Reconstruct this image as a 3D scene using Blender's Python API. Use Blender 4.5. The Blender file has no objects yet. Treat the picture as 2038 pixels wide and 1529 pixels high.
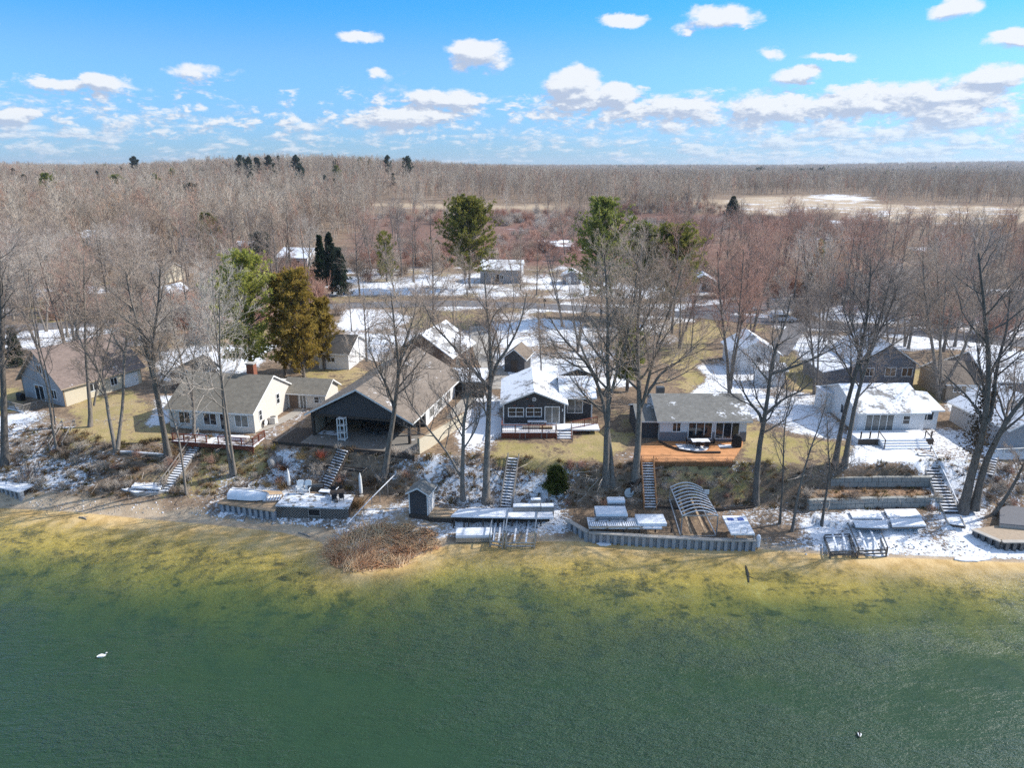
import bpy, math, random
import numpy as np
from mathutils import Vector, Matrix
S = bpy.context.scene
COL = S.collection
rng = np.random.default_rng(7)
random.seed(7)

# ------------------------------------------------------------------ camera
F = 1415.0
HC = 34.0
PIT = math.atan(436.5 / F)
cam_d = bpy.data.cameras.new('camera')
cam_d.sensor_width = 36.0
cam_d.lens = 36.0 * F / 2038.0
cam_d.clip_start = 0.5
cam_d.clip_end = 30000
cam = bpy.data.objects.new('camera', cam_d)
COL.objects.link(cam)
cam.location = (0, 0, HC)
cam.rotation_euler = (math.radians(90) - PIT, 0, 0)
S.camera = cam
cP, sP = math.cos(PIT), math.sin(PIT)

def ray(px, py):
    a = (px - 1019) / F
    b = (764.5 - py) / F
    return np.array((a, cP + b * sP, -sP + b * cP))
def U(px, py, z):            # point of a pixel at height z
    d = ray(px, py); t = (z - HC) / d[2]
    return np.array((d[0] * t, d[1] * t, z))
def V(px, py, Y):            # point of a pixel at distance Y
    d = ray(px, py); t = Y / d[1]
    return np.array((d[0] * t, Y, HC + d[2] * t))

# ------------------------------------------------------------------ terrain
def line(pts, z):
    w = np.array([U(a, b, z)[:2] for a, b in pts])
    return w[np.argsort(w[:, 0])]
SH = line([(-500,990),(0,1012),(150,1020),(300,1035),(420,1045),(560,1060),(640,1080),(660,1115),(720,1128),(800,1122),(850,1098),(900,1083),(1000,1079),(1140,1078),(1300,1086),(1500,1092),(1600,1101),(1700,1108),(1850,1113),(2038,1121),(2500,1140)], 0)
TOE = line([(-500,975),(0,980),(200,985),(400,985),(560,968),(700,978),(820,990),(900,1000),(1020,1003),(1150,1006),(1290,1012),(1400,1006),(1500,1006),(1620,1012),(1890,1017),(2038,1012),(2500,1010)], 1.0)
TOP = line([(-500,835),(0,850),(120,858),(230,882),(330,878),(400,870),(470,872),(540,884),(570,891),(700,897),(830,908),(900,908),(1020,910),(1200,926),(1300,922),(1470,920),(1600,926),(1750,922),(1900,915),(2038,905),(2500,890)], 4.6)
ALG = line([(-500,1120),(0,1140),(200,1152),(350,1170),(500,1200),(650,1212),(800,1203),(1000,1198),(1200,1213),(1400,1238),(1600,1226),(1800,1230),(2038,1240),(2500,1250)], 0)
W2 = line([(1612,1018),(1740,1013),(1880,1014)], 1.1)
W1 = line([(1657,972),(1750,968),(1857,968)], 2.4)
CARVE = [(U(1893,1022,1.05), U(1841,905,4.75), .95), (U(643,981,1.3), U(684,896,4.6), .85), (U(1007,1012,1.1), U(1022,912,4.6), .7), (U(1294,1014,1.1), U(1288,921,4.7), .7), (U(326,980,1.3), U(405,868,4.6), .7)]
def ip(L, x): return np.interp(x, L[:, 0], L[:, 1])
def sstep(a, b, x):
    t = np.clip((x - a) / (b - a), 0, 1); return t * t * (3 - 2 * t)
def vnoise(x, y, s, seed=0):
    x = np.asarray(x, float) / s; y = np.asarray(y, float) / s
    xi = np.floor(x); yi = np.floor(y); fx = x - xi; fy = y - yi
    fx = fx * fx * (3 - 2 * fx); fy = fy * fy * (3 - 2 * fy)
    def h(a, b):
        v = np.sin(a * 127.1 + b * 311.7 + seed * 74.7) * 43758.5453
        return v - np.floor(v)
    return (h(xi, yi) * (1 - fx) + h(xi + 1, yi) * fx) * (1 - fy) + (h(xi, yi + 1) * (1 - fx) + h(xi + 1, yi + 1) * fx) * fy
def hz(x, y):
    x = np.asarray(x, float); y = np.asarray(y, float)
    s, t, b, a = ip(SH, x), ip(TOE, x), ip(TOP, x), ip(ALG, x)
    z = np.interp((y - s) / np.maximum(t - s, .5), [0, 1], [0, 1.0])
    bl = np.clip((y - t) / np.maximum(b - t, .5), 0, 1)
    z = np.where(y > t, 1.0 + 3.6 * (0.72 * bl + 0.28 * sstep(0, 1, bl)), z)
    # terraces held by the block walls
    m = (x > W2[0, 0]) & (x < W2[-1, 0]) & (y > t - 3) & (y < b)
    w1, w2 = ip(W1, x), ip(W2, x)
    w1 = w1 + .45; w2 = w2 + .45; m = m & ((x < W1[-1, 0] + .3) | (y < w1 - .6))
    zt = np.where(y < w2, 1.05, np.where(y < w1, 2.0 + .25 * (y - w2) / np.maximum(w1 - w2, .1), 3.3 + 1.3 * np.clip((y - w1) / np.maximum(b - w1, .3), 0, 1)))
    z = np.where(m, zt, z)
    for (ax, ay, az_), (bx, by, bz), hw in CARVE:
        dx, dy = bx - ax, by - ay; L2 = dx * dx + dy * dy; t_ = ((x - ax) * dx + (y - ay) * dy) / L2; off = abs((x - ax) * dy - (y - ay) * dx) / math.sqrt(L2)
        z = np.where((off < hw) & (t_ > -.02) & (t_ < 1.02), np.minimum(z, az_ + (bz - az_) * t_ - .25), z)
    z = np.where(y > b, 4.6 + .5 * sstep(0, 14, y - b), z)
    # lake bed
    d = s - y
    da = np.maximum(s - a, 2) + 3.0 * (vnoise(x, y, 9, 41) - .5) + 2.4 * (vnoise(x, y, 4, 42) - .5) + 1.2 * (vnoise(x, y, 1.7, 43) - .5) - 1.3
    da = np.maximum(da, 1.5)
    bed = -(.36 * (np.clip(d, 0, da) / da) ** 1.2 + 2.6 * sstep(-4.5, 9, d - da) + 4 * sstep(4, 40, d - da))
    z = np.where(y < s, bed, z)
    amp = sstep(0, 2, y - s) * .12
    z = z + amp * (vnoise(x, y, 1.3, 1) - .5) + amp * 1.2 * (vnoise(x, y, 4, 2) - .5) * sstep(0, 3, y - s)
    # gentle land far away
    fa = sstep(140, 500, y)
    z = z + fa * 2.0 * (vnoise(x, y, 160, 3) - .5)
    z = z + 23 * np.exp(-((x + 250 * (y / 900.)) / (230 * y / 900.)) ** 2) * sstep(560, 1000, y) * (1 - .7 * sstep(1300, 2200, y))
    z = z + 19 * np.exp(-((x + 760 * (y / 900.)) / (190 * y / 900.)) ** 2) * sstep(600, 1000, y) * (1 - .7 * sstep(1300, 2200, y))
    z = z + sstep(1800, 5500, y) * (9 + 9 * vnoise(x, y, 1500, 4) + 5 * vnoise(x, y, 600, 5) + 22 * sstep(.28, .75, x / np.maximum(y, 1)))
    z = z + sstep(5500, 8000, y) * 8
    return z
def G(px, py):               # point of a pixel on the ground
    d = ray(px, py)
    t = np.concatenate([np.linspace(30, 130, 800), np.geomspace(130, 9000, 1500)])
    X = d[0] * t; Y = d[1] * t; Z = HC + d[2] * t
    k = np.argmax(Z < hz(X, Y))
    lo, hi = t[max(k - 1, 0)], t[k]
    for _ in range(24):
        m = (lo + hi) / 2
        if HC + d[2] * m < hz(d[0] * m, d[1] * m): hi = m
        else: lo = m
    return np.array((d[0] * hi, d[1] * hi, HC + d[2] * hi))
def at(x, y): return np.array((x, y, float(hz(x, y))))
def proj(x, y, z):
    dz = z - HC
    dep = y * cP - dz * sP
    up = y * sP + dz * cP
    return 1019 + F * x / dep, 764.5 - F * up / dep

# ------------------------------------------------------------------ objects
def tag(o, label=None, cat=None, group=None, kind=None):
    if label: o['label'] = label
    if cat: o['category'] = cat
    if group: o['group'] = group
    if kind: o['kind'] = kind
    return o
def thing(name, label, cat, loc=(0, 0, 0), rz=0.0, group=None):
    o = bpy.data.objects.new(name, None)
    COL.objects.link(o)
    o.empty_display_size = .3
    o.location = tuple(float(v) for v in loc); o.rotation_euler = (0, 0, rz)
    return tag(o, label, cat, group)
def mesh_np(name, verts, faces, mats, mi=None, smooth=False):
    me = bpy.data.meshes.new(name)
    verts = np.asarray(verts, np.float32).reshape(-1, 3)
    faces = np.asarray(faces, np.int32); k = faces.shape[1]; n = len(faces)
    me.vertices.add(len(verts)); me.vertices.foreach_set('co', verts.ravel())
    me.loops.add(n * k); me.loops.foreach_set('vertex_index', faces.ravel())
    me.polygons.add(n); me.polygons.foreach_set('loop_start', np.arange(0, n * k, k, dtype=np.int32))
    if mi is not None: me.polygons.foreach_set('material_index', np.asarray(mi, np.int32))
    me.update(calc_edges=True)
    if smooth: me.polygons.foreach_set('use_smooth', np.ones(n, bool))
    for m in (mats if isinstance(mats, (list, tuple)) else [mats]): me.materials.append(m)
    return me
def link(name, me, parent=None, label=None):
    o = bpy.data.objects.new(name, me)
    COL.objects.link(o)
    if parent: o.parent = parent
    if label: o['label'] = label
    return o
class MB:
    def __init__(s): s.v = []; s.f = []; s.m = []
    def add(s, vs, fs, m=0):
        b = len(s.v); s.v += [tuple(float(c) for c in p) for p in vs]
        for f in fs: s.f.append([b + i for i in f]); s.m.append(m)
        return s
    def box(s, x0, x1, y0, y1, z0, z1, m=0):
        return s.add([(x0,y0,z0),(x1,y0,z0),(x1,y1,z0),(x0,y1,z0),(x0,y0,z1),(x1,y0,z1),(x1,y1,z1),(x0,y1,z1)],
                     [(0,3,2,1),(4,5,6,7),(0,1,5,4),(1,2,6,5),(2,3,7,6),(3,0,4,7)], m)
    def bar(s, p, q, w, h=None, m=0, up=(0, 0, 1)):
        p = Vector(p); q = Vector(q); h = h or w
        d = (q - p).normalized(); u = Vector(up)
        if abs(d.dot(u)) > .98: u = Vector((0, 1, 0))
        r = d.cross(u).normalized(); u = r.cross(d)
        c = [(-w/2, -h/2), (w/2, -h/2), (w/2, h/2), (-w/2, h/2)]
        vs = [p + r * a + u * b for a, b in c] + [q + r * a + u * b for a, b in c]
        return s.add(vs, [(0,3,2,1),(4,5,6,7),(0,1,5,4),(1,2,6,5),(2,3,7,6),(3,0,4,7)], m)
    def prism(s, poly, vec, m=0):
        n = len(poly); a = [Vector(p) for p in poly]; w = Vector(vec)
        return s.add(a + [p + w for p in a], [tuple(range(n))[::-1], tuple(range(n, 2 * n))] + [(i, (i + 1) % n, n + (i + 1) % n, n + i) for i in range(n)], m)
    def tube(s, pts, r, n=8, m=0):
        pts = [Vector(p) for p in pts]; b = len(s.v); k = len(pts)
        rs = r if isinstance(r, (list, tuple)) else [r] * k
        ref = Vector((0.31, .13, .94)) if abs((pts[-1] - pts[0]).normalized().z) < .8 else Vector((1, .2, .1))
        for i, p in enumerate(pts):
            d = (pts[min(i + 1, k - 1)] - pts[max(i - 1, 0)]).normalized()
            x = d.cross(ref).normalized(); y = d.cross(x)
            for j in range(n):
                a = 2 * math.pi * j / n
                s.v.append(tuple(p + x * math.cos(a) * rs[i] + y * math.sin(a) * rs[i]))
        for i in range(k - 1):
            for j in range(n):
                s.f.append([b+i*n+j, b+i*n+(j+1)%n, b+(i+1)*n+(j+1)%n, b+(i+1)*n+j]); s.m.append(m)
        s.f.append([b + j for j in range(n)]); s.m.append(m)
        s.f.append([b + (k-1)*n + j for j in range(n)][::-1]); s.m.append(m)
        return s
    def lathe(s, prof, n=12, c=(0, 0, 0), m=0):
        b = len(s.v)
        for r, z in prof:
            for j in range(n):
                a = 2 * math.pi * j / n
                s.v.append((c[0] + r * math.cos(a), c[1] + r * math.sin(a), c[2] + z))
        for i in range(len(prof) - 1):
            for j in range(n):
                s.f.append([b+i*n+j, b+i*n+(j+1)%n, b+(i+1)*n+(j+1)%n, b+(i+1)*n+j]); s.m.append(m)
        s.f.append([b + (len(prof)-1)*n + j for j in range(n)]); s.m.append(m)
        s.f.append([b + j for j in range(n)][::-1]); s.m.append(m)
        return s
    def build(s, name, mats, parent=None, label=None, smooth=False, bevel=0):
        me = bpy.data.meshes.new(name)
        me.from_pydata(s.v, [], s.f)
        for m in (mats if isinstance(mats, (list, tuple)) else [mats]): me.materials.append(m)
        me.polygons.foreach_set('material_index', s.m)
        if smooth: me.polygons.foreach_set('use_smooth', [True] * len(s.f))
        me.update()
        o = link(name, me, parent, label)
        if bevel:
            b = o.modifiers.new('bevel', 'BEVEL'); b.width = bevel; b.segments = 2; b.limit_method = 'ANGLE'
        return o

# ------------------------------------------------------------------ materials
class NT:
    def __init__(s, mat):
        mat.use_nodes = True; s.t = mat.node_tree; s.t.nodes.clear()
    def n(s, typ, **kw):
        nd = s.t.nodes.new(typ)
        for k, v in kw.items():
            if k == 'ins':
                for a, b in v.items():
                    if hasattr(b, 'links') and hasattr(b, 'is_output'): s.t.links.new(b, nd.inputs[a])
                    else: nd.inputs[a].default_value = b
            else: setattr(nd, k, v)
        return nd
    def m(s, op, a, b=None, c=None, clamp=False):
        ins = {0: a}
        if b is not None: ins[1] = b
        if c is not None: ins[2] = c
        return s.n('ShaderNodeMath', operation=op, use_clamp=clamp, ins=ins).outputs[0]
    def noise(s, vec, scale, detail=4, rough=.55, dist=0, out=0):
        return s.n('ShaderNodeTexNoise', ins={'Vector': vec, 'Scale': scale, 'Detail': detail, 'Roughness': rough, 'Distortion': dist}).outputs[out]
    def mix(s, fac, a, b):
        nd = s.n('ShaderNodeMix', data_type='RGBA')
        for i, v in ((0, fac), (6, a), (7, b)):
            if hasattr(v, 'is_output'): s.t.links.new(v, nd.inputs[i])
            else: nd.inputs[i].default_value = v if i == 0 else (tuple(v) + (1,))[:4]
        return nd.outputs[2]
    def ss(s, x, a, b):
        return s.n('ShaderNodeMapRange', interpolation_type='SMOOTHSTEP', ins={0: x, 1: a, 2: b, 3: 0., 4: 1.}).outputs[0]
    def mapping(s, vec, scale=(1,1,1), loc=(0,0,0), rot=(0,0,0)):
        return s.n('ShaderNodeMapping', ins={0: vec, 1: loc, 2: rot, 3: scale}).outputs[0]
    def mul(s, col, f):
        nd = s.n('ShaderNodeVectorMath', operation='SCALE')
        if hasattr(col, 'is_output'): s.t.links.new(col, nd.inputs[0])
        else: nd.inputs[0].default_value = col[:3]
        if hasattr(f, 'is_output'): s.t.links.new(f, nd.inputs[3])
        else: nd.inputs[3].default_value = f
        return nd.outputs[0]
    def bsdf(s, col, rough=.8, spec=.25, metal=0, bump=None, bstr=.3, bdist=.05, **kw):
        b = s.n('ShaderNodeBsdfPrincipled')
        if hasattr(col, 'is_output'): s.t.links.new(col, b.inputs['Base Color'])
        else: b.inputs['Base Color'].default_value = (*col, 1)
        if hasattr(rough, 'is_output'): s.t.links.new(rough, b.inputs['Roughness'])
        else: b.inputs['Roughness'].default_value = rough
        b.inputs['Specular IOR Level'].default_value = spec; b.inputs['Metallic'].default_value = metal
        if bump is not None:
            bp = s.n('ShaderNodeBump', ins={'Strength': bstr, 'Distance': bdist, 'Height': bump})
            s.t.links.new(bp.outputs[0], b.inputs['Normal'])
        o = s.n('ShaderNodeOutputMaterial'); s.t.links.new(b.outputs[0], o.inputs[0])
        return b
SNOW = (.80, .82, .86)
def obj_co(n): return n.n('ShaderNodeTexCoord').outputs['Object']
def plain(name, col, rough=.8, var=.25, scale=2.5, spec=.25, metal=0, lines=0, snow=0, boards=0):
    """paint, wood, stone ... : tone varied by noise; lines = spacing of horizontal laps, snow = share lying under snow"""
    mt = bpy.data.materials.new(name); n = NT(mt); co = obj_co(n)
    k = n.noise(co, scale, 6, .6)
    f = n.m('ADD', n.m('MULTIPLY', k, 2 * var), 1 - var)
    bump = None
    if lines:
        z = n.n('ShaderNodeSeparateXYZ', ins={0: co}).outputs[2]
        w = n.m('FRACT', n.m('DIVIDE', z, lines))
        f = n.m('MULTIPLY', f, n.m('ADD', n.m('MULTIPLY', n.ss(w, .0, .22), .3), .7)); bump = w
    if boards:
        yy = n.m('DIVIDE', n.n('ShaderNodeSeparateXYZ', ins={0: co}).outputs[1], boards)
        w = n.m('FRACT', yy); rn = n.n('ShaderNodeTexWhiteNoise', noise_dimensions='1D', ins={'W': n.m('FLOOR', yy)}).outputs['Value']
        f = n.m('MULTIPLY', f, n.m('MULTIPLY', n.m('ADD', n.m('MULTIPLY', n.ss(w, 0., .14), .5), .5), n.m('ADD', n.m('MULTIPLY', rn, .5), .75)))
    c = n.mul(col, f)
    if snow:
        q = n.noise(co, 1.1, 7, .65)
        c = n.mix(n.ss(q, .5 + (.5 - snow) * .5, .56 + (.5 - snow) * .5), c, SNOW)
    n.bsdf(c, rough, spec, metal, bump=bump, bstr=.5, bdist=.02)
    return mt
def roof_mat(name, col, snow=0.0, row=.14, var=.35):
    mt = bpy.data.materials.new(name); n = NT(mt); co = obj_co(n)
    sp = n.n('ShaderNodeSeparateXYZ', ins={0: co})
    w = n.m('FRACT', n.m('DIVIDE', sp.outputs[2], row * .5))
    br = n.n('ShaderNodeTexVoronoi', ins={'Vector': n.mapping(co, (2.6, 2.6, 7)), 'Scale': 1.0}).outputs['Color']
    bw = n.n('ShaderNodeRGBToBW', ins={0: br}).outputs[0]
    k = n.noise(co, .8, 5, .65)
    f = n.m('ADD', n.m('MULTIPLY', k, var * 1.3), n.m('MULTIPLY', bw, var))
    f = n.m('ADD', f, 1 - var); f = n.m('MULTIPLY', f, n.m('ADD', n.m('MULTIPLY', n.ss(w, 0, .3), .35), .65))
    c = n.mul(col, f)
    if snow:
        q = n.m('ADD', n.m('MULTIPLY', n.noise(co, .5, 3, .5), .55), n.m('MULTIPLY', n.noise(n.mapping(co, (1, 1, 1.5)), 3.4, 6, .7), .45))
        t = .5 + (.5 - snow) * .62
        c = n.mix(n.ss(q, t - .03, t + .04), c, SNOW)
    n.bsdf(c, .85, .2, bump=f, bstr=.4, bdist=.03)
    return mt
def snow_mat(name, share=1.0, under=(.3, .27, .22)):
    mt = bpy.data.materials.new(name); n = NT(mt); co = obj_co(n)
    k = n.noise(co, 2.2, 6, .6)
    c = n.mul(SNOW, n.m('ADD', n.m('MULTIPLY', k, .3), .8))
    if share < 1:
        q = n.noise(co, 1.3, 6, .65); t = .5 + (.5 - share) * .5
        c = n.mix(n.ss(q, t - .03, t + .05), under, c)
    n.bsdf(c, .6, .3, bump=k, bstr=.5, bdist=.08); return mt
def rgb(r, g, b):   # sRGB 0-255 to linear
    f = lambda c: (c / 255 / 12.92) if c / 255 <= .04045 else ((c / 255 + .055) / 1.055) ** 2.4
    return (f(r), f(g), f(b))
def bark_mat(name, col, rnd=.25):
    mt = bpy.data.materials.new(name); n = NT(mt); co = obj_co(n)
    k = n.noise(n.mapping(co, (3, 3, .7)), 2.2, 6, .7)
    r = n.n('ShaderNodeObjectInfo').outputs['Random']
    f = n.m('ADD', n.m('MULTIPLY', n.m('SUBTRACT', k, .5), 2.2), n.m('ADD', n.m('MULTIPLY', r, rnd * 2), 1.0 - rnd))
    n.bsdf(n.mul(col, f), .9, .15, bump=k, bstr=.6, bdist=.06); return mt
def leaf_mat(name, col, col2, rnd=.15):
    mt = bpy.data.materials.new(name); n = NT(mt); co = obj_co(n)
    k = n.noise(co, .55, 4, .6); k2 = n.noise(co, 7, 2, .6)
    r = n.n('ShaderNodeObjectInfo').outputs['Random']
    c = n.mix(n.ss(n.m('ADD', n.m('MULTIPLY', k, .6), n.m('MULTIPLY', k2, .4)), .36, .64), col, col2)
    f = n.m('ADD', n.m('MULTIPLY', r, rnd * 2), 1 - rnd)
    c = n.mul(c, f)
    d = n.n('ShaderNodeBsdfDiffuse', ins={0: c}); tl = n.n('ShaderNodeBsdfTranslucent', ins={0: c})
    mx = n.n('ShaderNodeMixShader', ins={0: .4}); n.t.links.new(d.outputs[0], mx.inputs[1]); n.t.links.new(tl.outputs[0], mx.inputs[2])
    o = n.n('ShaderNodeOutputMaterial'); n.t.links.new(mx.outputs[0], o.inputs[0])
    return mt
def twig_mat(name, cols, rnd=.2):
    mt = bpy.data.materials.new(name); n = NT(mt); co = obj_co(n)
    r = n.n('ShaderNodeObjectInfo').outputs['Random']
    ra = n.n('ShaderNodeValToRGB', ins={0: r}); cr = ra.color_ramp; cr.interpolation = 'LINEAR'
    for i, c in enumerate(cols):
        e = cr.elements[i] if i < 2 else cr.elements.new(1)
        e.position = i / max(len(cols) - 1, 1); e.color = (*c, 1)
    k = n.noise(n.n('ShaderNodeNewGeometry').outputs['Position'], .022, 4, .65)
    k = n.m('ADD', n.m('MULTIPLY', n.m('SUBTRACT', k, .5), 2.4), .9)
    n.bsdf(n.mul(ra.outputs[0], n.m('ADD', n.m('MULTIPLY', k, .8), .6)), .9, .1); return mt

MT = {}
MT['glass'] = plain('window_glass', (.025, .03, .035), .06, .3, 1.2, .6)
MT['glassreflect'] = plain('window_glass_painted_reflection', (.16, .1, .06), .15, .3, 1.5, .5)  # brown reflection put into the glass colour
MT['curtain'] = plain('window_glass_curtain', (.17, .17, .16), .12, .6, 1.5, .5)
MT['white'] = plain('white_trim', (.74, .74, .72), .6, .06)
MT['snow'] = snow_mat('lying_snow')
MT['snowpart'] = snow_mat('patchy_snow_on_boards', .62, (.25, .22, .18))
MT['snowblue'] = snow_mat('thin_snow_on_panel', .8, (.45, .47, .5))
MT['redwood'] = plain('red_brown_deck_stain', (.16, .05, .03), .7, .25, 4)
MT['orange'] = plain('orange_deck_stain', (.52, .25, .11), .7, .35, 1.6, boards=.3)
MT['greywood'] = plain('weathered_grey_wood', (.26, .235, .21), .85, .3, 5)
MT['darkwood'] = plain('dark_timber_and_shade', (.07, .055, .045), .85, .4, 4)  # also paints the shade under the carport and the long dock
MT['tanwood'] = plain('tan_lumber', (.42, .30, .19), .8, .35, 2, boards=.3)
MT['metal'] = plain('galvanised_metal', (.42, .44, .46), .4, .2, 4, .5, .75)
MT['darkmetal'] = plain('dark_dull_metal', (.12, .125, .13), .5, .3, 4, .5, .5)
MT['concrete'] = plain('concrete', (.40, .37, .33), .9, .25, 1.8)
MT['block'] = plain('concrete_block', (.30, .30, .28), .9, .3, 2.0)
MT['sheet'] = plain('steel_sheet_piling', (.33, .36, .40), .55, .3, 2, .4, .3)
MT['black'] = plain('black_cover', (.02, .02, .022), .6, .3)
MT['brick'] = plain('red_chimney_brick', (.26, .10, .06), .9, .3, 4, lines=.08)
MT['dark'] = plain('charcoal_siding_and_shade', (.07, .07, .073), .75, .2, 2, lines=.15)  # also carries the shade inside the porch of the long house
MT['beige'] = plain('warm_white_siding', (.66, .61, .54), .75, .06, 2, lines=.13)
MT['cream'] = plain('cream_siding', (.62, .55, .42), .75, .08, 2, lines=.13)
MT['whitesid'] = plain('white_siding', (.70, .70, .70), .75, .06, 2, lines=.13)
MT['greysid'] = plain('grey_siding', (.36, .36, .37), .75, .12, 2, lines=.15)
MT['bluegrey'] = plain('slate_grey_siding', (.20, .20, .215), .75, .12, 2, lines=.15)
MT['brownsid'] = plain('brown_siding_and_shade', (.17, .12, .09), .8, .2, 2, lines=.15)  # also carries the shade of a porch opening
MT['tansid'] = plain('tan_siding', (.40, .32, .24), .8, .15, 2, lines=.15)
MT['rubber'] = plain('black_rubber', (.02, .02, .02), .7)
R = {}
R['grey'] = roof_mat('grey_shingles', (.205, .183, .148), .06)
R['greysnow'] = roof_mat('grey_shingles_dusted', (.20, .195, .18), .36)
R['brown'] = roof_mat('brown_shingles', (.185, .15, .12), .0)
R['brownsnow'] = roof_mat('brown_shingles_dusted', (.2, .165, .135), .3)
R['red'] = roof_mat('faded_red_shingles', (.195, .15, .13), .25)
R['dark'] = roof_mat('dark_shingles', (.07, .065, .06), .12)
R['snow'] = roof_mat('snowy_shingles', (.22, .21, .2), .50)
R['full'] = roof_mat('snow_covered_shingles', (.25, .24, .23), .60)
# ------------------------------------------------------------------ ground sheet
ys = [-30, 0, 15, 25, 32]
y = 36.0
while y < 8200:
    ys.append(y)
    y += .45 if y < 54 else (.28 if y < 72 else (.28 + (y - 72) * .0055 if y < 140 else .0105 * y - .82))
ys = np.array(ys)
us = np.concatenate([np.linspace(-3.2, -1.02, 20), np.linspace(-1, 1, 440), np.linspace(1.02, 3.2, 20)])
YY, UU = np.meshgrid(ys, us, indexing='ij')
XX = UU * (12 + .745 * np.maximum(YY, 30))
ZZ = hz(XX, YY)
def inpoly(x, y, poly):
    c = np.zeros(x.shape, bool); n = len(poly)
    for i in range(n):
        x1, y1 = poly[i]; x2, y2 = poly[(i + 1) % n]
        if y1 == y2: continue
        c ^= ((y1 > y) != (y2 > y)) & (x < (x2 - x1) * (y - y1) / (y2 - y1) + x1)
    return c
jx = XX + (.35 + .012 * np.maximum(YY - 60, 0)) * 4 * (vnoise(XX, YY, 3 + .03 * 60, 11) - .5)
jy = YY + (.35 + .012 * np.maximum(YY - 60, 0)) * 4 * (vnoise(XX, YY, 4, 12) - .5)
jx = jx + .03 * YY * (vnoise(XX, YY, 25, 13) - .5) * sstep(100, 200, YY)
jy = jy + .06 * YY * (vnoise(XX, YY, 30, 14) - .5) * sstep(100, 200, YY)
snow = np.full(XX.shape, .22); grass = np.full(XX.shape, .25); sand = np.zeros(XX.shape); red = np.zeros(XX.shape); bare = np.zeros(XX.shape)
def zone(px, sn=None, gr=None, sa=None, rd=None, ba=None):
    poly = [tuple(G(a, b)[:2]) for a, b in px]
    m = inpoly(jx, jy, poly)
    for arr, v in ((snow, sn), (grass, gr), (sand, sa), (red, rd), (bare, ba)):
        if v is not None: arr[m] = v
# hill woods and flats
zone([(-900,640),(2900,640),(2900,345),(-900,345)], .16, .12)
zone([(680,530),(1440,530),(1440,435),(700,425)], .12, .1, rd=.75)
zone([(640,600),(1400,600),(1400,530),(640,530)], .42, .3)
zone([(1000,524),(1320,524),(1330,430),(1010,430)], .14, .15, rd=1)
zone([(1060,492),(1180,494),(1180,481),(1060,478)], .75)
zone([(1230,448),(1640,470),(1620,430),(1250,425)], .2, .1, rd=.85)
zone([(1410,424),(1560,428),(1720,420),(1720,391),(1600,389),(1440,396)], .44, .55, sa=.85, rd=0)
zone([(1640,398),(1730,397),(1720,386),(1620,387)], .75, .3)
zone([(1660,418),(1700,440),(1880,448),(2060,446),(2060,412),(1850,408),(1700,402)], .46, .5, sa=.85, rd=0)
zone([(700,411),(1110,417),(1110,410),(900,406),(700,405)], .28, .5, sa=.7, rd=0)
zone([(1250,404),(1420,414),(1420,394),(1240,390)], .3, .4, sa=.6)
zone([(1590,480),(1700,482),(1680,440),(1600,435)], .8)
zone([(1790,500),(1850,500),(1850,484),(1800,482)], .7)
zone([(640,590),(1000,590),(1400,600),(1400,566),(900,540),(640,520)], .68, .4)
zone([(1040,590),(1330,596),(1330,575),(1050,566)], .7)
zone([(1310,640),(1700,660),(2100,690),(2100,560),(1700,560),(1330,560)], .5, .3)
zone([(1640,640),(1960,650),(1960,588),(1660,585)], .88, .2)
zone([(1960,660),(2100,680),(2100,640),(1980,620)], .9)
zone([(-60,640),(450,640),(450,560),(-60,560)], .4, .35)
zone([(40,590),(190,592),(190,560),(60,555)], .6)
zone([(80,655),(140,655),(140,600),(20,595)], .05, .7)
zone([(220,640),(470,640),(470,618),(225,622)], .8)
zone([(310,670),(420,690),(480,690),(480,660),(330,655)], .05, .6, rd=.4)
zone([(-60,700),(60,700),(300,690),(300,650),(-60,650)], .65)
zone([(300,760),(470,760),(560,690),(330,692)], .84, .2)
zone([(670,700),(1330,700),(1370,625),(1370,606),(680,602)], .66, .35)
zone([(800,652),(960,652),(960,620),(800,615)], .1, .5)
zone([(1100,646),(1250,650),(1250,628),(1060,618)], .15, .45)
zone([(676,690),(770,720),(830,690),(800,618),(690,612)], .84, .1)
zone([(670,612),(740,606),(740,590),(670,590)], .1, .55)
zone([(930,690),(1180,690),(1180,640),(960,640)], .88, .2)
zone([(960,770),(1300,770),(1300,690),(980,690)], .72, .2)
zone([(1270,800),(1380,760),(1400,700),(1270,690)], .15, .3)
zone([(1360,790),(1400,715),(1450,640),(1400,630),(1320,700)], .06, 1.0)
zone([(1390,850),(1690,870),(1660,780),(1560,770),(1560,735),(1400,712),(1370,790)], .74, .15)
zone([(1560,770),(1650,790),(1650,700),(1570,690)], .08, .9)
zone([(1560,690),(1660,760),(1720,700),(1990,700),(1990,660),(1570,645)], .66, .35)
zone([(1500,660),(1545,655),(1540,636),(1490,636)], .1, .7)
zone([(1790,800),(1870,800),(1870,735),(1790,735)], .12, .95)
zone([(1700,930),(1930,930),(1960,860),(1860,850),(1700,862)], .74, .1)
zone([(1880,820),(2060,840),(2060,690),(1950,690),(1870,740)], .8, .1)
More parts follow.
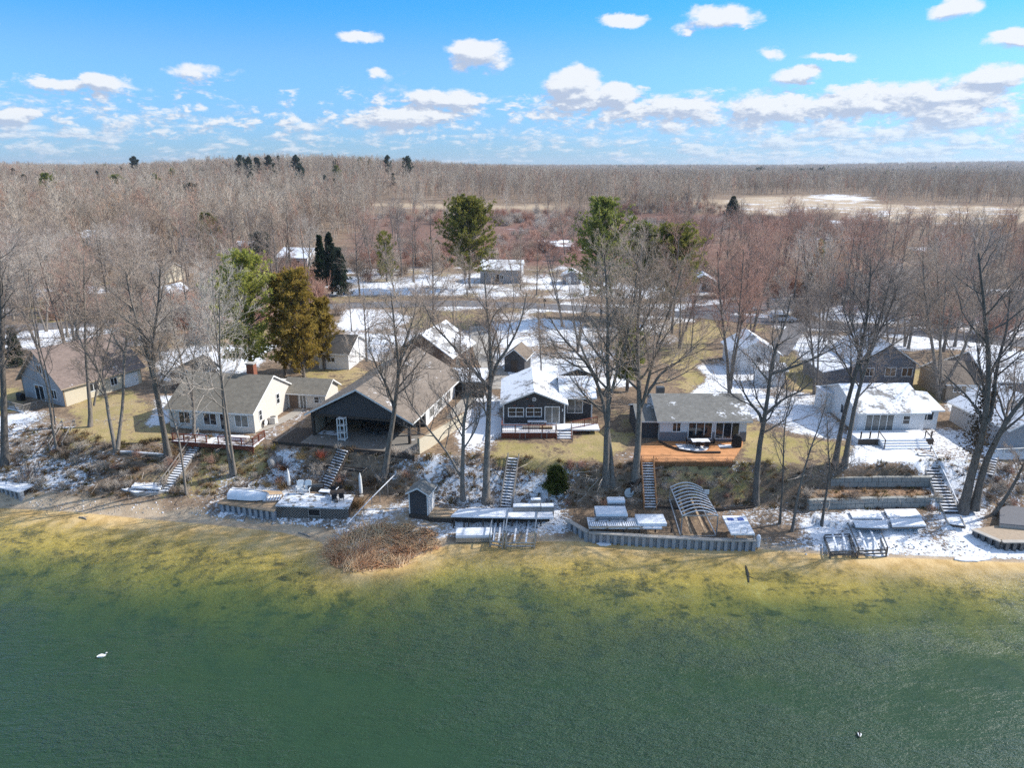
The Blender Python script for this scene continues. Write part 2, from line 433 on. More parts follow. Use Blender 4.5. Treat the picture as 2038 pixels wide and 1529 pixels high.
# lawns on the bluff
zone([(-60,850),(60,820),(50,780),(-60,770)], .1, .7)
zone([(-60,900),(110,900),(130,830),(60,815),(-60,835)], .68, .2)
zone([(150,880),(330,892),(340,800),(260,775),(130,815)], .04, .85)
zone([(250,890),(350,890),(350,850),(300,840)], .06, 1.0)
zone([(290,860),(345,838),(360,790),(330,785)], .9)
zone([(385,990),(500,990),(545,890),(500,868),(400,890)], .05, .95)
zone([(600,770),(735,770),(735,735),(600,735)], .05, .85)
zone([(655,800),(720,790),(730,770),(660,772)], .55, .4)
zone([(530,870),(615,862),(640,810),(600,810)], .45, .1)
zone([(900,905),(990,905),(1010,800),(960,780),(900,850)], .72, .3)
zone([(930,866),(1000,866),(1000,810),(930,810)], .93)
zone([(980,925),(1200,935),(1260,940),(1270,860),(1190,850),(1130,880),(985,880)], .08, .85)
zone([(1480,922),(1690,930),(1690,880),(1490,850)], .14, .75)
zone([(1480,868),(1560,868),(1560,850),(1480,830)], .3, .5)
# bluff face and shore
zone([(-60,985),(110,1000),(330,990),(330,900),(220,885),(-60,860)], .62, .15)
zone([(330,1000),(430,1000),(520,950),(560,900),(500,940),(300,930),(250,960)], .36, .55)
zone([(120,1012),(440,1030),(440,990),(140,985)], .58, .1)
zone([(430,990),(690,990),(850,905),(560,895)], .66, .1)
zone([(690,1030),(905,1010),(1010,1005),(1150,1005),(1190,930),(1000,908),(850,905)], .74, .1)
zone([(690,1130),(860,1110),(900,1060),(900,1010),(740,1000),(660,1060),(655,1110)], .72, .1, sa=.7)
zone([(850,1060),(1130,1075),(1130,1005),(850,1010)], .58, .1)
zone([(1100,1005),(1280,1010),(1280,935),(1130,950)], .5, .1)
zone([(1120,1000),(1290,1005),(1290,965),(1140,965)], .36, .05)
zone([(1300,985),(1500,985),(1440,922),(1300,922)], .24, .75)
zone([(1440,960),(1700,970),(1700,925),(1440,922)], .72, .35)
zone([(1330,1030),(1600,1050),(1640,1000),(1330,985)], .52, .1)
zone([(1690,950),(1850,950),(1850,905),(1700,900)], .92, .25)
zone([(1640,990),(1870,990),(1860,970),(1660,970)], .08, .1, ba=.8)
zone([(1850,1015),(2060,1015),(2060,905),(1850,905)], .74, .3)
zone([(1600,1060),(1960,1060),(1960,1015),(1620,1020)], .66, .1)
zone([(1560,1098),(1640,1100),(1640,1060),(1500,1060),(1505,1082)], .6, .2)
zone([(1640,1104),(1740,1110),(1940,1116),(2080,1122),(2080,1060),(1640,1055)], .68, .1)
zone([(1230,925),(1300,925),(1290,900),(1210,900)], .5, .3)
# shore strip of sand
hs = YY - ip(SH, XX)
strip = np.where(XX < -13, 2.4, np.where(XX > 24, .7, 1.5))
sand = np.maximum(sand, 1 - sstep(strip * .6, strip, hs + 1.1 * (vnoise(XX, YY, 2.5, 21) - .5) * 2))
snow = np.where((hs < strip * .75) & (XX < 24) & (ZZ < 1.0), np.minimum(snow, .12), snow)
algd = ip(ALG, XX) - YY
def blur(a, k=3):
    for _ in range(k):
        b = a.copy(); b[1:-1, 1:-1] = (a[1:-1, 1:-1] * 2 + a[:-2, 1:-1] + a[2:, 1:-1] + a[1:-1, :-2] + a[1:-1, 2:]) / 6; a = b
    return a
sand = blur(sand, 3); snow = blur(snow, 9); grass = blur(grass, 8); red = blur(red, 8); bare = blur(bare, 3)
snow = np.clip(np.maximum(snow * .93 - .06, .15) + .46 * (vnoise(XX, YY, 5, 31) - .5) + .22 * (vnoise(XX, YY, 14, 32) - .5), 0, 1)
grass = np.clip(grass + .4 * (vnoise(XX, YY, 4.5, 33) - .5), 0, 1)
mesh = mesh_np('ground', np.stack([XX, YY, ZZ], -1).reshape(-1, 3),
    (lambda i: np.stack([i[:-1, :-1], i[:-1, 1:], i[1:, 1:], i[1:, :-1]], -1).reshape(-1, 4))(np.arange(XX.size).reshape(XX.shape)), [], smooth=True)
def attr(nm, a):
    t = mesh.attributes.new(nm, 'FLOAT', 'POINT'); t.data.foreach_set('value', np.ascontiguousarray(a, np.float32).ravel())
for nm, a in (('snow', snow), ('grass', grass), ('sand', sand), ('red', red), ('bare', bare), ('shore', hs)): attr(nm, a)
ground = link('ground', mesh); tag(ground, kind='structure')
g = bpy.data.materials.new('ground_cover'); n = NT(g)
co = obj_co(n)
A = lambda nm: n.n('ShaderNodeAttribute', attribute_name=nm).outputs['Fac']
n1 = n.noise(co, .16, 4, .6); n2 = n.noise(co, .9, 6, .65); n3 = n.noise(co, 4.2, 5, .7); n4 = n.noise(co, 16, 3, .7)
n5 = n.noise(n.mapping(co, (1, 1.5, 1), rot=(0, 0, .5)), 1.9, 7, .72)
leafv = n.m('ADD', n.m('MULTIPLY', n2, .5), n.m('MULTIPLY', n3, .5))
litter = n.mix(n.ss(leafv, .36, .64), (.11, .082, .06), (.31, .22, .15))
litter = n.mix(n.ss(n4, .55, .75), litter, (.36, .26, .17))
gr = n.mix(n.ss(n.m('ADD', n.m('MULTIPLY', n1, .35), n.m('ADD', n.m('MULTIPLY', n2, .4), n.m('MULTIPLY', n3, .25))), .40, .60), (.40, .30, .165), (.30, .25, .10))
gr = n.mul(gr, n.m('ADD', n.m('MULTIPLY', n.m('ADD', n.m('MULTIPLY', n3, .6), n.m('MULTIPLY', n4, .4)), 1.3), .35))
gmask = n.ss(n.m('ADD', A('grass'), n.m('MULTIPLY', n.m('SUBTRACT', n.m('ADD', n.m('MULTIPLY', n2, .55), n.m('ADD', n.m('MULTIPLY', n3, .25), n.m('MULTIPLY', n1, .2))), .5), 3.2)), .40, .82)
c = n.mix(gmask, litter, gr)
redc = n.mix(n.ss(leafv, .36, .62), (.11, .055, .045), (.24, .13, .105))
c = n.mix(n.m('MULTIPLY', A('red'), .9), c, redc)
c = n.mix(A('bare'), c, n.mix(n.ss(n3, .35, .65), (.26, .15, .09), (.38, .25, .16)))
sandc = n.mix(n.ss(n2, .35, .65), (.40, .30, .20), (.52, .41, .29))
sandc = n.mul(sandc, n.m('ADD', n.m('MULTIPLY', n4, .3), .85))
c = n.mix(A('sand'), c, sandc)
# snow: coverage against broken noise
q = n.m('ADD', n.m('MULTIPLY', n1, .22), n.m('ADD', n.m('MULTIPLY', n5, .36), n.m('ADD', n.m('MULTIPLY', n3, .30), n.m('MULTIPLY', n4, .14))))
q = n.m('ADD', n.m('MULTIPLY', n.m('SUBTRACT', q, .5), 2.9), .5)
sm = n.ss(n.m('SUBTRACT', A('snow'), q), -.07, .10)
sm = n.m('MULTIPLY', sm, n.ss(A('shore'), .25, .6))
snc = n.mul(SNOW, n.m('ADD', n.m('MULTIPLY', n3, .25), .84))
c = n.mix(sm, c, snc)
# lake bed: pale sand, then weed beds
w0 = n.noise(n.mapping(co, (1, .8, 1), rot=(0, 0, -.3)), .55, 7, .62); w1 = n.noise(co, 2.6, 6, .68); w2 = n.noise(co, .12, 3, .5)
wm = n.m('ADD', n.m('MULTIPLY', w0, .45), n.m('ADD', n.m('MULTIPLY', w1, .40), n.m('MULTIPLY', w2, .15)))
bed = n.mix(n.ss(wm, .36, .54), (.19, .16, .055), (.86, .60, .13))
bed = n.mix(n.ss(wm, .53, .66), bed, (.97, .75, .24))
dk = n.m('MULTIPLY', n.ss(n.noise(n.mapping(co, (.8, 1.5, 1), rot=(0, 0, .3)), .7, 6, .66), .52, .66), n.ss(A('shore'), -1.5, -6))
bed = n.mix(n.m('MULTIPLY', dk, .8), bed, (.07, .075, .035))
sandbed = n.mix(n.ss(w0, .38, .62), (.50, .33, .14), (.66, .47, .23))
fs = n.ss(n.m('ADD', A('shore'), n.m('MULTIPLY', n.m('SUBTRACT', w0, .5), 6)), -5.5, -.8)
bed = n.mix(fs, bed, sandbed)
c = n.mix(n.ss(A('shore'), .12, -.12), c, bed)
hgt = n.m('ADD', n.m('MULTIPLY', n3, .6), n.m('MULTIPLY', sm, .5))
n.bsdf(c, .92, .12, bump=hgt, bstr=.7, bdist=.16)
mesh.materials.append(g)

# ------------------------------------------------------------------ lake
wy = np.concatenate([[-400, -150, -60, -20, 0, 15], np.arange(26, 68.5, .5)]); wx = np.concatenate([[-500, -200], np.linspace(-95, 95, 320), [200, 500]])
WY, WX = np.meshgrid(wy, wx, indexing='ij')
dep = np.maximum(-hz(WX, WY), 0)
wme = mesh_np('lake_water', np.stack([WX, WY, 0 * WX], -1).reshape(-1, 3),
    (lambda i: np.stack([i[:-1, :-1], i[:-1, 1:], i[1:, 1:], i[1:, :-1]], -1).reshape(-1, 4))(np.arange(WX.size).reshape(WX.shape)), [], smooth=True)
t = wme.attributes.new('depth', 'FLOAT', 'POINT'); t.data.foreach_set('value', np.ascontiguousarray(dep, np.float32).ravel())
lake = link('lake_water', wme); tag(lake, kind='structure')
wm_ = bpy.data.materials.new('clear_green_water'); n = NT(wm_); co = obj_co(n)
d = n.n('ShaderNodeAttribute', attribute_name='depth').outputs['Fac']
d = n.m('MULTIPLY', d, n.m('ADD', n.m('MULTIPLY', n.noise(co, .28, 4, .6), .6), .7))
turb = n.m('SUBTRACT', 1.0, n.m('POWER', 2.718, n.m('MULTIPLY', d, -.56)))
r1 = n.noise(n.mapping(co, (.8, 2.4, 1), rot=(0, 0, -.38)), 1.15, 4, .6, .4)
r2 = n.noise(n.mapping(co, (1, 2.2, 1), rot=(0, 0, .25)), 4.6, 3, .6)
r3 = n.m('MULTIPLY', n.ss(n.noise(n.mapping(co, (.6, 1.4, 1), rot=(0, 0, -.4)), .055, 4, .6), .36, .66), 1.3)
hh = n.m('ADD', n.m('MULTIPLY', n.m('MULTIPLY', r1, n.m('ADD', r3, .25)), 1.0), n.m('MULTIPLY', n.m('MULTIPLY', r2, n.m('ADD', r3, .2)), .45))
bp = n.n('ShaderNodeBump', ins={'Strength': 1.0, 'Distance': .22, 'Height': hh})
deepc = n.mix(n.noise(co, .05, 3, .5), (.022, .056, .028), (.027, .064, .038))
dif = n.n('ShaderNodeBsdfDiffuse', ins={'Color': deepc, 'Normal': bp.outputs[0]})
tint = n.mix(turb, (1, 1, 1), (.55, .85, .62))
tr = n.n('ShaderNodeBsdfTransparent', ins={'Color': tint})
m1 = n.n('ShaderNodeMixShader', ins={0: turb}); n.t.links.new(tr.outputs[0], m1.inputs[1]); n.t.links.new(dif.outputs[0], m1.inputs[2])
gl = n.n('ShaderNodeBsdfGlossy', ins={'Color': (1, 1, 1, 1), 'Roughness': .32, 'Normal': bp.outputs[0]})
fr = n.n('ShaderNodeFresnel', ins={'IOR': 1.33, 'Normal': bp.outputs[0]})
fac = n.m('MULTIPLY', fr.outputs[0], n.m('MULTIPLY', n.ss(d, .0, .15), .6))
m2 = n.n('ShaderNodeMixShader', ins={0: fac}); n.t.links.new(m1.outputs[0], m2.inputs[1]); n.t.links.new(gl.outputs[0], m2.inputs[2])
o = n.n('ShaderNodeOutputMaterial'); n.t.links.new(m2.outputs[0], o.inputs[0])
wme.materials.append(wm_)

# ------------------------------------------------------------------ roads (draped sheets)
def drape(name, px, width, mat, lift=.03, kind='structure'):
    P = np.array([G(a, b)[:2] for a, b in px]); Q = []
    for i in range(len(P) - 1):
        k = max(2, int(np.linalg.norm(P[i + 1] - P[i]) / 1.5))
        Q += [P[i] + (P[i + 1] - P[i]) * j / k for j in range(k)]
    Q.append(P[-1]); Q = np.array(Q)
    for _ in range(6): Q[1:-1] = .5 * Q[1:-1] + .25 * (Q[:-2] + Q[2:])
    T = np.gradient(Q, axis=0); T /= np.linalg.norm(T, axis=1)[:, None] + 1e-9
    N = np.stack([-T[:, 1], T[:, 0]], -1); k = 7
    off = np.linspace(-width / 2, width / 2, k)
    W = Q[:, None, :] + N[:, None, :] * off[None, :, None]
    Z = hz(W[..., 0], W[..., 1]) + lift
    i = np.arange(Z.size).reshape(Z.shape)
    me = mesh_np(name, np.concatenate([W, Z[..., None]], -1).reshape(-1, 3), np.stack([i[:-1, :-1], i[:-1, 1:], i[1:, 1:], i[1:, :-1]], -1).reshape(-1, 4), mat, smooth=True)
    return tag(link(name, me), kind=kind), Q
asph = plain('worn_asphalt', (.15, .145, .15), .9, .25, .6, snow=.2)
drv = plain('concrete_drive', (.34, .31, .27), .9, .2, .8, snow=.25)
road, ROADQ = drape('road', [(-300,672),(60,652),(230,640),(450,622),(700,608),(900,604),(1080,610),(1300,622),(1560,642),(1750,655),(2038,684),(2300,715)], 6.5, asph, .06)
drive, DRVQ = drape('driveway', [(1590,648),(1572,668),(1556,690),(1545,705)], 3.6, asph, .05)
drive2, _ = drape('driveway', [(655,800),(690,782),(725,770),(760,745),(800,700)], 3.0, drv, .05)
drive3, _ = drape('driveway', [(1000,775),(1010,755),(985,745),(960,700),(950,650)], 3.0, drv, .05)
drive4, _ = drape('parking_pad', [(1380,628),(1420,616),(1480,610),(1700,598)], 9, asph, .05)
path1, _ = drape('path', [(505,858),(545,852),(580,826),(600,815)], 1.4, drv, .05)
path2, _ = drape('path', [(900,835),(925,800),(965,765)], 1.6, drv, .05)

# ------------------------------------------------------------------ sky and sun
SKYS = .15; EXPO = 1.28
SUNEL = math.radians(37)
sdir = Vector((.96, .24, 0)).normalized()
sun_d = bpy.data.lights.new('sun', 'SUN'); sun_d.energy = 2.55; sun_d.angle = math.radians(.5); sun_d.color = (1, .955, .88)
sun = bpy.data.objects.new('sun', sun_d); COL.objects.link(sun)
tos = Vector((sdir.x * math.cos(SUNEL), sdir.y * math.cos(SUNEL), math.sin(SUNEL)))
sun.rotation_euler = tos.to_track_quat('Z', 'Y').to_euler()
W = bpy.data.worlds.new('World'); S.world = W; n = NT(W)
tc = n.n('ShaderNodeTexCoord').outputs['Generated']
dirn = n.n('ShaderNodeVectorMath', operation='NORMALIZE', ins={0: tc}).outputs[0]
sky = n.n('ShaderNodeTexSky'); sky.sky_type = 'NISHITA'; sky.sun_disc = False; sky.sun_elevation = SUNEL
sky.sun_rotation = math.atan2(sdir.x, sdir.y); sky.air_density = 1.0; sky.dust_density = .3; sky.ozone_density = 2.5; sky.altitude = 300
sp = n.n('ShaderNodeSeparateXYZ', ins={0: dirn})
az = n.m('ARCTAN2', sp.outputs[0], sp.outputs[1]); el = sp.outputs[2]
def density(az, el):
    def layer(k, sx, sy):
        uv = n.n('ShaderNodeCombineXYZ', ins={0: n.m('MULTIPLY', az, sx), 1: n.m('MULTIPLY', el, sy), 2: k}).outputs[0]
        f = n.noise(uv, 1.0, 7, .58, .25); f2 = n.noise(uv, 3.4, 4, .62)
        return n.m('ADD', f, n.m('MULTIPLY', n.m('SUBTRACT', f2, .5), .3))
    hi, mid, lo = layer(2.3, 10, 19), layer(5.1, 21, 50), layer(9.7, 26, 88)
    wm = n.ss(el, .115, .07); wl = n.ss(el, .055, .02)
    f = n.m('ADD', n.m('MULTIPLY', hi, n.m('SUBTRACT', 1.0, wm)), n.m('MULTIPLY', wm, n.m('ADD', n.m('MULTIPLY', mid, n.m('SUBTRACT', 1.0, wl)), n.m('MULTIPLY', lo, wl))))
    big = n.noise(n.n('ShaderNodeCombineXYZ', ins={0: n.m('MULTIPLY', az, 4), 1: n.m('MULTIPLY', el, 12), 2: .4}).outputs[0], 1, 2, .5)
    rgt = n.ss(az, -.05, .35)
    band = n.m('MULTIPLY', n.ss(el, .125, .075), n.m('ADD', n.m('MULTIPLY', rgt, .08), .01))
    low = n.m('MULTIPLY', n.ss(el, .09, .035), .12)
    pf = n.m('ADD', layer(13.7, 30, 70), n.m('SUBTRACT', n.m('MULTIPLY', n.m('MULTIPLY', n.ss(el, .008, .03), n.ss(el, .112, .075)), .24), .13))
    D = n.m('MAXIMUM', pf, n.m('ADD', f, n.m('ADD', band, low)))
    D = n.m('ADD', D, n.m('MULTIPLY', n.m('SUBTRACT', big, .5), .22))
    D = n.m('SUBTRACT', D, n.m('MULTIPLY', n.ss(el, .09, .14), .25))
    blobs = None
    wz = n.noise(n.n('ShaderNodeCombineXYZ', ins={0: n.m('MULTIPLY', az, 22), 1: n.m('MULTIPLY', el, 34), 2: 1.7}).outputs[0], 1, 5, .6, 0, 1)
    ws = n.n('ShaderNodeSeparateColor', ins={0: wz})
    az = n.m('ADD', az, n.m('MULTIPLY', n.m('SUBTRACT', ws.outputs[0], .5), .045)); el = n.m('ADD', el, n.m('MULTIPLY', n.m('SUBTRACT', ws.outputs[1], .5), .028))
    for px, py, rx, ry, s in [(955,104,70,26,1),(905,100,40,18,.7),(1240,42,46,16,1),(1430,38,75,28,1),(1380,52,50,20,.8),(1440,78,28,9,.6),(1142,165,38,28,1),(1228,185,36,16,.8),(715,70,52,16,.75),(395,140,50,14,.58),(205,160,30,13,.6),(130,168,44,10,.42),(1900,8,50,20,.9),(2030,68,36,16,.8),(1660,112,50,9,.75),(1600,148,30,10,.7),(1540,105,26,13,.6),(1990,152,36,14,.8),(0,50,16,12,.7),(230,52,50,10,.4),(750,147,20,9,.5),(880,195,60,12,.6),(5,228,30,16,.45),(1760,195,110,22,.45),(1900,200,60,26,.5),(1560,215,70,20,.5),(1330,215,80,16,.4),(810,232,60,16,.6)]:
        d = ray(px, py); d = d / np.linalg.norm(d)
        a0 = math.atan2(d[0], d[1]); e0 = d[2]
        xx = n.m('DIVIDE', n.m('SUBTRACT', az, a0), rx * 1.12 / F); yy = n.m('DIVIDE', n.m('SUBTRACT', el, e0), ry * 1.12 / F)
        r2 = n.m('ADD', n.m('MULTIPLY', xx, xx), n.m('MULTIPLY', yy, yy))
        b = n.m('MULTIPLY', n.m('POWER', 2.718, n.m('MULTIPLY', r2, -1.0)), s * .72)
        blobs = b if blobs is None else n.m('MAXIMUM', blobs, b)
    return n.m('ADD', D, blobs)
D0 = density(az, el)
D1 = density(n.m('ADD', az, .006), n.m('ADD', el, n.m('ADD', .002, n.m('MULTIPLY', el, .09))))
al = n.ss(D0, .60, .80)
ws2 = n.noise(n.n('ShaderNodeCombineXYZ', ins={0: n.m('MULTIPLY', az, 60), 1: n.m('MULTIPLY', el, 110), 2: 7.0}).outputs[0], 1, 5, .6)
lit = n.m('ADD', n.m('MULTIPLY', n.m('SUBTRACT', D0, D1), 2.6), n.m('ADD', .44, n.m('MULTIPLY', n.m('SUBTRACT', ws2, .5), .8)), clamp=True)
K = 1 / SKYS / 2 ** EXPO
cc = n.mix(n.ss(lit, .1, .8), tuple(K * v for v in (.50, .58, .74)), tuple(K * v for v in (.92, .95, .99)))
tintc = n.mix(n.ss(el, .0, .13), (.155, .262, .47), (.20, .35, .52))
tintc = n.mix(n.ss(el, .12, .20), tintc, (.093, .352, .54))
tintc = n.mix(n.ss(el, .25, .6), tintc, (1.36, 1.08, .84))
skc = n.n('ShaderNodeMix', data_type='RGBA', blend_type='MULTIPLY'); skc.inputs[0].default_value = 1
n.t.links.new(sky.outputs[0], skc.inputs[6]); n.t.links.new(tintc, skc.inputs[7])
al = n.m('MULTIPLY', al, n.m('ADD', n.m('MULTIPLY', n.ss(el, -.0, .06), .45), .5))
fin = n.mix(n.m('MULTIPLY', al, n.ss(el, -.01, .004)), skc.outputs[2], cc)
bg = n.n('ShaderNodeBackground', ins={0: fin, 1: SKYS})
o = n.n('ShaderNodeOutputWorld'); n.t.links.new(bg.outputs[0], o.inputs[0])
W.cycles.sampling_method = 'MANUAL'; W.cycles.sample_map_resolution = 512
S.view_settings.view_transform = 'Standard'; S.view_settings.look = 'None'; S.view_settings.gamma = 1.0
S.view_settings.exposure = EXPO
S.render.engine = 'CYCLES'
S.cycles.use_denoising = False
S.cycles.caustics_reflective = False; S.cycles.caustics_refractive = False; S.cycles.sample_clamp_indirect = 2.0
S.cycles.max_bounces = 6; S.cycles.transparent_max_bounces = 12; S.cycles.diffuse_bounces = 3
# ------------------------------------------------------------------ buildings
def side_fn(side, w, d):
    if side == 'F': return lambda s, o, z: (s, -o, z)
    if side == 'R': return lambda s, o, z: (w + o, s, z)
    if side == 'L': return lambda s, o, z: (-o, s, z)
    return lambda s, o, z: (s, d + o, z)
def sbox(mb, fn, s0, s1, o0, o1, z0, z1, m=0):
    a = fn(s0, o0, z0); b = fn(s1, o1, z1)
    return mb.box(min(a[0], b[0]), max(a[0], b[0]), min(a[1], b[1]), max(a[1], b[1]), z0, z1, m)
def window(root, fn, s, z, w, h, name='window', frame='white', glass='glass', mull=1, bars=0, t=.09):
    mb = MB()
    sbox(mb, fn, s, s + w, -.02, .05, z, z + t); sbox(mb, fn, s, s + w, -.02, .05, z + h - t, z + h)
    sbox(mb, fn, s, s + t, -.02, .048, z + t, z + h - t); sbox(mb, fn, s + w - t, s + w, -.02, .048, z + t, z + h - t)
    for i in range(1, mull):
        x = s + w * i / mull; sbox(mb, fn, x - .035, x + .035, -.02, .046, z + t, z + h - t)
    for i in range(1, bars + 1):
        zz = z + h * i / (bars + 1)
        for j in range(mull):
            x0 = s + w * j / mull + .04; sbox(mb, fn, x0 + (t - .04 if j == 0 else 0), s + w * (j + 1) / mull - .04 - (t - .04 if j == mull - 1 else 0), -.02, .03, zz - .025, zz + .025)
    o = mb.build(name, MT[frame], root)
    p = sbox(MB(), fn, s + t, s + w - t, -.06, .012, z + t, z + h - t)
    p.build('pane', MT[glass], o)
    return o
def door(root, fn, s, z, w, h, col='white', glass=None):
    if glass:
        return window(root, fn, s, z, w, h, 'door', col, glass, 2, 0, .1)
    o = sbox(MB(), fn, s, s + w, -.02, .05, z, z + h).build('door', MT[col], root)
    sbox(MB(), fn, s + w * .82, s + w * .9, .05, .1, z + h * .46, z + h * .5).build('handle', MT['darkmetal'], o)
    return o
def gable_roof(x0, x1, y0, y1, ze, rise, axis, mats, root, oe=.4, og=.35, t=.16, name='roof', both=True):
    """ze = eave height at the wall face"""
    mb = MB()
    if axis == 'x': half = (y1 - y0) / 2; c = (y0 + y1) / 2; lo, hi = x0 - og, x1 + og
    else: half = (x1 - x0) / 2; c = (x0 + x1) / 2; lo, hi = y0 - og, y1 + og
    k = rise / half
    for sg in (-1, 1):
        e = half + oe; zl = ze - oe * k
        sec = [(sg * e, zl), (0, ze + rise), (0, ze + rise + t * 1.1), (sg * e, zl + t)]
        if axis == 'x': poly = [(lo, c + q, z) for q, z in sec]; vec = (hi - lo, 0, 0)
        else: poly = [(c + q, lo, z) for q, z in sec]; vec = (0, hi - lo, 0)
        n0 = len(mb.f); mb.prism(poly, vec, 1)
        # the top sheet gets the shingles
        for fi in range(n0, len(mb.f)):
            ps = [mb.v[i] for i in mb.f[fi]]
            if len(ps) == 4:
                nz = (Vector(ps[1]) - Vector(ps[0])).cross(Vector(ps[2]) - Vector(ps[1])).normalized()
                zc = sum(p[2] for p in ps) / 4
                mid = (zl + ze + rise) / 2
                if abs(nz.z) > .5 and zc > mid + t * .4: mb.m[fi] = 0
    o = mb.build(name, mats, root)
    return o
def gable_wall(x0, x1, y0, y1, h, rise, axis, mat, root, z0=-.6, name='wall'):
    mb = MB(); e = .004
    if axis == 'x': mb.prism([(x0, y0, z0), (x0, y1, z0), (x0, y1, h - e), (x0, (y0 + y1) / 2, h + rise - e), (x0, y0, h - e)], (x1 - x0, 0, 0))
    else: mb.prism([(x0, y0, z0), (x1, y0, z0), (x1, y0, h - e), ((x0 + x1) / 2, y0, h + rise - e), (x0, y0, h - e)], (0, y1 - y0, 0))
    return mb.build(name, mat, root)
def house(name, label, cat, loc, rz, w, d, h, rise, axis, wall, roof, trim='white', group=None, oe=.4, og=.35):
    t = thing(name, label, cat, loc, rz, group)
    gable_wall(0, w, 0, d, h, rise, axis, wall, t)
    gable_roof(0, w, 0, d, h, rise, axis, [roof, MT[trim]], t, oe, og)
    t['_w'] = w
    return t, {s: side_fn(s, w, d) for s in 'FRLB'}
def corner_boards(root, w, d, h, mat='white', t=.14):
    for x, y in ((0, 0), (w, 0), (w, d), (0, d)):
        MB().box(x - (.03 if x == 0 else t - .03), x + (t - .03 if x == 0 else .03), y - (.03 if y == 0 else t - .03), y + (t - .03 if y == 0 else .03), -.3, h - .05).build('corner_board', MT[mat], root)
def railing(root, pts, h=.95, mat='white', step=.14, post=1.6, name='railing', top=.08):
    mb = MB()
    for p, q in zip(pts[:-1], pts[1:]):
        p = Vector(p); q = Vector(q); L = (q - p).length; k = max(1, round(L / post))
        for i in range(k + 1):
            a = p.lerp(q, i / k); mb.bar(a, a + Vector((0, 0, h)), .1)
        mb.bar(p + Vector((0, 0, h + .02)), q + Vector((0, 0, h + .02)), top * 1.6, .05); mb.bar(p + Vector((0, 0, .12)), q + Vector((0, 0, .12)), .05, .07)
        k2 = int(L / step) if step else 0
        for i in range(1, k2):
            a = p.lerp(q, i / k2); mb.bar(a + Vector((0, 0, .14)), a + Vector((0, 0, h)), .03)
    return mb.build(name, MT[mat], root)
def rot2(v, a): return np.array((v[0] * math.cos(a) - v[1] * math.sin(a), v[0] * math.sin(a) + v[1] * math.cos(a)))
KEEP = []          # footprints no tree may stand on: (x, y, radius)
def keep(t, w, d, m=1.5):
    c = np.array(t.location[:2]) + rot2((w / 2, d / 2), t.rotation_euler.z)
    KEEP.append((c[0], c[1], math.hypot(w, d) / 2 + m)); return c
LM = []            # landmarks for telling trees apart: (x, y, phrase)

# A gable cottage at the left
p = G(50, 789)
hA, f = house('gable_cottage', 'grey gabled cottage with faded red roof and snowy deck at the far left', 'house', (p[0], p[1], 4.75), -.47, 8.6, 10.8, 2.9, 4.0, 'y', MT['greysid'], R['red'], 'tansid', oe=.5, og=.5)
LM.append((*keep(hA, 8.6, 10.8), 'grey gabled cottage'))
corner_boards(hA, 8.6, 10.8, 2.9, 'tanwood')
door(hA, f['F'], 2.6, .15, 2.0, 2.15, 'white', 'glass'); window(hA, f['F'], 6.0, .8, 1.2, 1.3, mull=2)
window(hA, f['F'], 3.9, 3.9, 1.1, 1.2, mull=2)
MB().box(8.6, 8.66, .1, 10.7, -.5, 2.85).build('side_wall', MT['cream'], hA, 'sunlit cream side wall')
f['R'] = (lambda s, o, z: (8.66 + o, s, z))
window(hA, f['R'], 3.2, 1.1, 1.3, 1.1, mull=2); window(hA, f['R'], 6.2, 1.1, 1.0, 1.1, mull=2); door(hA, f['R'], 8.2, .05, 2.0, 2.1, 'white')
dk = thing('deck', 'snowy grey deck with white railing in front of the grey gabled cottage', 'deck', (p[0], p[1], 4.75), -.47)
MB().box(-4.6, 6.0, -3.6, -.06, -.12, .06).build('floor', MT['snow'], dk)
MB().box(-4.62, 6.02, -3.62, -3.55, -.42, -.13).box(5.9, 6.02, -3.54, -.06, -.42, -.13).build('rim_board', MT['greywood'], dk)
for x in (-4.4, -2, 0.6, 3.2, 5.8): MB().box(x - .07, x + .07, -3.5, -3.36, -2.2, -.13).build('post', MT['greywood'], dk)
railing(dk, [(-4.5, -.1, .06), (-4.5, -3.5, .06), (5.9, -3.5, .06), (5.9, -.4, .06)], .9, 'greywood', .16)
gp = thing('barbecue_grill', 'dark covered grill standing on the deck of the grey gabled cottage', 'grill', hA.matrix_basis @ Vector((1.1, -1.1, .06)), -.47)
MB().box(-.5, .5, -.3, .3, 0, .8).build('cabinet', MT['black'], gp, bevel=.05)
MB().tube([(-.5, 0, .85), (.5, 0, .85)], .3, 12).build('lid', MT['black'], gp)

# B ranch house with brick chimney
p = G(340, 850)
rzB = -.165
hB, f = house('ranch_house', 'warm white ranch house with mossy grey roof and brick chimney', 'house', (p[0], p[1], 4.75), rzB, 10.6, 10.0, 2.5, 2.7, 'x', MT['beige'], R['grey'], 'white', oe=.5, og=.25)
LM.append((*keep(hB, 10.6, 10), 'warm white ranch house'))
for s_, w_, gl in ((1.2, 1.5, 'glass'), (4.3, 1.7, 'glass'), (8.2, 1.7, 'curtain')): window(hB, f['F'], s_, .55, w_, 1.5, mull=2, glass=gl)
door(hB, f['F'], 6.35, .05, 1.0, 2.05, 'white', 'glass')
window(hB, f['R'], 1.1, .9, .75, 1.35, bars=1); window(hB, f['R'], 5.4, 1.5, .85, 1.35, bars=1)
MB().box(7.3, 8.2, 5.2, 6.0, 4.4, 6.5).build('chimney', MT['brick'], hB)
MB().box(7.2, 8.3, 5.1, 6.1, 6.5, 6.62).build('chimney_cap', MT['concrete'], hB)
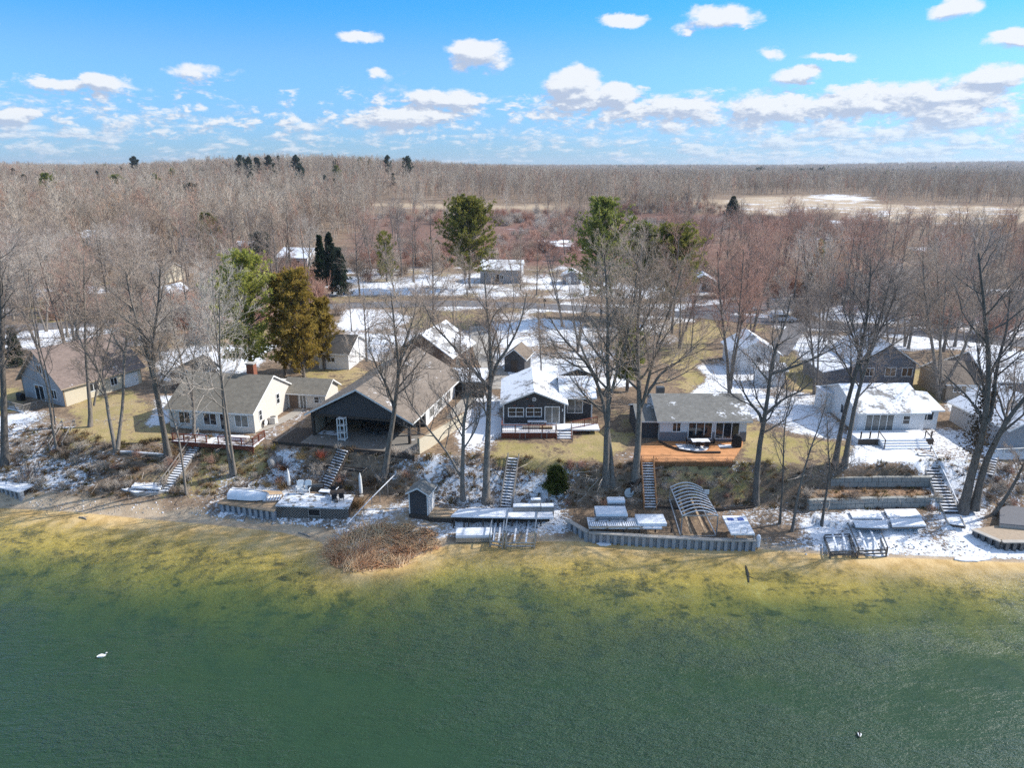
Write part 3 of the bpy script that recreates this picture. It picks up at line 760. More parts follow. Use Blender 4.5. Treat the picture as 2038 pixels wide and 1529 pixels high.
# rear wing with porch recess
gable_wall(10.62, 15.6, 8.2, 12.2, 2.3, 1.15, 'x', MT['beige'], hB, name='wing_wall')
gable_roof(10.2, 15.6, 8.2, 12.2, 2.3, 1.15, 'x', [R['grey'], MT['white']], hB, .4, .35, name='wing_roof')
gable_wall(0.3, 10.6, 10.05, 13.5, 2.3, .5, 'x', MT['beige'], hB, name='rear_wall')
fn = lambda s, o, z: (s, 8.2 - o, z)
door(hB, fn, 12.2, .02, .95, 2.0, 'white', 'curtain'); window(hB, fn, 14.1, 1.0, .75, .9, bars=1)
MB().box(10.9, 12.0, 8.12, 8.18, 0, 2.2).build('porch_opening_shade', MT['brownsid'], hB)  # flat brown panel; the porch opening's shade put into its colour
ac = thing('air_conditioner', 'beige outdoor unit against the sunlit side of the ranch house', 'air conditioner', hB.matrix_basis @ Vector((11.2, 3.2, 0)), rzB)
MB().box(-.4, .4, -.4, .4, 0, .8).build('cabinet', MT['beige'], ac, bevel=.04); MB().lathe([(.33, 0), (.33, .03)], 16, (0, 0, .8)).build('fan_grille', MT['darkmetal'], ac)
tub = thing('hose_reel', 'round dark hose reel on the ranch house side wall', 'hose reel', hB.matrix_basis @ Vector((10.72, 1.9, .55)), rzB)
MB().tube([(0, 0, 0), (.22, 0, 0)], .3, 16).build('drum', MT['darkwood'], tub); MB().tube([(.22, 0, 0), (.26, 0, 0)], .36, 16).build('flange', MT['white'], tub)
# deck of B
pB = G(345, 876)
dk = thing('deck', 'snow dusted red brown deck in front of the warm white ranch house', 'deck', (pB[0], pB[1], 4.5), rzB)
MB().box(0, 9.8, -.3, 2.6, -.02, .12).build('floor', MT['snowpart'], dk)
MB().box(-.03, 9.83, -.36, -.3, -.35, .1).build('rim_board', MT['redwood'], dk)
for x in (.1, 2.4, 4.8, 7.2, 9.6): MB().box(x - .08, x + .08, -.28, -.12, -1.9, -.03).build('post', MT['redwood'], dk)
railing(dk, [(.1, -.2, .12), (4.2, -.2, .12)], .85, 'redwood', .14); railing(dk, [(5.6, -.2, .12), (9.7, -.2, .12), (9.7, 2.4, .12)], .85, 'redwood', .14)
tb = thing('boat_cover', 'low white covered bench on the red brown deck of the ranch house', 'bench', dk.matrix_basis @ Vector((7.2, 1.2, .12)), rzB)
tb.name = 'covered_bench'
MB().box(-1.2, 1.2, -.35, .35, 0, .45).build('cover', MT['snow'], tb, bevel=.1)
MB().box(-1.25, 1.25, -.4, .4, .02, .06).build('base', MT['greywood'], tb)

# C long house with an open gable porch
p = G(622, 868); rzC = -.235
hC = thing('porch_house', 'long brown roofed house with a dark open gable porch facing the lake', 'house', (p[0], p[1], 4.75), rzC)
LM.append((*keep(hC, 10, 16), 'long house with the open gable porch'))
wC, hC_, rC = 11.8, 2.75, 3.1
gable_wall(.1, wC - .1, 5.2, 18, hC_, rC - .03, 'y', MT['whitesid'], hC)
gable_roof(0, wC, 0, 18, hC_, rC, 'y', [R['brownsnow'], MT['white']], hC, .55, .5, t=.2)
MB().prism([(.12, 5.12, 0), (wC - .12, 5.12, 0), (wC - .12, 5.12, hC_ - .02), (wC / 2, 5.12, hC_ + rC - .06), (.12, 5.12, hC_ - .02)], (0, .06, 0)).build('porch_back_shade', MT['dark'], hC, 'charcoal wall at the back of the porch')  # dark sheet before the white wall holds the porch's inner shade in its colour
MB().prism([(.4, .05, hC_ - .05), (wC - .4, .05, hC_ - .05), (wC / 2, .05, hC_ + rC - .2)], (0, .12, 0)).build('gable_shade_panel', MT['dark'], hC)  # dark panel closes the open gable; interior shade put into its colour
MB().box(.0, wC, .02, .26, hC_ - .32, hC_ - .06).build('beam', MT['darkwood'], hC)
for x, y in ((.15, .15), (wC - .15, .15), (.15, 3.0), (wC - .15, 3.0)):
    MB().box(x - .14, x + .14, y - .14, y + .14, 0, hC_ - .06).build('post', MT['darkwood'], hC)
MB().box(.02, .12, .4, 5.1, 0, hC_ - .1).build('side_panel', MT['tansid'], hC)
fn = lambda s, o, z: (s, 5.1 - o, z)
door(hC, fn, 3.2, .05, 2.4, 2.1, 'dark', 'glass'); window(hC, fn, 6.6, 1.0, 1.4, 1.1, glass='curtain', mull=2)
fR = lambda s, o, z: (wC - .1 + o, s, z)
for s_ in (6.4, 9.2, 12.6): window(hC, fR, s_, .7, 1.6, 1.4, mull=2, glass='curtain')
# patio of C
pt = thing('patio', 'concrete patio with dark timber edging under and before the open gable porch', 'patio', (p[0], p[1], 4.75), rzC)
MB().box(-3.2, 13.2, -2.6, 6, -.5, .03).build('slab', plain('damp_patio_concrete', (.20, .185, .165), .85, .4, .9, snow=.25), pt)
MB().box(-3.3, 13.3, -2.85, -2.62, -1.1, .12).build('timber_edge', MT['darkwood'], pt)
MB().box(-3.0, -.2, -2.4, 3.0, .03, .045).build('mat', MT['darkwood'], pt, 'dark wet strip beside the porch')  # thin dark sheet on the slab left of the porch
MB().box(.4, 3, .6, 3.5, .03, .05).build('paver_field', MT['snowpart'], pt)
sc = thing('lattice_post', 'white lattice post frame standing under the open gable porch', 'trellis', hC.matrix_basis @ Vector((4.0, -.5, .04)), rzC)
m_ = MB()
for x in (-.4, .4):
    for y in (-.3, .3): m_.box(x - .05, x + .05, y - .05, y + .05, 0, 2.6)
m_.build('frame', MT['white'], sc)
for z in (.05, .85, 1.7, 2.5): MB().box(-.44, .44, -.28, .28, z, z + .08).build('shelf', MT['white'], sc)
pw = thing('privacy_fence', 'tall cream board fence running back from the shore beside the open gable porch', 'fence', G(835, 904), 0)
a, b = G(835, 904), G(926, 843); dv = b - a; pw.rotation_euler.z = math.atan2(dv[1], dv[0]); L = math.hypot(dv[0], dv[1])
MB().box(0, L, -.05, .05, -.4, 1.75).build('panel', MT['cream'], pw); m_ = MB()
MB().box(-.05, L + .05, -.09, .09, 1.75, 1.83).build('cap', MT['tanwood'], pw)
for i in range(6): MB().box(L * i / 5 - .06, L * i / 5 + .06, .06, .18, -.4, 1.74).build('post', MT['tanwood'], pw)
def table_set(loc, rz, lab, top='darkwood', nch=4, topl=1.8, chl='dark chair tucked at the outdoor table', grp='patio chairs', what='table'):
    t = thing('patio_table', lab, what, loc, rz)
    MB().box(-topl / 2, topl / 2, -.5, .5, .68, .74).build('table_top', MT[top], t, bevel=.02)
    for x in (-topl / 2 + .15, topl / 2 - .15):
        for y in (-.4, .4): MB().box(x - .03, x + .03, y - .03, y + .03, 0, .68).build('leg', MT['darkmetal'], t)
    M_ = Matrix.Translation(Vector(loc)) @ Matrix.Rotation(rz, 4, 'Z')
    pos = [(-topl / 4, -.75, 0), (topl / 4, -.75, 0), (-topl / 4, .75, math.pi), (topl / 4, .75, math.pi), (-topl / 2 - .3, 0, -math.pi / 2), (topl / 2 + .3, 0, math.pi / 2)]
    nm = ['front left', 'front right', 'back left', 'back right', 'left end', 'right end']
    for i in range(nch):
        x, y, r = pos[i]
        chair(M_ @ Vector((x, y, 0)), rz + r, chl + ', ' + nm[i] + ' seat', grp)
    return t
CH = {}
def chair(loc, rz, label, group):
    c = thing('patio_chair', label, 'chair', loc, rz, group)
    if not CH:
        CH['seat'] = MB().box(-.24, .24, -.24, .24, .4, .45)
        CH['backrest'] = MB().box(-.24, .24, -.27, -.22, .45, .95)
        CH['legs'] = [MB().box(x - .02, x + .02, y - .02, y + .02, 0, .4) for x in (-.2, .2) for y in (-.22, .2)]
        CH['me'] = {}
    for k in ('seat', 'backrest'):
        if k not in CH['me']:
            o = CH[k].build(k, MT['black'], c); CH['me'][k] = o.data
        else: link(k, CH['me'][k], c)
    for i, l in enumerate(CH['legs']):
        if ('leg', i) not in CH['me']:
            o = l.build('leg', MT['darkmetal'], c); CH['me'][('leg', i)] = o.data
        else: link('leg', CH['me'][('leg', i)], c)
table_set(hC.matrix_basis @ Vector((6.6, 2.4, .035)), rzC, 'dark dining table in the shade of the open gable porch', 'darkwood', 6, 2.2, 'dark chair at the dining table in the open gable porch', 'chairs under the open gable porch')

# D dark cottage with red deck
p = G(1001, 868)
hD, f = house('dark_cottage', 'charcoal cottage with white trim and snowy roof above a red deck', 'house', (p[0], p[1] + 2.3, 5.4), 0, 7.1, 9.5, 2.45, 1.45, 'y', MT['dark'], R['full'], 'white', oe=.35, og=.45)
LM.append((*keep(hD, 10.5, 9), 'charcoal cottage'))
corner_boards(hD, 7.1, 9.5, 2.45)
window(hD, f['F'], .55, .85, 1.85, 1.15, mull=2, bars=1, glass='glass'); window(hD, f['F'], 2.6, .85, 1.85, 1.15, mull=2, bars=1, glass='glass')
door(hD, f['F'], 4.75, .08, 1.75, 2.05, 'white', 'curtain')
fanp = hD.matrix_basis @ Vector((3.55, -.03, 3.0))
em = thing('round_wall_plaque', 'round white plaque in the gable of the charcoal cottage', 'plaque', fanp, 0)
MB().tube([(0, 0, 0), (0, -.05, 0)], .24, 18).build('rim', MT['white'], em); MB().tube([(0, -.05, 0), (0, -.07, 0)], .17, 18).build('face', MT['greysid'], em)
for i, (x, z) in enumerate(((1.3, 2.25), (2.75, 3.05), (3.0, 2.2), (3.35, 2.2))):
    fs_ = thing('wall_ornament', ['small red ornament low on the left of the charcoal gable', 'small red ornament beside the round plaque in the charcoal gable', 'small red ornament above the middle window of the charcoal cottage', 'small red ornament nearest the door of the charcoal cottage'][i], 'ornament', hD.matrix_basis @ Vector((x, -.03, z)), 0, 'red ornaments on the charcoal gable')
    MB().prism([(-.16, 0, 0), (-.05, 0, .07), (.08, 0, .02), (.16, 0, .07), (.16, 0, -.07), (.08, 0, -.02), (-.05, 0, -.07)], (0, -.03, 0)).build('body', MT['redpaint'] if 'redpaint' in MT else MT['brick'], fs_)
MB().box(7.12, 10.5, 2.4, 9.5, -1, 2.5).build('side_wing_wall', MT['dark'], hD)
fn = lambda s, o, z: (s, 2.4 - o, z)
window(hD, fn, 7.5, .45, 1.9, 1.85, mull=2, glass='curtain')
mb = MB().prism([(6.6, 1.75, 2.38), (6.6, 5.9, 3.85), (6.6, 10.1, 2.38), (6.6, 10.1, 2.55), (6.6, 5.9, 4.04), (6.6, 1.75, 2.55)], (4.35, 0, 0), 1)
for i, fc in enumerate(mb.f):
    zc = sum(mb.v[k][2] for k in fc) / len(fc)
    if len(fc) == 4 and zc > 3.2: mb.m[i] = 0
mb.build('side_wing_roof', [R['full'], MT['white']], hD)
MB().box(10.36, 10.53, 2.36, 2.52, -.6, 2.4).build('corner_board', MT['white'], hD)
lt = MB().box(6.75, 6.87, -.12, -.03, 1.55, 1.85).build('porch_lamp', MT['white'], hD)
dk = thing('deck', 'red stained deck with snow on its boards before the charcoal cottage', 'deck', (p[0], p[1], 5.4), 0)
MB().box(-.15, 6.0, -.7, 2.24, -.1, .06).box(6.0, 10.9, .3, 2.24, -.1, .058).build('floor', MT['snow'], dk)
MB().box(-.17, 6.02, -.74, -.7, -.95, .02).build('skirting', MT['redwood'], dk)
for x in (1.9, 2.5, 4.3, 4.9): MB().box(x - .04, x + .04, -.78, -.74, -.95, .0).build('skirting_batten', MT['greywood'], dk)
MB().prism([(7.7, .25, -.95), (10.9, 2.0, -.95), (10.9, 2.0, .02), (7.7, .25, .02)], (-.06, .06, 0)).build('side_skirting', MT['redwood'], dk)
railing(dk, [(-.1, 2.1, .06), (-.1, -.6, .06), (5.9, -.6, .06)], .85, 'redwood', .2)
railing(dk, [(7.7, .4, .06), (10.8, 2.05, .06)], .85, 'redwood', .25)
st_ = MB()
for i in range(5): st_.box(6.05, 7.65, -1.6 + i * .33, -1.3 + i * .33, -.95 + i * .19, -.85 + i * .19)
st_.build('step', MT['snow'], dk)
for x in (6.0, 7.68): MB().prism([(x - .04, -1.7, -1.1), (x - .04, -1.7, -.8), (x - .04, .2, .05), (x - .04, .2, -.25)], (.08, 0, 0)).build('stringer', MT['redwood'], dk)
for x in (6.0, 7.68): MB().bar((x, -1.65, -.95), (x, -1.65, .1), .08).bar((x, .2, 0), (x, .2, .95), .08).bar((x, -1.7, .1), (x, .25, .98), .07).build('handrail', MT['greywood'], dk)
kx = thing('kayak_stand', 'grey and brown long planter boxes lying on the snowy red deck', 'planter', (p[0] + 2.2, p[1] + .3, 5.46), 0)
kx.name = 'planter_row'
MB().box(0, 1.9, 0, .45, 0, .3).build('trough', MT['greywood'], kx); MB().box(1.92, 3.4, .0, .45, 0, .28).build('box', MT['tanwood'], kx)
bn = thing('deck_bench', 'snow topped bench against the windows of the charcoal cottage', 'bench', (p[0] + 2.8, p[1] + 1.5, 5.46), 0)
MB().box(0, 2.2, 0, .5, .4, .5).build('seat', MT['snow'], bn)
for x in (.1, 2.0): MB().box(x, x + .1, .05, .45, 0, .4).build('leg', MT['redwood'], bn)

# E low cottage with orange deck
p = G(1312, 879)
hE, f = house('low_cottage', 'low white and slate cottage with frosted grey roof behind an orange deck', 'house', (p[0], p[1], 4.95), 0, 9.5, 8.0, 2.45, 1.5, 'x', MT['whitesid'], R['greysnow'], 'white', oe=.6, og=.45)
LM.append((*keep(hE, 9.5, 8), 'low cottage behind the orange deck'))
MB().box(-.03, 9.53, -.04, -.006, -.5, .95).build('lower_cladding', MT['bluegrey'], hE, 'slate blue lower wall')
fn = lambda s, o, z: (s, -.03 - o, z)
for s_ in (3.05, 6.05):
    o = window(hE, fn, s_, .15, 2.7, 2.1, 'window', mull=3, glass='glass')
window(hE, fn, 1.3, .95, 1.0, 1.2, mull=2)
window(hE, f['R'], 3, .9, 1.2, 1.2, mull=2)
MB().box(.6, 1.5, 5.6, 6.3, 3.2, 4.3).build('roof_vent', MT['darkmetal'], hE)
gable_wall(-2.4, -.04, .9, 6, 2.0, .5, 'x', MT['dark'], hE, name='lean_to_wall')
gable_roof(-2.4, -.3, .9, 6, 2.0, .9, 'x', [R['greysnow'], MT['white']], hE, .4, .1, name='lean_to_roof')
pd = U(1276, 919, 4.75); pd2 = U(1456, 918, 4.75); pd3 = U(1477, 884, 4.75)
dk = thing('deck', 'bright orange stained deck in front of the low white and slate cottage', 'deck', (pd[0], pd[1], 4.75), 0)
q = lambda px, py: (U(px, py, 4.85) - np.array((pd[0], pd[1], 4.75)))
poly = [q(1273, 919), q(1456, 918), q(1478, 885), q(1479, 876), q(1312, 877), q(1277, 884)]
MB().prism([(a[0], a[1], -.12) for a in poly], (0, 0, .2)).build('floor', MT['orange'], dk)
MB().box(poly[0][0], poly[1][0], poly[0][1] - .06, poly[0][1] - .01, -.4, .04).build('rim_board', MT['orange'], dk)
for i in range(6):
    x = poly[0][0] + .15 + (poly[1][0] - poly[0][0] - .3) * i / 5; MB().box(x - .07, x + .07, poly[0][1] + .02, poly[0][1] + .16, -1.4, -.12).build('post', MT['orange'], dk)
# curved dark bench rail and snow patch
cv = [q(1312, 880), q(1330, 889), q(1352, 897), q(1387, 902), q(1434, 902)]
MB().tube([(a[0], a[1], .2) for a in cv], .11, 6).build('curb_rail', MT['darkwood'], dk)
MB().prism([(a[0], a[1], .085) for a in (q(1344, 884), q(1372, 885), q(1412, 890), q(1405, 897), q(1385, 899), q(1352, 893))], (0, 0, .03)).build('snow_patch', MT['snow'], dk)
MB().box(*(lambda a, b: (a[0], b[0], a[1], a[1] + .35))(q(1418, 877.5), q(1460, 877.5)), .08, .3).build('door_step', MT['orange'], dk)
tp = U(1393, 889, 4.85)
table_set((tp[0], tp[1], 4.85), 0, 'snow topped glass table with dark chairs on the orange deck', 'snowblue', 6, 1.9, 'dark chair at the table on the orange deck', 'chairs on the orange deck')
gp_ = U(1465, 889, 4.85)
gr = thing('barbecue_grill', 'tall black covered grill on the right end of the orange deck', 'grill', tuple(gp_), 0)
MB().prism([(-.5, -.3, 0), (.5, -.3, 0), (.5, -.3, 1.0), (.28, -.3, 1.35), (-.1, -.3, 1.4), (-.42, -.3, 1.05)], (0, .6, 0)).build('cover', MT['black'], gr, bevel=.08)
mp = U(1445, 888, 4.85)
mt_ = thing('door_mat', 'grey mat lying on the orange deck beside the black covered grill', 'mat', (mp[0], mp[1], 4.85), 0)
MB().box(-.8, .8, -.4, .4, -.03, .012).build('rug', MT['snowblue'], mt_)

# F white house with snow roof
p = G(1704, 864)
hF, f = house('white_house', 'white bungalow under a smooth snowy roof above the concrete stairs', 'house', (p[0], p[1], 4.95), .03, 7.6, 9.5, 2.5, 1.75, 'x', MT['whitesid'], R['full'], 'white', oe=.5, og=.4)
LM.append((*keep(hF, 10, 9.5), 'white bungalow'))
gable_wall(7.62, 9.9, 1.2, 8, 2.3, .8, 'x', MT['whitesid'], hF, name='side_wing_wall'); gable_roof(7.2, 9.9, 1.2, 8, 2.3, .85, 'x', [R['full'], MT['white']], hF, .5, .4, name='side_wing_roof')
window(hF, f['F'], .8, .12, 3.3, 2.15, mull=4, glass='curtain'); window(hF, f['F'], 5.05, .95, .9, 1.1, bars=1)
fn = lambda s, o, z: (s, 1.2 - o, z)
window(hF, fn, 7.8, .95, 1.6, 1.15, mull=2)
window(hF, f['L'], 3.4, 1.0, .8, 1.2)
MB().box(-.9, -.02, 6.4, 9.0, -.5, 2.7).build('side_bay', MT['whitesid'], hF)
MB().box(-1.0, -.02, 6.3, 9.1, 2.7, 2.8).build('side_bay_roof', MT['snow'], hF)
pf = U(1745, 885, 4.85)
dk = thing('deck', 'snow covered deck with wide front steps below the white bungalow', 'deck', (pf[0], pf[1], 5.25), .02)
MB().box(-1.9, 6.4, .4, 3.0, -.5, .1).build('floor', MT['snow'], dk)
st_ = MB()
for i in range(4): st_.box(.4, 5.4, -1.0 + i * .36, -.7 + i * .36, -.6, -.42 + i * .17)
st_.build('step', MT['snow'], dk)
for x in (.3, 5.5): MB().bar((x, -1.0, -.5), (x, -1.0, .5), .08).bar((x, .5, 0), (x, .5, .95), .08).bar((x, -1.05, .5), (x, .55, .98), .07).build('handrail', MT['darkwood'], dk)
for x in (-1.6, -.6, 6.2): MB().box(x - .06, x + .06, .45, .57, -.4, .9).build('post', MT['darkwood'], dk)
MB().box(-1.9, .3, .3, .39, -.6, .05).box(5.5, 6.4, .3, .39, -.6, .05).build('rim_board', MT['darkwood'], dk)

# G at the right edge
p = G(2002, 902)
hG, f = house('edge_house', 'grey house with snowy roof cut off by the right picture edge', 'house', (p[0], p[1], 4.7), .1, 9, 9, 2.6, 2.2, 'y', MT['greysid'], R['full'], 'white')
LM.append((*keep(hG, 9, 9), 'grey house at the right edge'))
window(hG, f['F'], 2.5, .8, 1.5, 1.3, mull=2); window(hG, f['L'], 3, .9, 1.2, 1.2, mull=2)
pg = G(1968, 915)
dk = thing('deck', 'raised deck with white railing beside the house at the right edge', 'deck', (pg[0], pg[1], 4.6), .1)
MB().box(0, 8, 0, 3.2, -.25, .05).build('floor', MT['snow'], dk); railing(dk, [(0, .06, .05), (8, .06, .05)], .9, 'white', .13)
for x in (.2, 2.6, 5): MB().box(x, x + .14, .1, .24, -2.5, -.25).build('post', MT['greywood'], dk)

# ---- behind: garages, sheds, far houses
def small(name, label, cat, px, py, rz, w, d, h, rise, axis, wall, roof, phrase=None, wins=(), doors=(), trim='white', z=None):
    q = G(px, py)
    t, f = house(name, label, cat, (q[0], q[1], q[2] + .02 if z is None else z), rz, w, d, h, rise, axis, MT[wall], R[roof], trim)
    for a in wins: window(t, f[a[0]], *a[1:5], mull=a[5] if len(a) > 5 else 2, glass=a[6] if len(a) > 6 else 'glass')
    for a in doors: door(t, f[a[0]], *a[1:5], *(a[5:] or ['white']))
    c = keep(t, w, d)
    if phrase: LM.append((c[0], c[1], phrase))
    return t
small('garage', 'white garage with dark roof behind the golden cedar', 'garage', 635, 735, -.12, 4.6, 8.2, 2.5, 1.7, 'x', 'whitesid', 'dark', 'white garage by the golden cedar', [('F', 1.3, 1.1, 1.3, .8)], [('R', 3, .02, 2.6, 2.1)])
small('gable_house', 'brown gabled house with snow on the right slope behind the open gable porch', 'house', 785, 738, -.3, 9, 9, 2.8, 3.0, 'y', 'brownsid', 'snow', 'brown gabled house', [('F', 2.4, .9, 1.6, 1.2), ('F', 5.6, .9, 1.2, 1.2), ('R', 2, .9, 1.2, 1.2), ('R', 6, .9, 1.2, 1.2)])
small('carport', 'open carport with flat snowy roof behind the charcoal cottage', 'carport', 893, 788, -.1, 4.6, 5.5, 2.1, .5, 'x', 'darkwood', 'full', 'snowy carport', [], [('F', .8, .02, 3.0, 1.8, 'black')])  # built closed; dark walls and black front paint the shade beneath the roof
small('hut', 'small dark hut with gabled front between the driveway bend and lawn', 'shed', 1004, 740, -.25, 3.0, 4.0, 2.2, 1.2, 'y', 'dark', 'brown', 'small dark hut', [], [('F', 1.0, .02, .95, 1.8, 'darkwood')])
small('shed', 'low charcoal shed with snowy gable just behind the charcoal cottage', 'shed', 1119, 768, 0, 4.1, 4.5, 1.6, .75, 'y', 'dark', 'full', 'low charcoal shed', [], [('F', 1.4, .02, 1.2, 1.4, 'bluegrey')])
small('garage', 'pale garage with smooth snow roof behind the low cottage', 'garage', 1460, 740, -.06, 6.4, 7.5, 2.7, 2.0, 'y', 'whitesid', 'full', 'pale snow-roofed garage', [('F', 3.0, 1.2, .8, 1.1, 1)], [('R', 2, .02, 2.6, 2.1)])
small('shed', 'little white shed in front of the pale garage', 'shed', 1511, 768, -.05, 3.3, 3.0, 2.2, .5, 'x', 'whitesid', 'full', 'little white shed', [], [('F', 1.1, .02, .9, 1.8)])
tN = small('barn', 'grey shaded barn with two warm windows behind the white bungalow', 'barn', 1702, 772, -.03, 7.6, 9.0, 3.4, 2.6, 'y', 'bluegrey', 'full', 'grey barn', [('F', 1.0, 1.6, 1.2, 1.2), ('F', 3.6, 1.6, 1.5, 1.3, 2, 'glassreflect'), ('F', 5.8, 1.6, 1.5, 1.3, 2, 'glassreflect')])
mb = MB().prism([(-4.2, .5, -.4), (-.02, .5, -.4), (-.02, .5, 2.9), (-4.2, .5, 2.0)], (0, 7.5, 0)); mb.build('lean_to_wall', MT['bluegrey'], tN)
MB().prism([(-4.5, .2, 1.96), (-.02, .2, 2.95), (-.02, .2, 3.1), (-4.5, .2, 2.1)], (0, 8.1, 0)).build('lean_to_roof', MT['snowblue'], tN)
small('garage', 'grey roofed tan garage between the barn and the right edge', 'garage', 1880, 796, -.05, 5.0, 7.0, 2.2, 1.9, 'x', 'tansid', 'brown', 'tan garage with grey roof', [('F', .8, 1, 1, .8)], [('F', 2.4, .02, 2.2, 1.9)])
small('house', 'snow roofed house behind the ivy grown tree at the right', 'house', 1962, 800, -.05, 10, 10, 2.8, 2.4, 'x', 'bluegrey', 'full', 'snow-roofed house at the right', [('F', 1.5, 1, 1.5, 1.2), ('F', 5, 1, 1.5, 1.2)])
small('pole_barn', 'long white roofed pole barn across the road near the picture centre', 'barn', 956, 563, -.08, 10.5, 9, 3.4, 1.8, 'x', 'greysid', 'full', 'white-roofed pole barn', [('F', 2.6, .9, 1, 1.2), ('F', 5, .9, 1, 1.2)], [('F', 3.8, .02, 1, 2.1, 'darkwood'), ('R', 3, .02, 3, 2.6)])
small('shed', 'small blue shed with snowy roof right of the pole barn', 'shed', 1119, 566, -.1, 4.6, 5, 2.2, 1.1, 'y', 'bluegrey', 'full', 'small blue shed', [('F', 3, .9, .9, .9)], [('F', 1, .02, 1.2, 1.9)])
small('house', 'white house with snow roof right of the small dark pine', 'house', 552, 532, -.25, 10, 10, 3.0, 2.2, 'x', 'whitesid', 'full', 'white house beyond the cedar', [('F', 2, 1, 1.5, 1.2), ('F', 6, 1, 1.5, 1.2), ('R', 3, 1, 1.4, 1.2)])
small('shed', 'far white shed with snow roof left of the small dark pine', 'shed', 470, 503, -.05, 6.5, 5, 2.4, 1.2, 'x', 'greysid', 'full', 'far white shed', [('F', 1, 1, 1, .9)])
small('house', 'long cream house in the woods at the far left', 'house', 128, 488, -.1, 19, 9, 3.0, 2.2, 'x', 'cream', 'snow', 'long cream house', [('F', 2, 1, 1.6, 1.2), ('F', 7, 1, 1.6, 1.2), ('F', 13, 1, 1.6, 1.2)], [('F', 10, .02, 1.1, 2.1)])
small('garage', 'white garage beside the long cream house at the far left', 'garage', 228, 486, -.05, 6, 6, 2.6, 1.6, 'x', 'whitesid', 'full', 'garage of the cream house', [], [('F', 1.4, .02, 3, 2.1)])
small('house', 'cream house with frosted roof half hidden by bare twigs', 'house', 268, 562, -.2, 9, 8, 2.7, 2.0, 'x', 'cream', 'greysnow', 'half hidden cream house', [('F', 1.5, 1, 1.5, 1.1), ('F', 5.5, 1, 1.5, 1.1)])
small('garage', 'white gabled garage with shaded front left of the white pine', 'garage', 303, 606, -.25, 5.2, 6.2, 2.4, 1.4, 'y', 'whitesid', 'full', 'white gabled garage', [], [('F', 1.1, .02, 2.8, 2)])
small('hut', 'brown hut with snowy roof left of the red maples', 'shed', 1376, 580, -.15, 5.5, 6, 2.4, 1.5, 'y', 'brownsid', 'full', 'brown hut', [('F', 3.4, 1, 1, .9)], [('F', 1.2, .02, 1.1, 1.9)])
small('cabin', 'white cabin glimpsed between bare trees left of the olive pine', 'cabin', 362, 500, -.1, 6.5, 6, 2.6, 1.6, 'x', 'cream', 'full', 'glimpsed white cabin', [('F', 1, 1, 1.2, 1), ('F', 4, 1, 1.2, 1)])
small('shed', 'dark brown shed behind the left end of the ranch house', 'shed', 343, 776, -.15, 3.6, 5, 2.2, 1.2, 'y', 'brownsid', 'brown', 'dark brown shed', [], [('F', 1.2, .02, 1.1, 1.8, 'darkwood')])

# ---- cars
def car(label, px, py, rz, paint, s=1.0):
    q = G(px, py); t = thing('parked_car', label, 'car', q, rz, 'parked cars')
    t.scale = (s, s, s)
    sec = [(-2.3, .35), (2.3, .35), (2.32, .75), (2.1, .95), (1.1, 1.02), (.45, 1.6), (-1.7, 1.66), (-2.2, 1.1), (-2.34, .7)]
    MB().prism([(x, -.88, z) for x, z in sec], (0, 1.76, 0)).build('body', paint, t, bevel=.07)
    MB().prism([(.95, -.895, 1.04), (.42, -.895, 1.5), (-1.55, -.895, 1.55), (-1.95, -.895, 1.1)], (0, 1.79, 0)).build('window', MT['glass'], t)
    MB().prism([(1.12, -.74, 1.06), (.55, -.74, 1.56), (.6, -.74, 1.6), (1.18, -.74, 1.08)], (0, 1.48, 0)).build('windscreen', MT['glass'], t)
    for x in (-1.45, 1.45):
        for y in (-.86, .86):
            w = MB().tube([(x, y - .11, .34), (x, y + .11, .34)], .34, 16).build('wheel', MT['rubber'], t)
            MB().tube([(x, y - .12, .34), (x, y + .12, .34)], .2, 12).build('rim', MT['metal'], w)
    for y in (-.65, .65):
        MB().box(2.2, 2.36, y - .18, y + .18, .66, .8).build('headlight', MT['snowblue'], t); MB().box(-2.38, -2.26, y - .12, y + .12, .75, 1.05).build('tail_light', MT['brick'], t)
    KEEP.append((q[0], q[1], 4))
pw_ = plain('silver_car_paint', (.5, .52, .55), .25, .05, 2, .5, .3); pb_ = plain('blue_car_paint', (.03, .08, .35), .25, .05, 2, .5)
car('silver white car on the road behind the bare tree right of centre', 1556, 641, .04, pw_, 1.05)
car('blue car parked left of the tall white pine', 444, 622, .2, pb_)
q = G(1084, 612)
pb = thing('mailbox_post', 'dark mailbox on a post at the edge of the road near the centre', 'mailbox', q, 0)
MB().box(-.08, .08, -.08, .08, -.2, 1.6).build('post', MT['darkwood'], pb); MB().box(-.3, .3, -.28, .28, 1.3, 1.9).build('box', MT['black'], pb, bevel=.06)
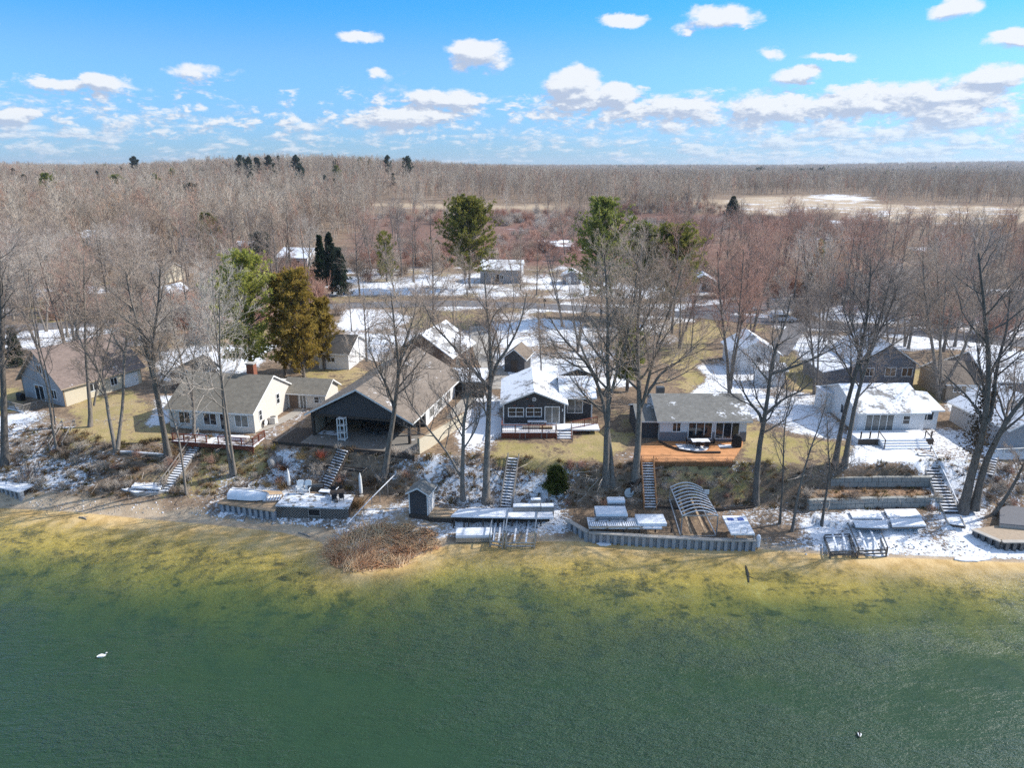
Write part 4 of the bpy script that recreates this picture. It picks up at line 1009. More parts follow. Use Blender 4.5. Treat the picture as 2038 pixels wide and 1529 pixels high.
# ------------------------------------------------------------------ stairs
def stairs(name, label, top, bot, width, n_, tread, stringer, rails=None, rail_h=.9, solid=False, zt=None, zb=None):
    a = G(*bot); b = G(*top)
    if zt is not None: b = U(*top, zt)
    if zb is not None: a = U(*bot, zb)
    dx = b - a; run = math.hypot(dx[0], dx[1]); rise = dx[2]; rz = math.atan2(dx[1], dx[0]) - math.pi / 2
    t = thing(name, label, 'stairs', a, rz)
    mb = MB(); tr = run / n_; rs = rise / n_; w = width / 2
    for i in range(n_):
        z = rs * (i + 1) + .05
        mb.box(-w + .05, w - .05, tr * i - .02, tr * (i + 1) - (.02 if solid else tr * .18), z - (rs + .3 if solid else .06), z)
    mb.build('step', tread, t)
    if solid:
        m2 = MB()
        for i in range(n_):
            z = rs * (i + 1) + .05; m2.box(-w + .04, w - .04, tr * i - .06, tr * i - .021, z - rs - .25, z - .05)
        m2.build('riser', MT['darkwood'], t)
    for x in (-w, w):
        MB().prism([(x - .05, -.1, -.25), (x - .05, -.1, .12), (x - .05, run, rise + .14), (x - .05, run + .15, rise + .14), (x - .05, run + .15, rise - .25)], (.1, 0, 0)).build('stringer', stringer, t)
    for sd in (rails or ''):
        x = {'L': -w, 'R': w}[sd]; m3 = MB(); k = max(2, int(run / 1.6))
        for i in range(k + 1):
            f = i / k; m3.bar((x, run * f, rise * f - .3), (x, run * f, rise * f + rail_h), .09)
        m3.bar((x, -.05, rail_h), (x, run + .05, rise + rail_h), .1, .06); m3.bar((x, 0, rail_h * .5), (x, run, rise + rail_h * .5), .05, .06)
        m3.build('handrail', stringer, t)
    return t
stairs('wooden_stairs', 'pale railed steps on the bluff below the grey gabled cottage', (138, 850), (113, 897), 1.3, 13, MT['snowpart'], MT['greywood'], 'LR')
stairs('wooden_stairs', 'short grey railed steps at the bottom left of the bluff', (66, 934), (50, 962), 1.3, 8, MT['snowpart'], MT['greywood'], 'LR')
stairs('wooden_stairs', 'long grey stairs with handrail rising to the red brown ranch deck', (405, 868), (326, 980), 1.15, 24, MT['snow'], MT['greywood'], 'L', zt=4.6)
stairs('timber_steps', 'dark timber garden steps climbing to the open gable porch patio', (684, 896), (643, 981), 1.5, 16, MT['snowpart'], MT['darkwood'], None, solid=True)
stairs('wooden_stairs', 'grey ladder-like stairs with snowy treads below the charcoal cottage', (1022, 912), (1007, 1012), 1.15, 17, MT['snow'], MT['greywood'], 'LR', .55)
stairs('wooden_stairs', 'orange brown stairs with snowy treads below the orange deck', (1288, 921), (1294, 1014), 1.25, 17, MT['snow'], MT['orange'], 'LR', .7, zt=4.7)
stairs('concrete_stairs', 'long concrete stairs beside the two block walls', (1841, 905), (1893, 1022), 1.5, 19, MT['snow'], MT['concrete'], None, solid=True)
a, b = G(1851, 900), G(1903, 1014)
hr = thing('handrail', 'white handrail running down the right of the concrete stairs', 'railing', a, 0)
m_ = MB(); A_ = Vector(a); B_ = Vector(b)
m_.bar((0, 0, .85), B_ - A_ + Vector((0, 0, .85)), .09)
m_.build('rail', MT['snow'], hr)
for i in range(6):
    c_ = (B_ - A_) * i / 5; MB().bar(c_ + Vector((0, 0, -.2)), c_ + Vector((0, 0, .84)), .07).build('post', MT['greywood'], hr)
stairs('wooden_stairs', 'short snowy steps under the railed deck at the right edge', (1972, 910), (1962, 946), 1.3, 7, MT['snow'], MT['greywood'], None)
stairs('wooden_steps', 'little grey steps at the foot of the forked tree near the small shed', (924, 990), (922, 1009), 1.1, 5, MT['snowpart'], MT['greywood'], None)
stairs('dock_steps', 'snow topped steps at the left end of the long snowy dock', (913, 1033), (913, 1051), 1.0, 5, MT['snow'], MT['darkwood'], None)
stairs('concrete_steps', 'small snowy steps at the bottom of the concrete stairs by the big ivy tree', (1896, 1029), (1904, 1046), 1.4, 3, MT['snow'], MT['concrete'], None, solid=True)
stairs('plank_steps', 'brown plank steps at the trunk left of the orange stairs', (1262, 952), (1248, 972), 1.3, 6, MT['darkwood'], MT['darkwood'], 'L', .6)

# ------------------------------------------------------------------ walls on the shore
def wall_run(name, label, px, h, th, mat, below=.8, zt=None, corr=False, cap=None, capm=None, courses=0, cat='wall'):
    """vertical wall following ground points; zt = level of its top"""
    P = [G(*q) if zt is None else U(q[0], q[1], zt) for q in px]
    t = thing(name, label, cat, P[0], 0); o = P[0]
    mb = MB(); cb = MB()
    for p, q in zip(P[:-1], P[1:]):
        p = p - o; q = q - o; L = math.hypot(q[0] - p[0], q[1] - p[1]); d = (q - p) / L; nr = np.array((d[1], -d[0], 0))
        zp, zq = (p[2] + h, q[2] + h) if zt is None else (0, 0)
        if corr:
            k = max(2, int(L / .62)) ; k = k * 2
            for i in range(k):
                s0, s1 = L * i / k, L * (i + 1) / k; off = .24 if i % 2 else 0.
                a = p + d * s0 + nr * off; b = p + d * (s1 - .02) + nr * off
                mb.prism([(a[0], a[1], -h - below), (b[0], b[1], -h - below), (b[0], b[1], -.01), (a[0], a[1], -.01)], tuple(-nr * (th + off)))
            a = p + nr * .3; b = q + nr * .3
            cb.prism([(a[0], a[1], 0), (b[0], b[1], 0), (b[0], b[1], .1), (a[0], a[1], .1)], tuple(-nr * (cap or .5)))
        elif courses:
            bh = (h) / courses; bl = .95
            for c in range(courses):
                x = -(bl / 2) * (c % 2); 
                while x < L:
                    s0, s1 = max(x, 0) + .02, min(x + bl, L) - .02
                    if s1 - s0 > .1:
                        a = p + d * s0 + nr * (.05 * random.random() - .07 * c); b = p + d * s1 + nr * (.05 * random.random() - .07 * c)
                        z0 = (zp if zt is None else 0) - h + c * bh + .015; z1 = z0 + bh - .02
                        mb.prism([(a[0], a[1], z0), (b[0], b[1], z0), (b[0], b[1], z1), (a[0], a[1], z1)], tuple(-nr * th))
                    x += bl
            a = p - nr * (.12 + .07 * courses); b = q - nr * (.12 + .07 * courses)
            cb.prism([(a[0], a[1], -h - .4), (b[0], b[1], -h - .4), (b[0], b[1], -.02), (a[0], a[1], -.02)], tuple(-nr * .3))
        else:
            mb.prism([(p[0], p[1], zp - h - below), (q[0], q[1], zq - h - below), (q[0], q[1], zq), (p[0], p[1], zp)], tuple(-nr * th))
    mb.build('panel' if corr else 'course' if courses else 'wall', mat, t)
    if cb.v: cb.build('cap' if corr else 'core', capm or mat, t)
    return t
wall_run('seawall', 'corrugated steel seawall at the far left end of the shore', [(-60, 962), (0, 969), (43, 979)], .75, .2, MT['sheet'], zt=1.5, corr=True, cap=.5, capm=MT['snow'])
wall_run('seawall', 'corrugated steel seawall under the upturned boat and the tan pad', [(436, 1001), (548, 1017)], .6, .2, MT['sheet'], zt=1.25, corr=True, cap=.5, capm=MT['tanwood'])
wall_run('seawall', 'long corrugated steel seawall in front of the stacked docks and canopy lift', [(1129, 1036), (1172, 1060), (1300, 1069), (1420, 1075), (1504, 1076)], .95, .2, MT['sheet'], zt=1.0, corr=True, cap=.5, capm=MT['concrete'])
wall_run('seawall', 'low steel seawall with pale cap at the bottom right of the shore', [(1936, 1055), (1993, 1079), (2080, 1079)], .45, .2, MT['darkmetal'], zt=1.0, corr=True, cap=.5, capm=MT['concrete'])
wall_run('block_wall', 'upper grey block retaining wall below the white bungalow', [(1655, 952), (1750, 951), (1857, 951)], 1.05, .4, MT['block'], zt=3.35, courses=2)
wall_run('block_wall', 'lower and longer grey block retaining wall below the white bungalow', [(1612, 997), (1740, 993), (1881, 991)], 1.1, .4, MT['block'], zt=2.1, courses=2)
wall_run('timber_wall', 'dark timber garden edging across the middle of the dark timber steps', [(619, 928), (660, 934)], .4, .2, MT['darkwood'])
wall_run('timber_wall', 'dark timber garden edging right of the dark timber steps', [(684, 938), (728, 940)], .4, .2, MT['darkwood'])
wall_run('timber_wall', 'low dark edging board at the foot of the canopy lift slope', [(1300, 1012), (1440, 1018), (1500, 1012)], .2, .15, MT['darkwood'])

def slab_thing(name, label, cat, px, z, th, mats, parts=('deck', 'skirt'), zbot=None):
    P = [U(q[0], q[1], z) for q in px]; o = P[0]; t = thing(name, label, cat, o, 0)
    poly = [(p[0] - o[0], p[1] - o[1], -th) for p in P]
    MB().prism(poly, (0, 0, th)).build(parts[0], mats[0], t)
    if len(mats) > 1:
        c = np.mean(np.array(poly), 0)
        poly2 = [tuple((np.array(p) - c) * .985 + c)[:2] + (-zbot if zbot else -1.2,) for p in poly]
        MB().prism(poly2, (0, 0, (zbot or 1.2) - th - .004)).build(parts[1], mats[1], t)
    return t
# left landing
t = slab_thing('landing', 'low curved stone landing at the foot of the long grey stairs', 'landing', [(240, 973), (252, 961), (325, 963), (330, 976), (312, 979), (268, 980)], 1.4, .12, (MT['snowpart'], MT['concrete']), zbot=.75)
t = slab_thing('dock_section', 'snow white dock panel on the curved landing left of the long stairs', 'dock section', [(261, 969), (272, 956), (326, 959), (318, 973)], 1.75, .18, (MT['snow'],), ('panel',))
slab_thing('pad', 'snowy pad behind the far left seawall', 'pad', [(-40, 962), (45, 977), (70, 965), (10, 950), (-40, 945)], 1.52, .1, (MT['snow'], MT['darkwood']))
# pad, boat and lattice deck of the porch house
slab_thing('pad', 'tan wooden pad behind the seawall with the upturned boat', 'pad', [(436, 1000), (548, 1016), (572, 1000), (560, 978), (470, 974)], 1.27, .1, (MT['tanwood'], MT['darkwood']))
bz = U(497, 992, 1.3)
bt = thing('covered_boat', 'upturned silver boat hull lying on the tan pad', 'boat', bz, -.15)
hull = []
for i in range(9):
    f = i / 8; x = -2.0 + 4.0 * f; w = .85 * (1 - max(0, f - .55) ** 2 * 2.8); h = .8 * (1 - .25 * max(0, f - .6) / .4)
    hull.append([(x, w * math.cos(a), .15 + h * max(0, math.sin(a)) ** .8) for a in np.linspace(0, math.pi, 9)])
m_ = MB(); m_.add([p for r in hull for p in r], [(i * 9 + j, i * 9 + j + 1, (i + 1) * 9 + j + 1, (i + 1) * 9 + j) for i in range(8) for j in range(8)] + [tuple(range(9)), tuple(range(80, 71, -1))])
m_.build('hull', MT['snowblue'], bt, smooth=True)
MB().tube([(-2.0, 0, .97), (0, 0, .98), (2.0, 0, .82)], .04, 6).build('keel', MT['metal'], bt)
for x in (-1.4, 1.2): MB().box(x - .08, x + .08, -.8, .8, 0, .15).build('support', MT['darkwood'], bt)
def ladder_dock(name, label, px, z, rz, L, w, k, mat, cat='dock section'):
    q = U(px[0], px[1], z); t = thing(name, label, cat, q, rz)
    for y in (-w / 2, w / 2): MB().box(0, L, y - .05, y + .05, 0, .14).build('side_rail', mat, t)
    m = MB()
    for i in range(k): x = L * (i + .5) / k; m.box(x - L / k * .3, x + L / k * .3, -w / 2 + .05, w / 2 - .05, .06, .13)
    m.build('slats', MT['snow'], t); return t
ladder_dock('slatted_dock', 'small slatted dock frame beside the upturned silver boat', (526, 994), 1.35, .1, 1.7, 1.3, 6, MT['metal'])
t = slab_thing('lattice_deck', 'waterfront deck under thin snow with dark lattice skirting and little window', 'deck', [(548, 1006), (693, 1012), (706, 985), (570, 982)], 1.75, .14, (MT['snowpart'], MT['darkwood']), zbot=1.7)
P1, P2 = U(548, 1006, 1.75) - U(548, 1006, 1.75), U(693, 1012, 1.75) - U(548, 1006, 1.75)
m_ = MB(); d_ = Vector(P2 - P1); L = d_.length; d_.normalize(); nn = Vector((d_.y, -d_.x, 0))
for i in range(int(L / .28) + 5):
    for sg in (1, -1):
        x0 = i * .28; x1 = x0 + sg * 1.3
        lo = max(0, min(L, x0)); hi_ = max(0, min(L, x1))
        if abs(hi_ - lo) < .1: continue
        z0 = -1.45 + 1.3 * abs(lo - x0) / 1.3; z1 = -1.45 + 1.3 * abs(hi_ - x0) / 1.3
        m_.bar(d_ * lo + nn * (.02 if sg > 0 else .035) + Vector((0, 0, z0)), d_ * hi_ + nn * (.02 if sg > 0 else .035) + Vector((0, 0, z1)), .02, .05)
m_.build('lattice', MT['greywood'], t)
fnl = lambda s, o, z: tuple(d_ * s + nn * o + Vector((0, 0, z)))
m_ = MB()
for s0, s1, z0, z1 in ((3.3, 4.6, -1.0, -.9), (3.3, 4.6, -.25, -.15), (3.3, 3.4, -.9, -.25), (4.5, 4.6, -.9, -.25)):
    m_.prism([fnl(s0, .06, z0), fnl(s1, .06, z0), fnl(s1, .06, z1), fnl(s0, .06, z1)], tuple(nn * .06))
w_ = m_.build('window', MT['greywood'], t); MB().prism([fnl(3.4, .05, -.9), fnl(4.5, .05, -.9), fnl(4.5, .05, -.25), fnl(3.4, .05, -.25)], tuple(nn * .03)).build('pane', MT['black'], w_)
def adirondack(px, z, rz, label, mat='white'):
    q = U(px[0], px[1], z); t = thing('lounge_chair', label, 'chair', q, rz, 'white lounge chairs')
    MB().prism([(-.3, -.35, .38), (-.3, .3, .24), (-.3, .3, .28), (-.3, -.35, .42)], (.6, 0, 0)).build('seat', MT[mat], t)
    MB().prism([(-.32, .28, .22), (.32, .28, .22), (.36, .62, 1.0), (.2, .66, 1.12), (-.2, .66, 1.12), (-.36, .62, 1.0)], (0, .05, 0)).build('backrest', MT[mat], t)
    for x in (-.42, .34):
        MB().box(x, x + .1, -.4, .45, .56, .6).build('armrest', MT[mat], t); MB().box(x + .01, x + .07, -.38, -.28, 0, .56).build('leg', MT[mat], t); MB().box(x + .01, x + .07, .32, .42, 0, .56).build('leg', MT[mat], t)
adirondack((597, 981), 1.78, .1, 'white lounge chair on the lattice deck, left of the pair'); adirondack((611, 981), 1.78, -.05, 'white lounge chair on the lattice deck, right of the pair')
def umbrella(px, h, label):
    q = G(*px); t = thing('furled_umbrella', label, 'umbrella', q, 0, 'furled white umbrellas')
    MB().tube([(0, 0, -.1), (0, 0, h)], .03, 8).build('pole', MT['metal'], t)
    MB().lathe([(.05, .25), (.17, .35), (.19, .9), (.14, h - .5), (.03, h - .02)], 10).build('canopy', MT['white'], t)
    MB().lathe([(.25, -.05), (.25, .08), (.06, .12)], 12).build('base', MT['concrete'], t)
umbrella((576, 972), 2.3, 'furled white umbrella left of the white lounge chairs'); umbrella((719, 988), 2.7, 'furled white umbrella right of the lattice deck')
q = U(628, 979, 1.78); sb = thing('storage_box', 'dark storage box between the white lounge chairs and the timber steps', 'box', q, 0)
MB().box(-.75, .75, 0, .6, 0, .55).build('body', MT['darkwood'], sb); MB().box(-.78, .78, -.03, .63, .55, .62).build('lid', MT['darkmetal'], sb)
q = U(672, 992, 1.76)
table_set(tuple(q), .3, 'dark metal table at the right end of the lattice deck', 'darkwood', 4, 1.4, 'dark metal chair on the lattice deck', 'chairs on the lattice deck')
q = U(655, 984, 1.77); t = thing('chaise_longue', 'grey chaise longue in front of the timber steps on the lattice deck', 'lounger', q, -.2)
MB().box(-1, .5, -.3, .3, .3, .36).build('seat', MT['snowblue'], t); MB().prism([(.5, -.3, .3), (1.0, -.3, .75), (.96, -.3, .8), (.46, -.3, .36)], (0, .6, 0)).build('backrest', MT['snowblue'], t)
for x in (-.9, .4):
    for y in (-.25, .25): MB().box(x - .03, x + .03, y - .03, y + .03, 0, .3).build('leg', MT['metal'], t)
# shed
a = U(815, 1024, 1.0); b = U(854, 1026, 1.0); rz = math.atan2(b[1] - a[1], b[0] - a[0]); w = math.hypot(b[0] - a[0], b[1] - a[1])
hS, f = house('garden_shed', 'small charcoal shed with white trim standing on the slope by the reeds', 'shed', (a[0], a[1], 1.1), rz - .12, w, 1.9, 2.25, .55, 'y', MT['dark'], R['greysnow'], 'white', oe=.25, og=.25)
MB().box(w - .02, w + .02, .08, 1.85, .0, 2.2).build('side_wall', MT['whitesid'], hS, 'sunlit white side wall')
for x in (0, w - .1): MB().box(x, x + .1, -.04, .06, 0, 2.2).build('corner_board', MT['white'], hS)
d0 = MB().box(.16, w - .16, -.035, -.005, .08, 2.05).build('door', MT['dark'], hS); MB().box(w - .32, w - .26, -.07, -.035, .95, 1.15).build('handle', MT['metal'], d0)
MB().box(-.05, w + .05, -.06, 1.95, -.9, -.0).build('base', MT['darkwood'], hS)
pd_ = slab_thing('boardwalk', 'tan boardwalk between the small charcoal shed and the long snowy dock', 'boardwalk', [(853, 1028), (900, 1030), (905, 1016), (863, 1008)], 1.15, .12, (MT['tanwood'], MT['darkwood']), ('boards', 'skirt'))
# long pole on the slope
a, b = G(786, 953), G(690, 1052); t = thing('boundary_rail', 'long pale rail running diagonally down the slope to the reeds', 'railing', a, 0)
dv = Vector(b - a); MB().tube([(0, 0, .45), tuple(dv * .5 + Vector((0, 0, .5))), tuple(dv + Vector((0, 0, .4)))], .05, 6).build('rail', MT['snow'], t)
for i in range(7): c_ = dv * i / 6; g_ = at(a[0] + c_.x, a[1] + c_.y)[2] - a[2]; MB().bar((c_.x, c_.y, g_ - .2), (c_.x, c_.y, max(g_ + .2, c_.z + .45)), .06).build('post', MT['greywood'], t)
# long dock of the charcoal cottage
t = slab_thing('dock_deck', 'long snow covered dock deck at the foot of the grey ladder-like stairs', 'dock', [(897, 1027), (1075, 1031), (1102, 1030), (1098, 1014), (1010, 1011), (914, 1013)], 1.65, .16, (MT['snow'],), ('boards',))
for i in range(7):
    x = .25 + i * 1.4; MB().box(x, x + .12, .2, .32, -1.7, -.17).build('post', MT['darkwood'], t)
MB().box(.2, 9.6, .9, 1.0, -1.6, -.18).build('dark_underside_board', MT['darkwood'], t)  # dark board whose colour stands for the shaded underside of the dock
def stack(name, label, px, z, rz, L, w, k, th=.17, mat='metal', top='snow', grp=None):
    q = U(px[0], px[1], z); t = thing(name, label, 'dock section', q, rz, grp)
    for i in range(k):
        j = .06 * (random.random() - .5)
        MB().box(j, L + j, 0, w, i * (th + .03), i * (th + .03) + th).build('dock_panel', MT[mat] if i < k - 1 else MT['snowblue'], t)
    MB().box(.02, L, .01, w - .01, k * (th + .03) - .03, k * (th + .03) + .05).build('snow_cover', MT[top], t); return t
stack('dock_stack', 'stack of dock sections with snow on top right of the reeds', (907, 1080), .12, .03, 3.4, 1.5, 3, .19, grp='stacked dock sections')
for lab, px, L, w, h in (('long snow topped planter box right of the grey ladder-like stairs', (1021, 1018), 2.7, .7, .42), ('second snow topped planter box, further right of the grey stairs', (1077, 1018), 1.25, .7, .42), ('small snow topped box on top of the planter row', (1056, 1004), 1.0, .5, .4)):
    q = U(px[0], px[1], 1.7 if h > .4 and 'small' not in lab else 2.1); t = thing('planter_box', lab, 'planter', q, .02, 'snow topped planters')
    MB().box(0, L, 0, w, -.6, h).build('box', MT['greywood'], t); MB().box(.02, L - .02, .02, w - .02, h + .003, h + .09).build('snow_cap', MT['snow'], t)
q = G(1094, 985); t = thing('bird_house', 'wooden post with small box beside the evergreen shrub', 'post', q, 0)
MB().box(-.16, .16, -.16, .16, -.2, .85).build('post', MT['tanwood'], t); MB().box(-.3, .3, -.3, .3, .85, 1.15).build('box', MT['greywood'], t); MB().prism([(-.36, -.36, 1.153), (.36, -.36, 1.153), (0, -.36, 1.4)], (0, .72, 0)).build('lid', MT['snow'], t)
def lift(name, label, px4, z0, h, mat, grp, beams=2, rails=True):
    """boat lift frame: four posts, cross beams, bunks; px4 = feet"""
    P = [U(a, b, z0) for a, b in px4]; o = P[0]; t = thing(name, label, 'boat lift', o, 0, grp)
    Q = [Vector(p - o) for p in P]
    for p in Q: MB().bar(p + Vector((0, 0, -.3)), p + Vector((0, 0, h)), .12).build('post', mat, t)
    for i in range(4):
        a, b = Q[i], Q[(i + 1) % 4]; MB().bar(a + Vector((0, 0, .12)), b + Vector((0, 0, .12)), .11).build('base_beam', mat, t)
    if rails:
        for a, b in ((Q[0], Q[3]), (Q[1], Q[2])): MB().bar(a + Vector((0, 0, h)), b + Vector((0, 0, h)), .09).build('top_beam', mat, t)
    for f in (.3, .7):
        MB().bar(Q[0].lerp(Q[1], f) + Vector((0, 0, .55)), Q[3].lerp(Q[2], f) + Vector((0, 0, .55)), .16, .1).build('bunk', MT['snowblue'], t)
    MB().bar(Q[0] + Vector((0, 0, .45)), Q[1] + Vector((0, 0, .45)), .1).bar(Q[3] + Vector((0, 0, .45)), Q[2] + Vector((0, 0, .45)), .1).build('cradle', mat, t)
    MB().bar(Q[0] + Vector((0, 0, .2)), Q[1] + Vector((0, 0, h * .9)), .05).build('brace', mat, t)
    return t, Q
lift('boat_lift', 'bare grey boat lift frame at the water below the long snowy dock', [(1006, 1090), (1064, 1090), (1070, 1045), (1012, 1045)], .05, 1.7, MT['metal'], 'boat lifts')
lift('boat_lift', 'smaller grey lift frame beside the dock section stack', [(975, 1086), (1000, 1090), (1004, 1052), (980, 1050)], .1, 1.2, MT['metal'], 'boat lifts')
# docks, canopy lift and raft in front of the low cottage
t = slab_thing('dock_deck', 'low dark framed dock under the silver stacks behind the long seawall', 'dock', [(1172, 1050), (1318, 1051), (1310, 1032), (1168, 1030)], 1.55, .15, (MT['snowpart'],), ('boards',))
for i in range(6): MB().box(.2 + i * 1.5, .32 + i * 1.5, .05, .17, -.6, -.153).build('post', MT['darkwood'], t)
stack('dock_stack', 'wide stack of silver dock sections nearest the seawall', (1186, 1036), 1.58, .0, 3.0, 1.7, 3, .17, grp='stacked dock sections')
stack('dock_stack', 'small silver box of dock pieces topmost behind the wide stack', (1209, 1013), 1.8, .0, 1.7, .8, 4, .18, grp='stacked dock sections')
for i in range(3): ladder_dock('slatted_dock', ['slatted silver dock frame leaning at the left of the dark framed dock', 'slatted silver dock frame in the middle of the dark framed dock', 'slatted silver dock frame right of the middle on the dark framed dock'][i], (1174 + i * 31, 1046), 1.57, .03, 1.7, .9, 9, MT['metal'])
stack('swim_raft', 'white snowy raft at the right end of the dark framed dock', (1270, 1048), 1.58, .0, 2.7, 1.9, 1, .2, grp=None).__setitem__('category', 'raft')
# canopy lift
a, b, c_, d_ = U(1354, 1050, 1.2), U(1430, 1048, 1.2), U(1408, 985, 1.6), U(1336, 985, 1.6)
t = thing('canopy_lift', 'boat lift with bare arched canopy frame above the long seawall', 'boat lift', a, 0, 'boat lifts')
T0, T1, T2, T3 = U(1358, 1027, 2.6), U(1429, 1027, 2.6), U(1396, 971, 3.0), U(1334, 970, 3.0)
o = Vector(a); Q = [Vector(x) - o for x in (T0, T1, T2, T3)]
for i in range(10):
    f = i / 9; p = Q[0].lerp(Q[3], f); q = Q[1].lerp(Q[2], f)
    pts = [p.lerp(q, k / 8) + Vector((0, 0, .55 * math.sin(math.pi * k / 8))) for k in range(9)]
    MB().tube(pts, .045, 6).build('arch', MT['snowblue'], t)
for p, q in ((Q[0], Q[3]), (Q[1], Q[2])): MB().bar(p, q, .1).build('side_beam', MT['metal'], t)
MB().bar(Q[0], Q[1], .08).bar(Q[3], Q[2], .08).build('end_beam', MT['metal'], t)
for p in Q:
    gz = at(p.x + o.x, p.y + o.y)[2] - o.z; MB().bar((p.x, p.y, gz - .2), tuple(p), .1).build('post', MT['metal'], t)
ft = [Vector((p.x, p.y, at(p.x + o.x, p.y + o.y)[2] - o.z + .25)) for p in Q]
for i in range(4): MB().bar(ft[i], ft[(i + 1) % 4], .1).build('base_beam', MT['metal'], t)
for f in (.3, .7): MB().bar(ft[0].lerp(ft[1], f) + Vector((0, 0, .3)), ft[3].lerp(ft[2], f) + Vector((0, 0, .3)), .2, .12).build('bunk', MT['tanwood'], t)
q = U(1407, 973, 3.1); sg = thing('small_sign', 'small white board on a pole beside the arched canopy frame', 'sign', (q[0], q[1], at(q[0], q[1])[2]), 0)
MB().tube([(0, 0, -.1), (0, 0, 1.9)], .03, 6).build('pole', MT['metal'], sg); MB().box(-.25, .25, -.03, .03, 1.5, 2.0).build('board', MT['white'], sg)
P = [U(1455, 1066, 1.55), U(1502, 1066, 1.55), U(1483, 1030, 1.75), U(1437, 1030, 1.75)]; o = P[0]
t = thing('swim_raft', 'white swim raft with blue pads resting by the end of the seawall', 'raft', o, 0)
MB().prism([tuple(p - o) for p in P], (0, 0, .16)).build('deck', MT['snow'], t)
Q = [Vector(p - o) + Vector((0, 0, .165)) for p in P]
for f in (.28, .72):
    c0 = Q[3].lerp(Q[2], f).lerp(Q[0].lerp(Q[1], f), .2); MB().box(c0.x - .28, c0.x + .28, c0.y - .25, c0.y + .25, c0.z - .005, c0.z + .03).build('pad', plain('blue_pad', (.10, .16, .42), .7), t)
c0 = Q[0].lerp(Q[1], .55); MB().tube([(c0.x - .3, c0.y + .15, c0.z), (c0.x - .3, c0.y + .1, c0.z + .5), (c0.x + .3, c0.y + .1, c0.z + .5), (c0.x + .3, c0.y + .15, c0.z)], .03, 6).build('ladder', MT['metal'], t)
for p in Q: MB().tube([(p.x * .8 + .4, p.y, p.z - .17), (p.x * .8 + .4, p.y, p.z - .75)], .07, 8).build('leg', MT['metal'], t)
q = U(1509, 1076, .9); t = thing('mooring_post', 'bluish white post at the right end of the long seawall', 'post', (q[0], q[1], .3), 0)
MB().lathe([(.2, 0), (.22, .9), (.16, 1.1), (.05, 1.2)], 10).build('cover', MT['snowblue'], t); MB().tube([(0, 0, -.3), (0, 0, .05)], .06, 8).build('pole', MT['metal'], t)
q = G(1251, 990); t = thing('wheel_disc', 'round grey disc leaning at the foot of the brown plank steps', 'disc', q, 0)
MB().tube([(0, 0, .5), (.02, -.09, .52)], .5, 20).build('face', MT['metal'], t); MB().box(-.1, .1, 0, .5, -.1, .12).build('foot', MT['darkwood'], t)
# right side: dock panels and dark lift
for lab, px in (('pale dock panel under the lower block wall, back left of four', [(1697, 1031), (1757, 1031), (1752, 1018), (1690, 1018)]), ('pale dock panel under the lower block wall, back right of four', [(1768, 1029), (1835, 1028), (1822, 1013), (1760, 1014)]), ('pale dock panel under the lower block wall, front left of four', [(1703, 1048), (1768, 1050), (1764, 1036), (1698, 1036)]), ('pale dock panel under the lower block wall, front right of four', [(1776, 1047), (1844, 1046), (1834, 1031), (1771, 1032)])):
    slab_thing('dock_section', lab, 'dock section', px, 1.3, .14, (MT['snow'], MT['darkmetal']), ('panel', 'frame'), .35)['group'] = 'pale dock panels'
lift('boat_lift', 'dark lift frame tipped on the snowy shore at the right', [(1707, 1106), (1764, 1104), (1742, 1050), (1684, 1052)], .25, .75, MT['darkmetal'], 'boat lifts')
lift('boat_lift', 'low dark lift frame left of the tipped one on the right shore', [(1652, 1108), (1698, 1106), (1690, 1072), (1640, 1074)], .2, .35, MT['darkmetal'], 'boat lifts')
slab_thing('pad', 'dark asphalt pad with pale rim at the far right above the seawall', 'pad', [(1990, 1042), (2080, 1050), (2080, 1016), (2005, 1006), (1990, 1012)], 1.45, .1, (MT['bluegrey'], MT['concrete']))
wall_run('kerb', 'curved pale kerb above the dark asphalt pad at the right edge', [(1990, 1004), (2015, 1012), (2070, 1030)], .3, .2, MT['concrete'])
slab_thing('pad', 'sandy pad behind the low steel seawall at the bottom right', 'pad', [(1937, 1053), (1994, 1077), (2080, 1077), (2080, 1052), (1985, 1046)], 1.02, .1, (plain('sandy_gravel', (.38, .30, .22), .9, .3, 3), MT['darkwood']))
for lab, p0, p1, r in (('snow topped fallen log lying along the bluff edge between two pale trunks', (240, 903), (326, 909), .16), ('dark rail running down the slope left of the upturned boat', (552, 917), (428, 996), .06)):
    a, b = G(*p0), G(*p1); t = thing('fallen_log' if r > .1 else 'slope_rail', lab, 'log' if r > .1 else 'railing', a, 0); v = Vector(b - a)
    pts = [tuple(v * f + Vector((0, 0, at(a[0] + v.x * f, a[1] + v.y * f)[2] - a[2] - v.z * f + (r * .7 if r > .1 else .45)))) for f in np.linspace(0, 1, 9)]
    MB().tube(pts, r, 8).build('log' if r > .1 else 'rail', MT['greywood'] if r > .1 else MT['darkwood'], t)
    if r > .1: MB().tube([(p[0], p[1] + .03, p[2] + r * .75) for p in pts], r * .6, 6).build('snow_cap', MT['snow'], t)
    else:
        for p in pts[::2]: MB().bar((p[0], p[1], p[2] - .8), p, .07).build('post', MT['darkwood'], t)
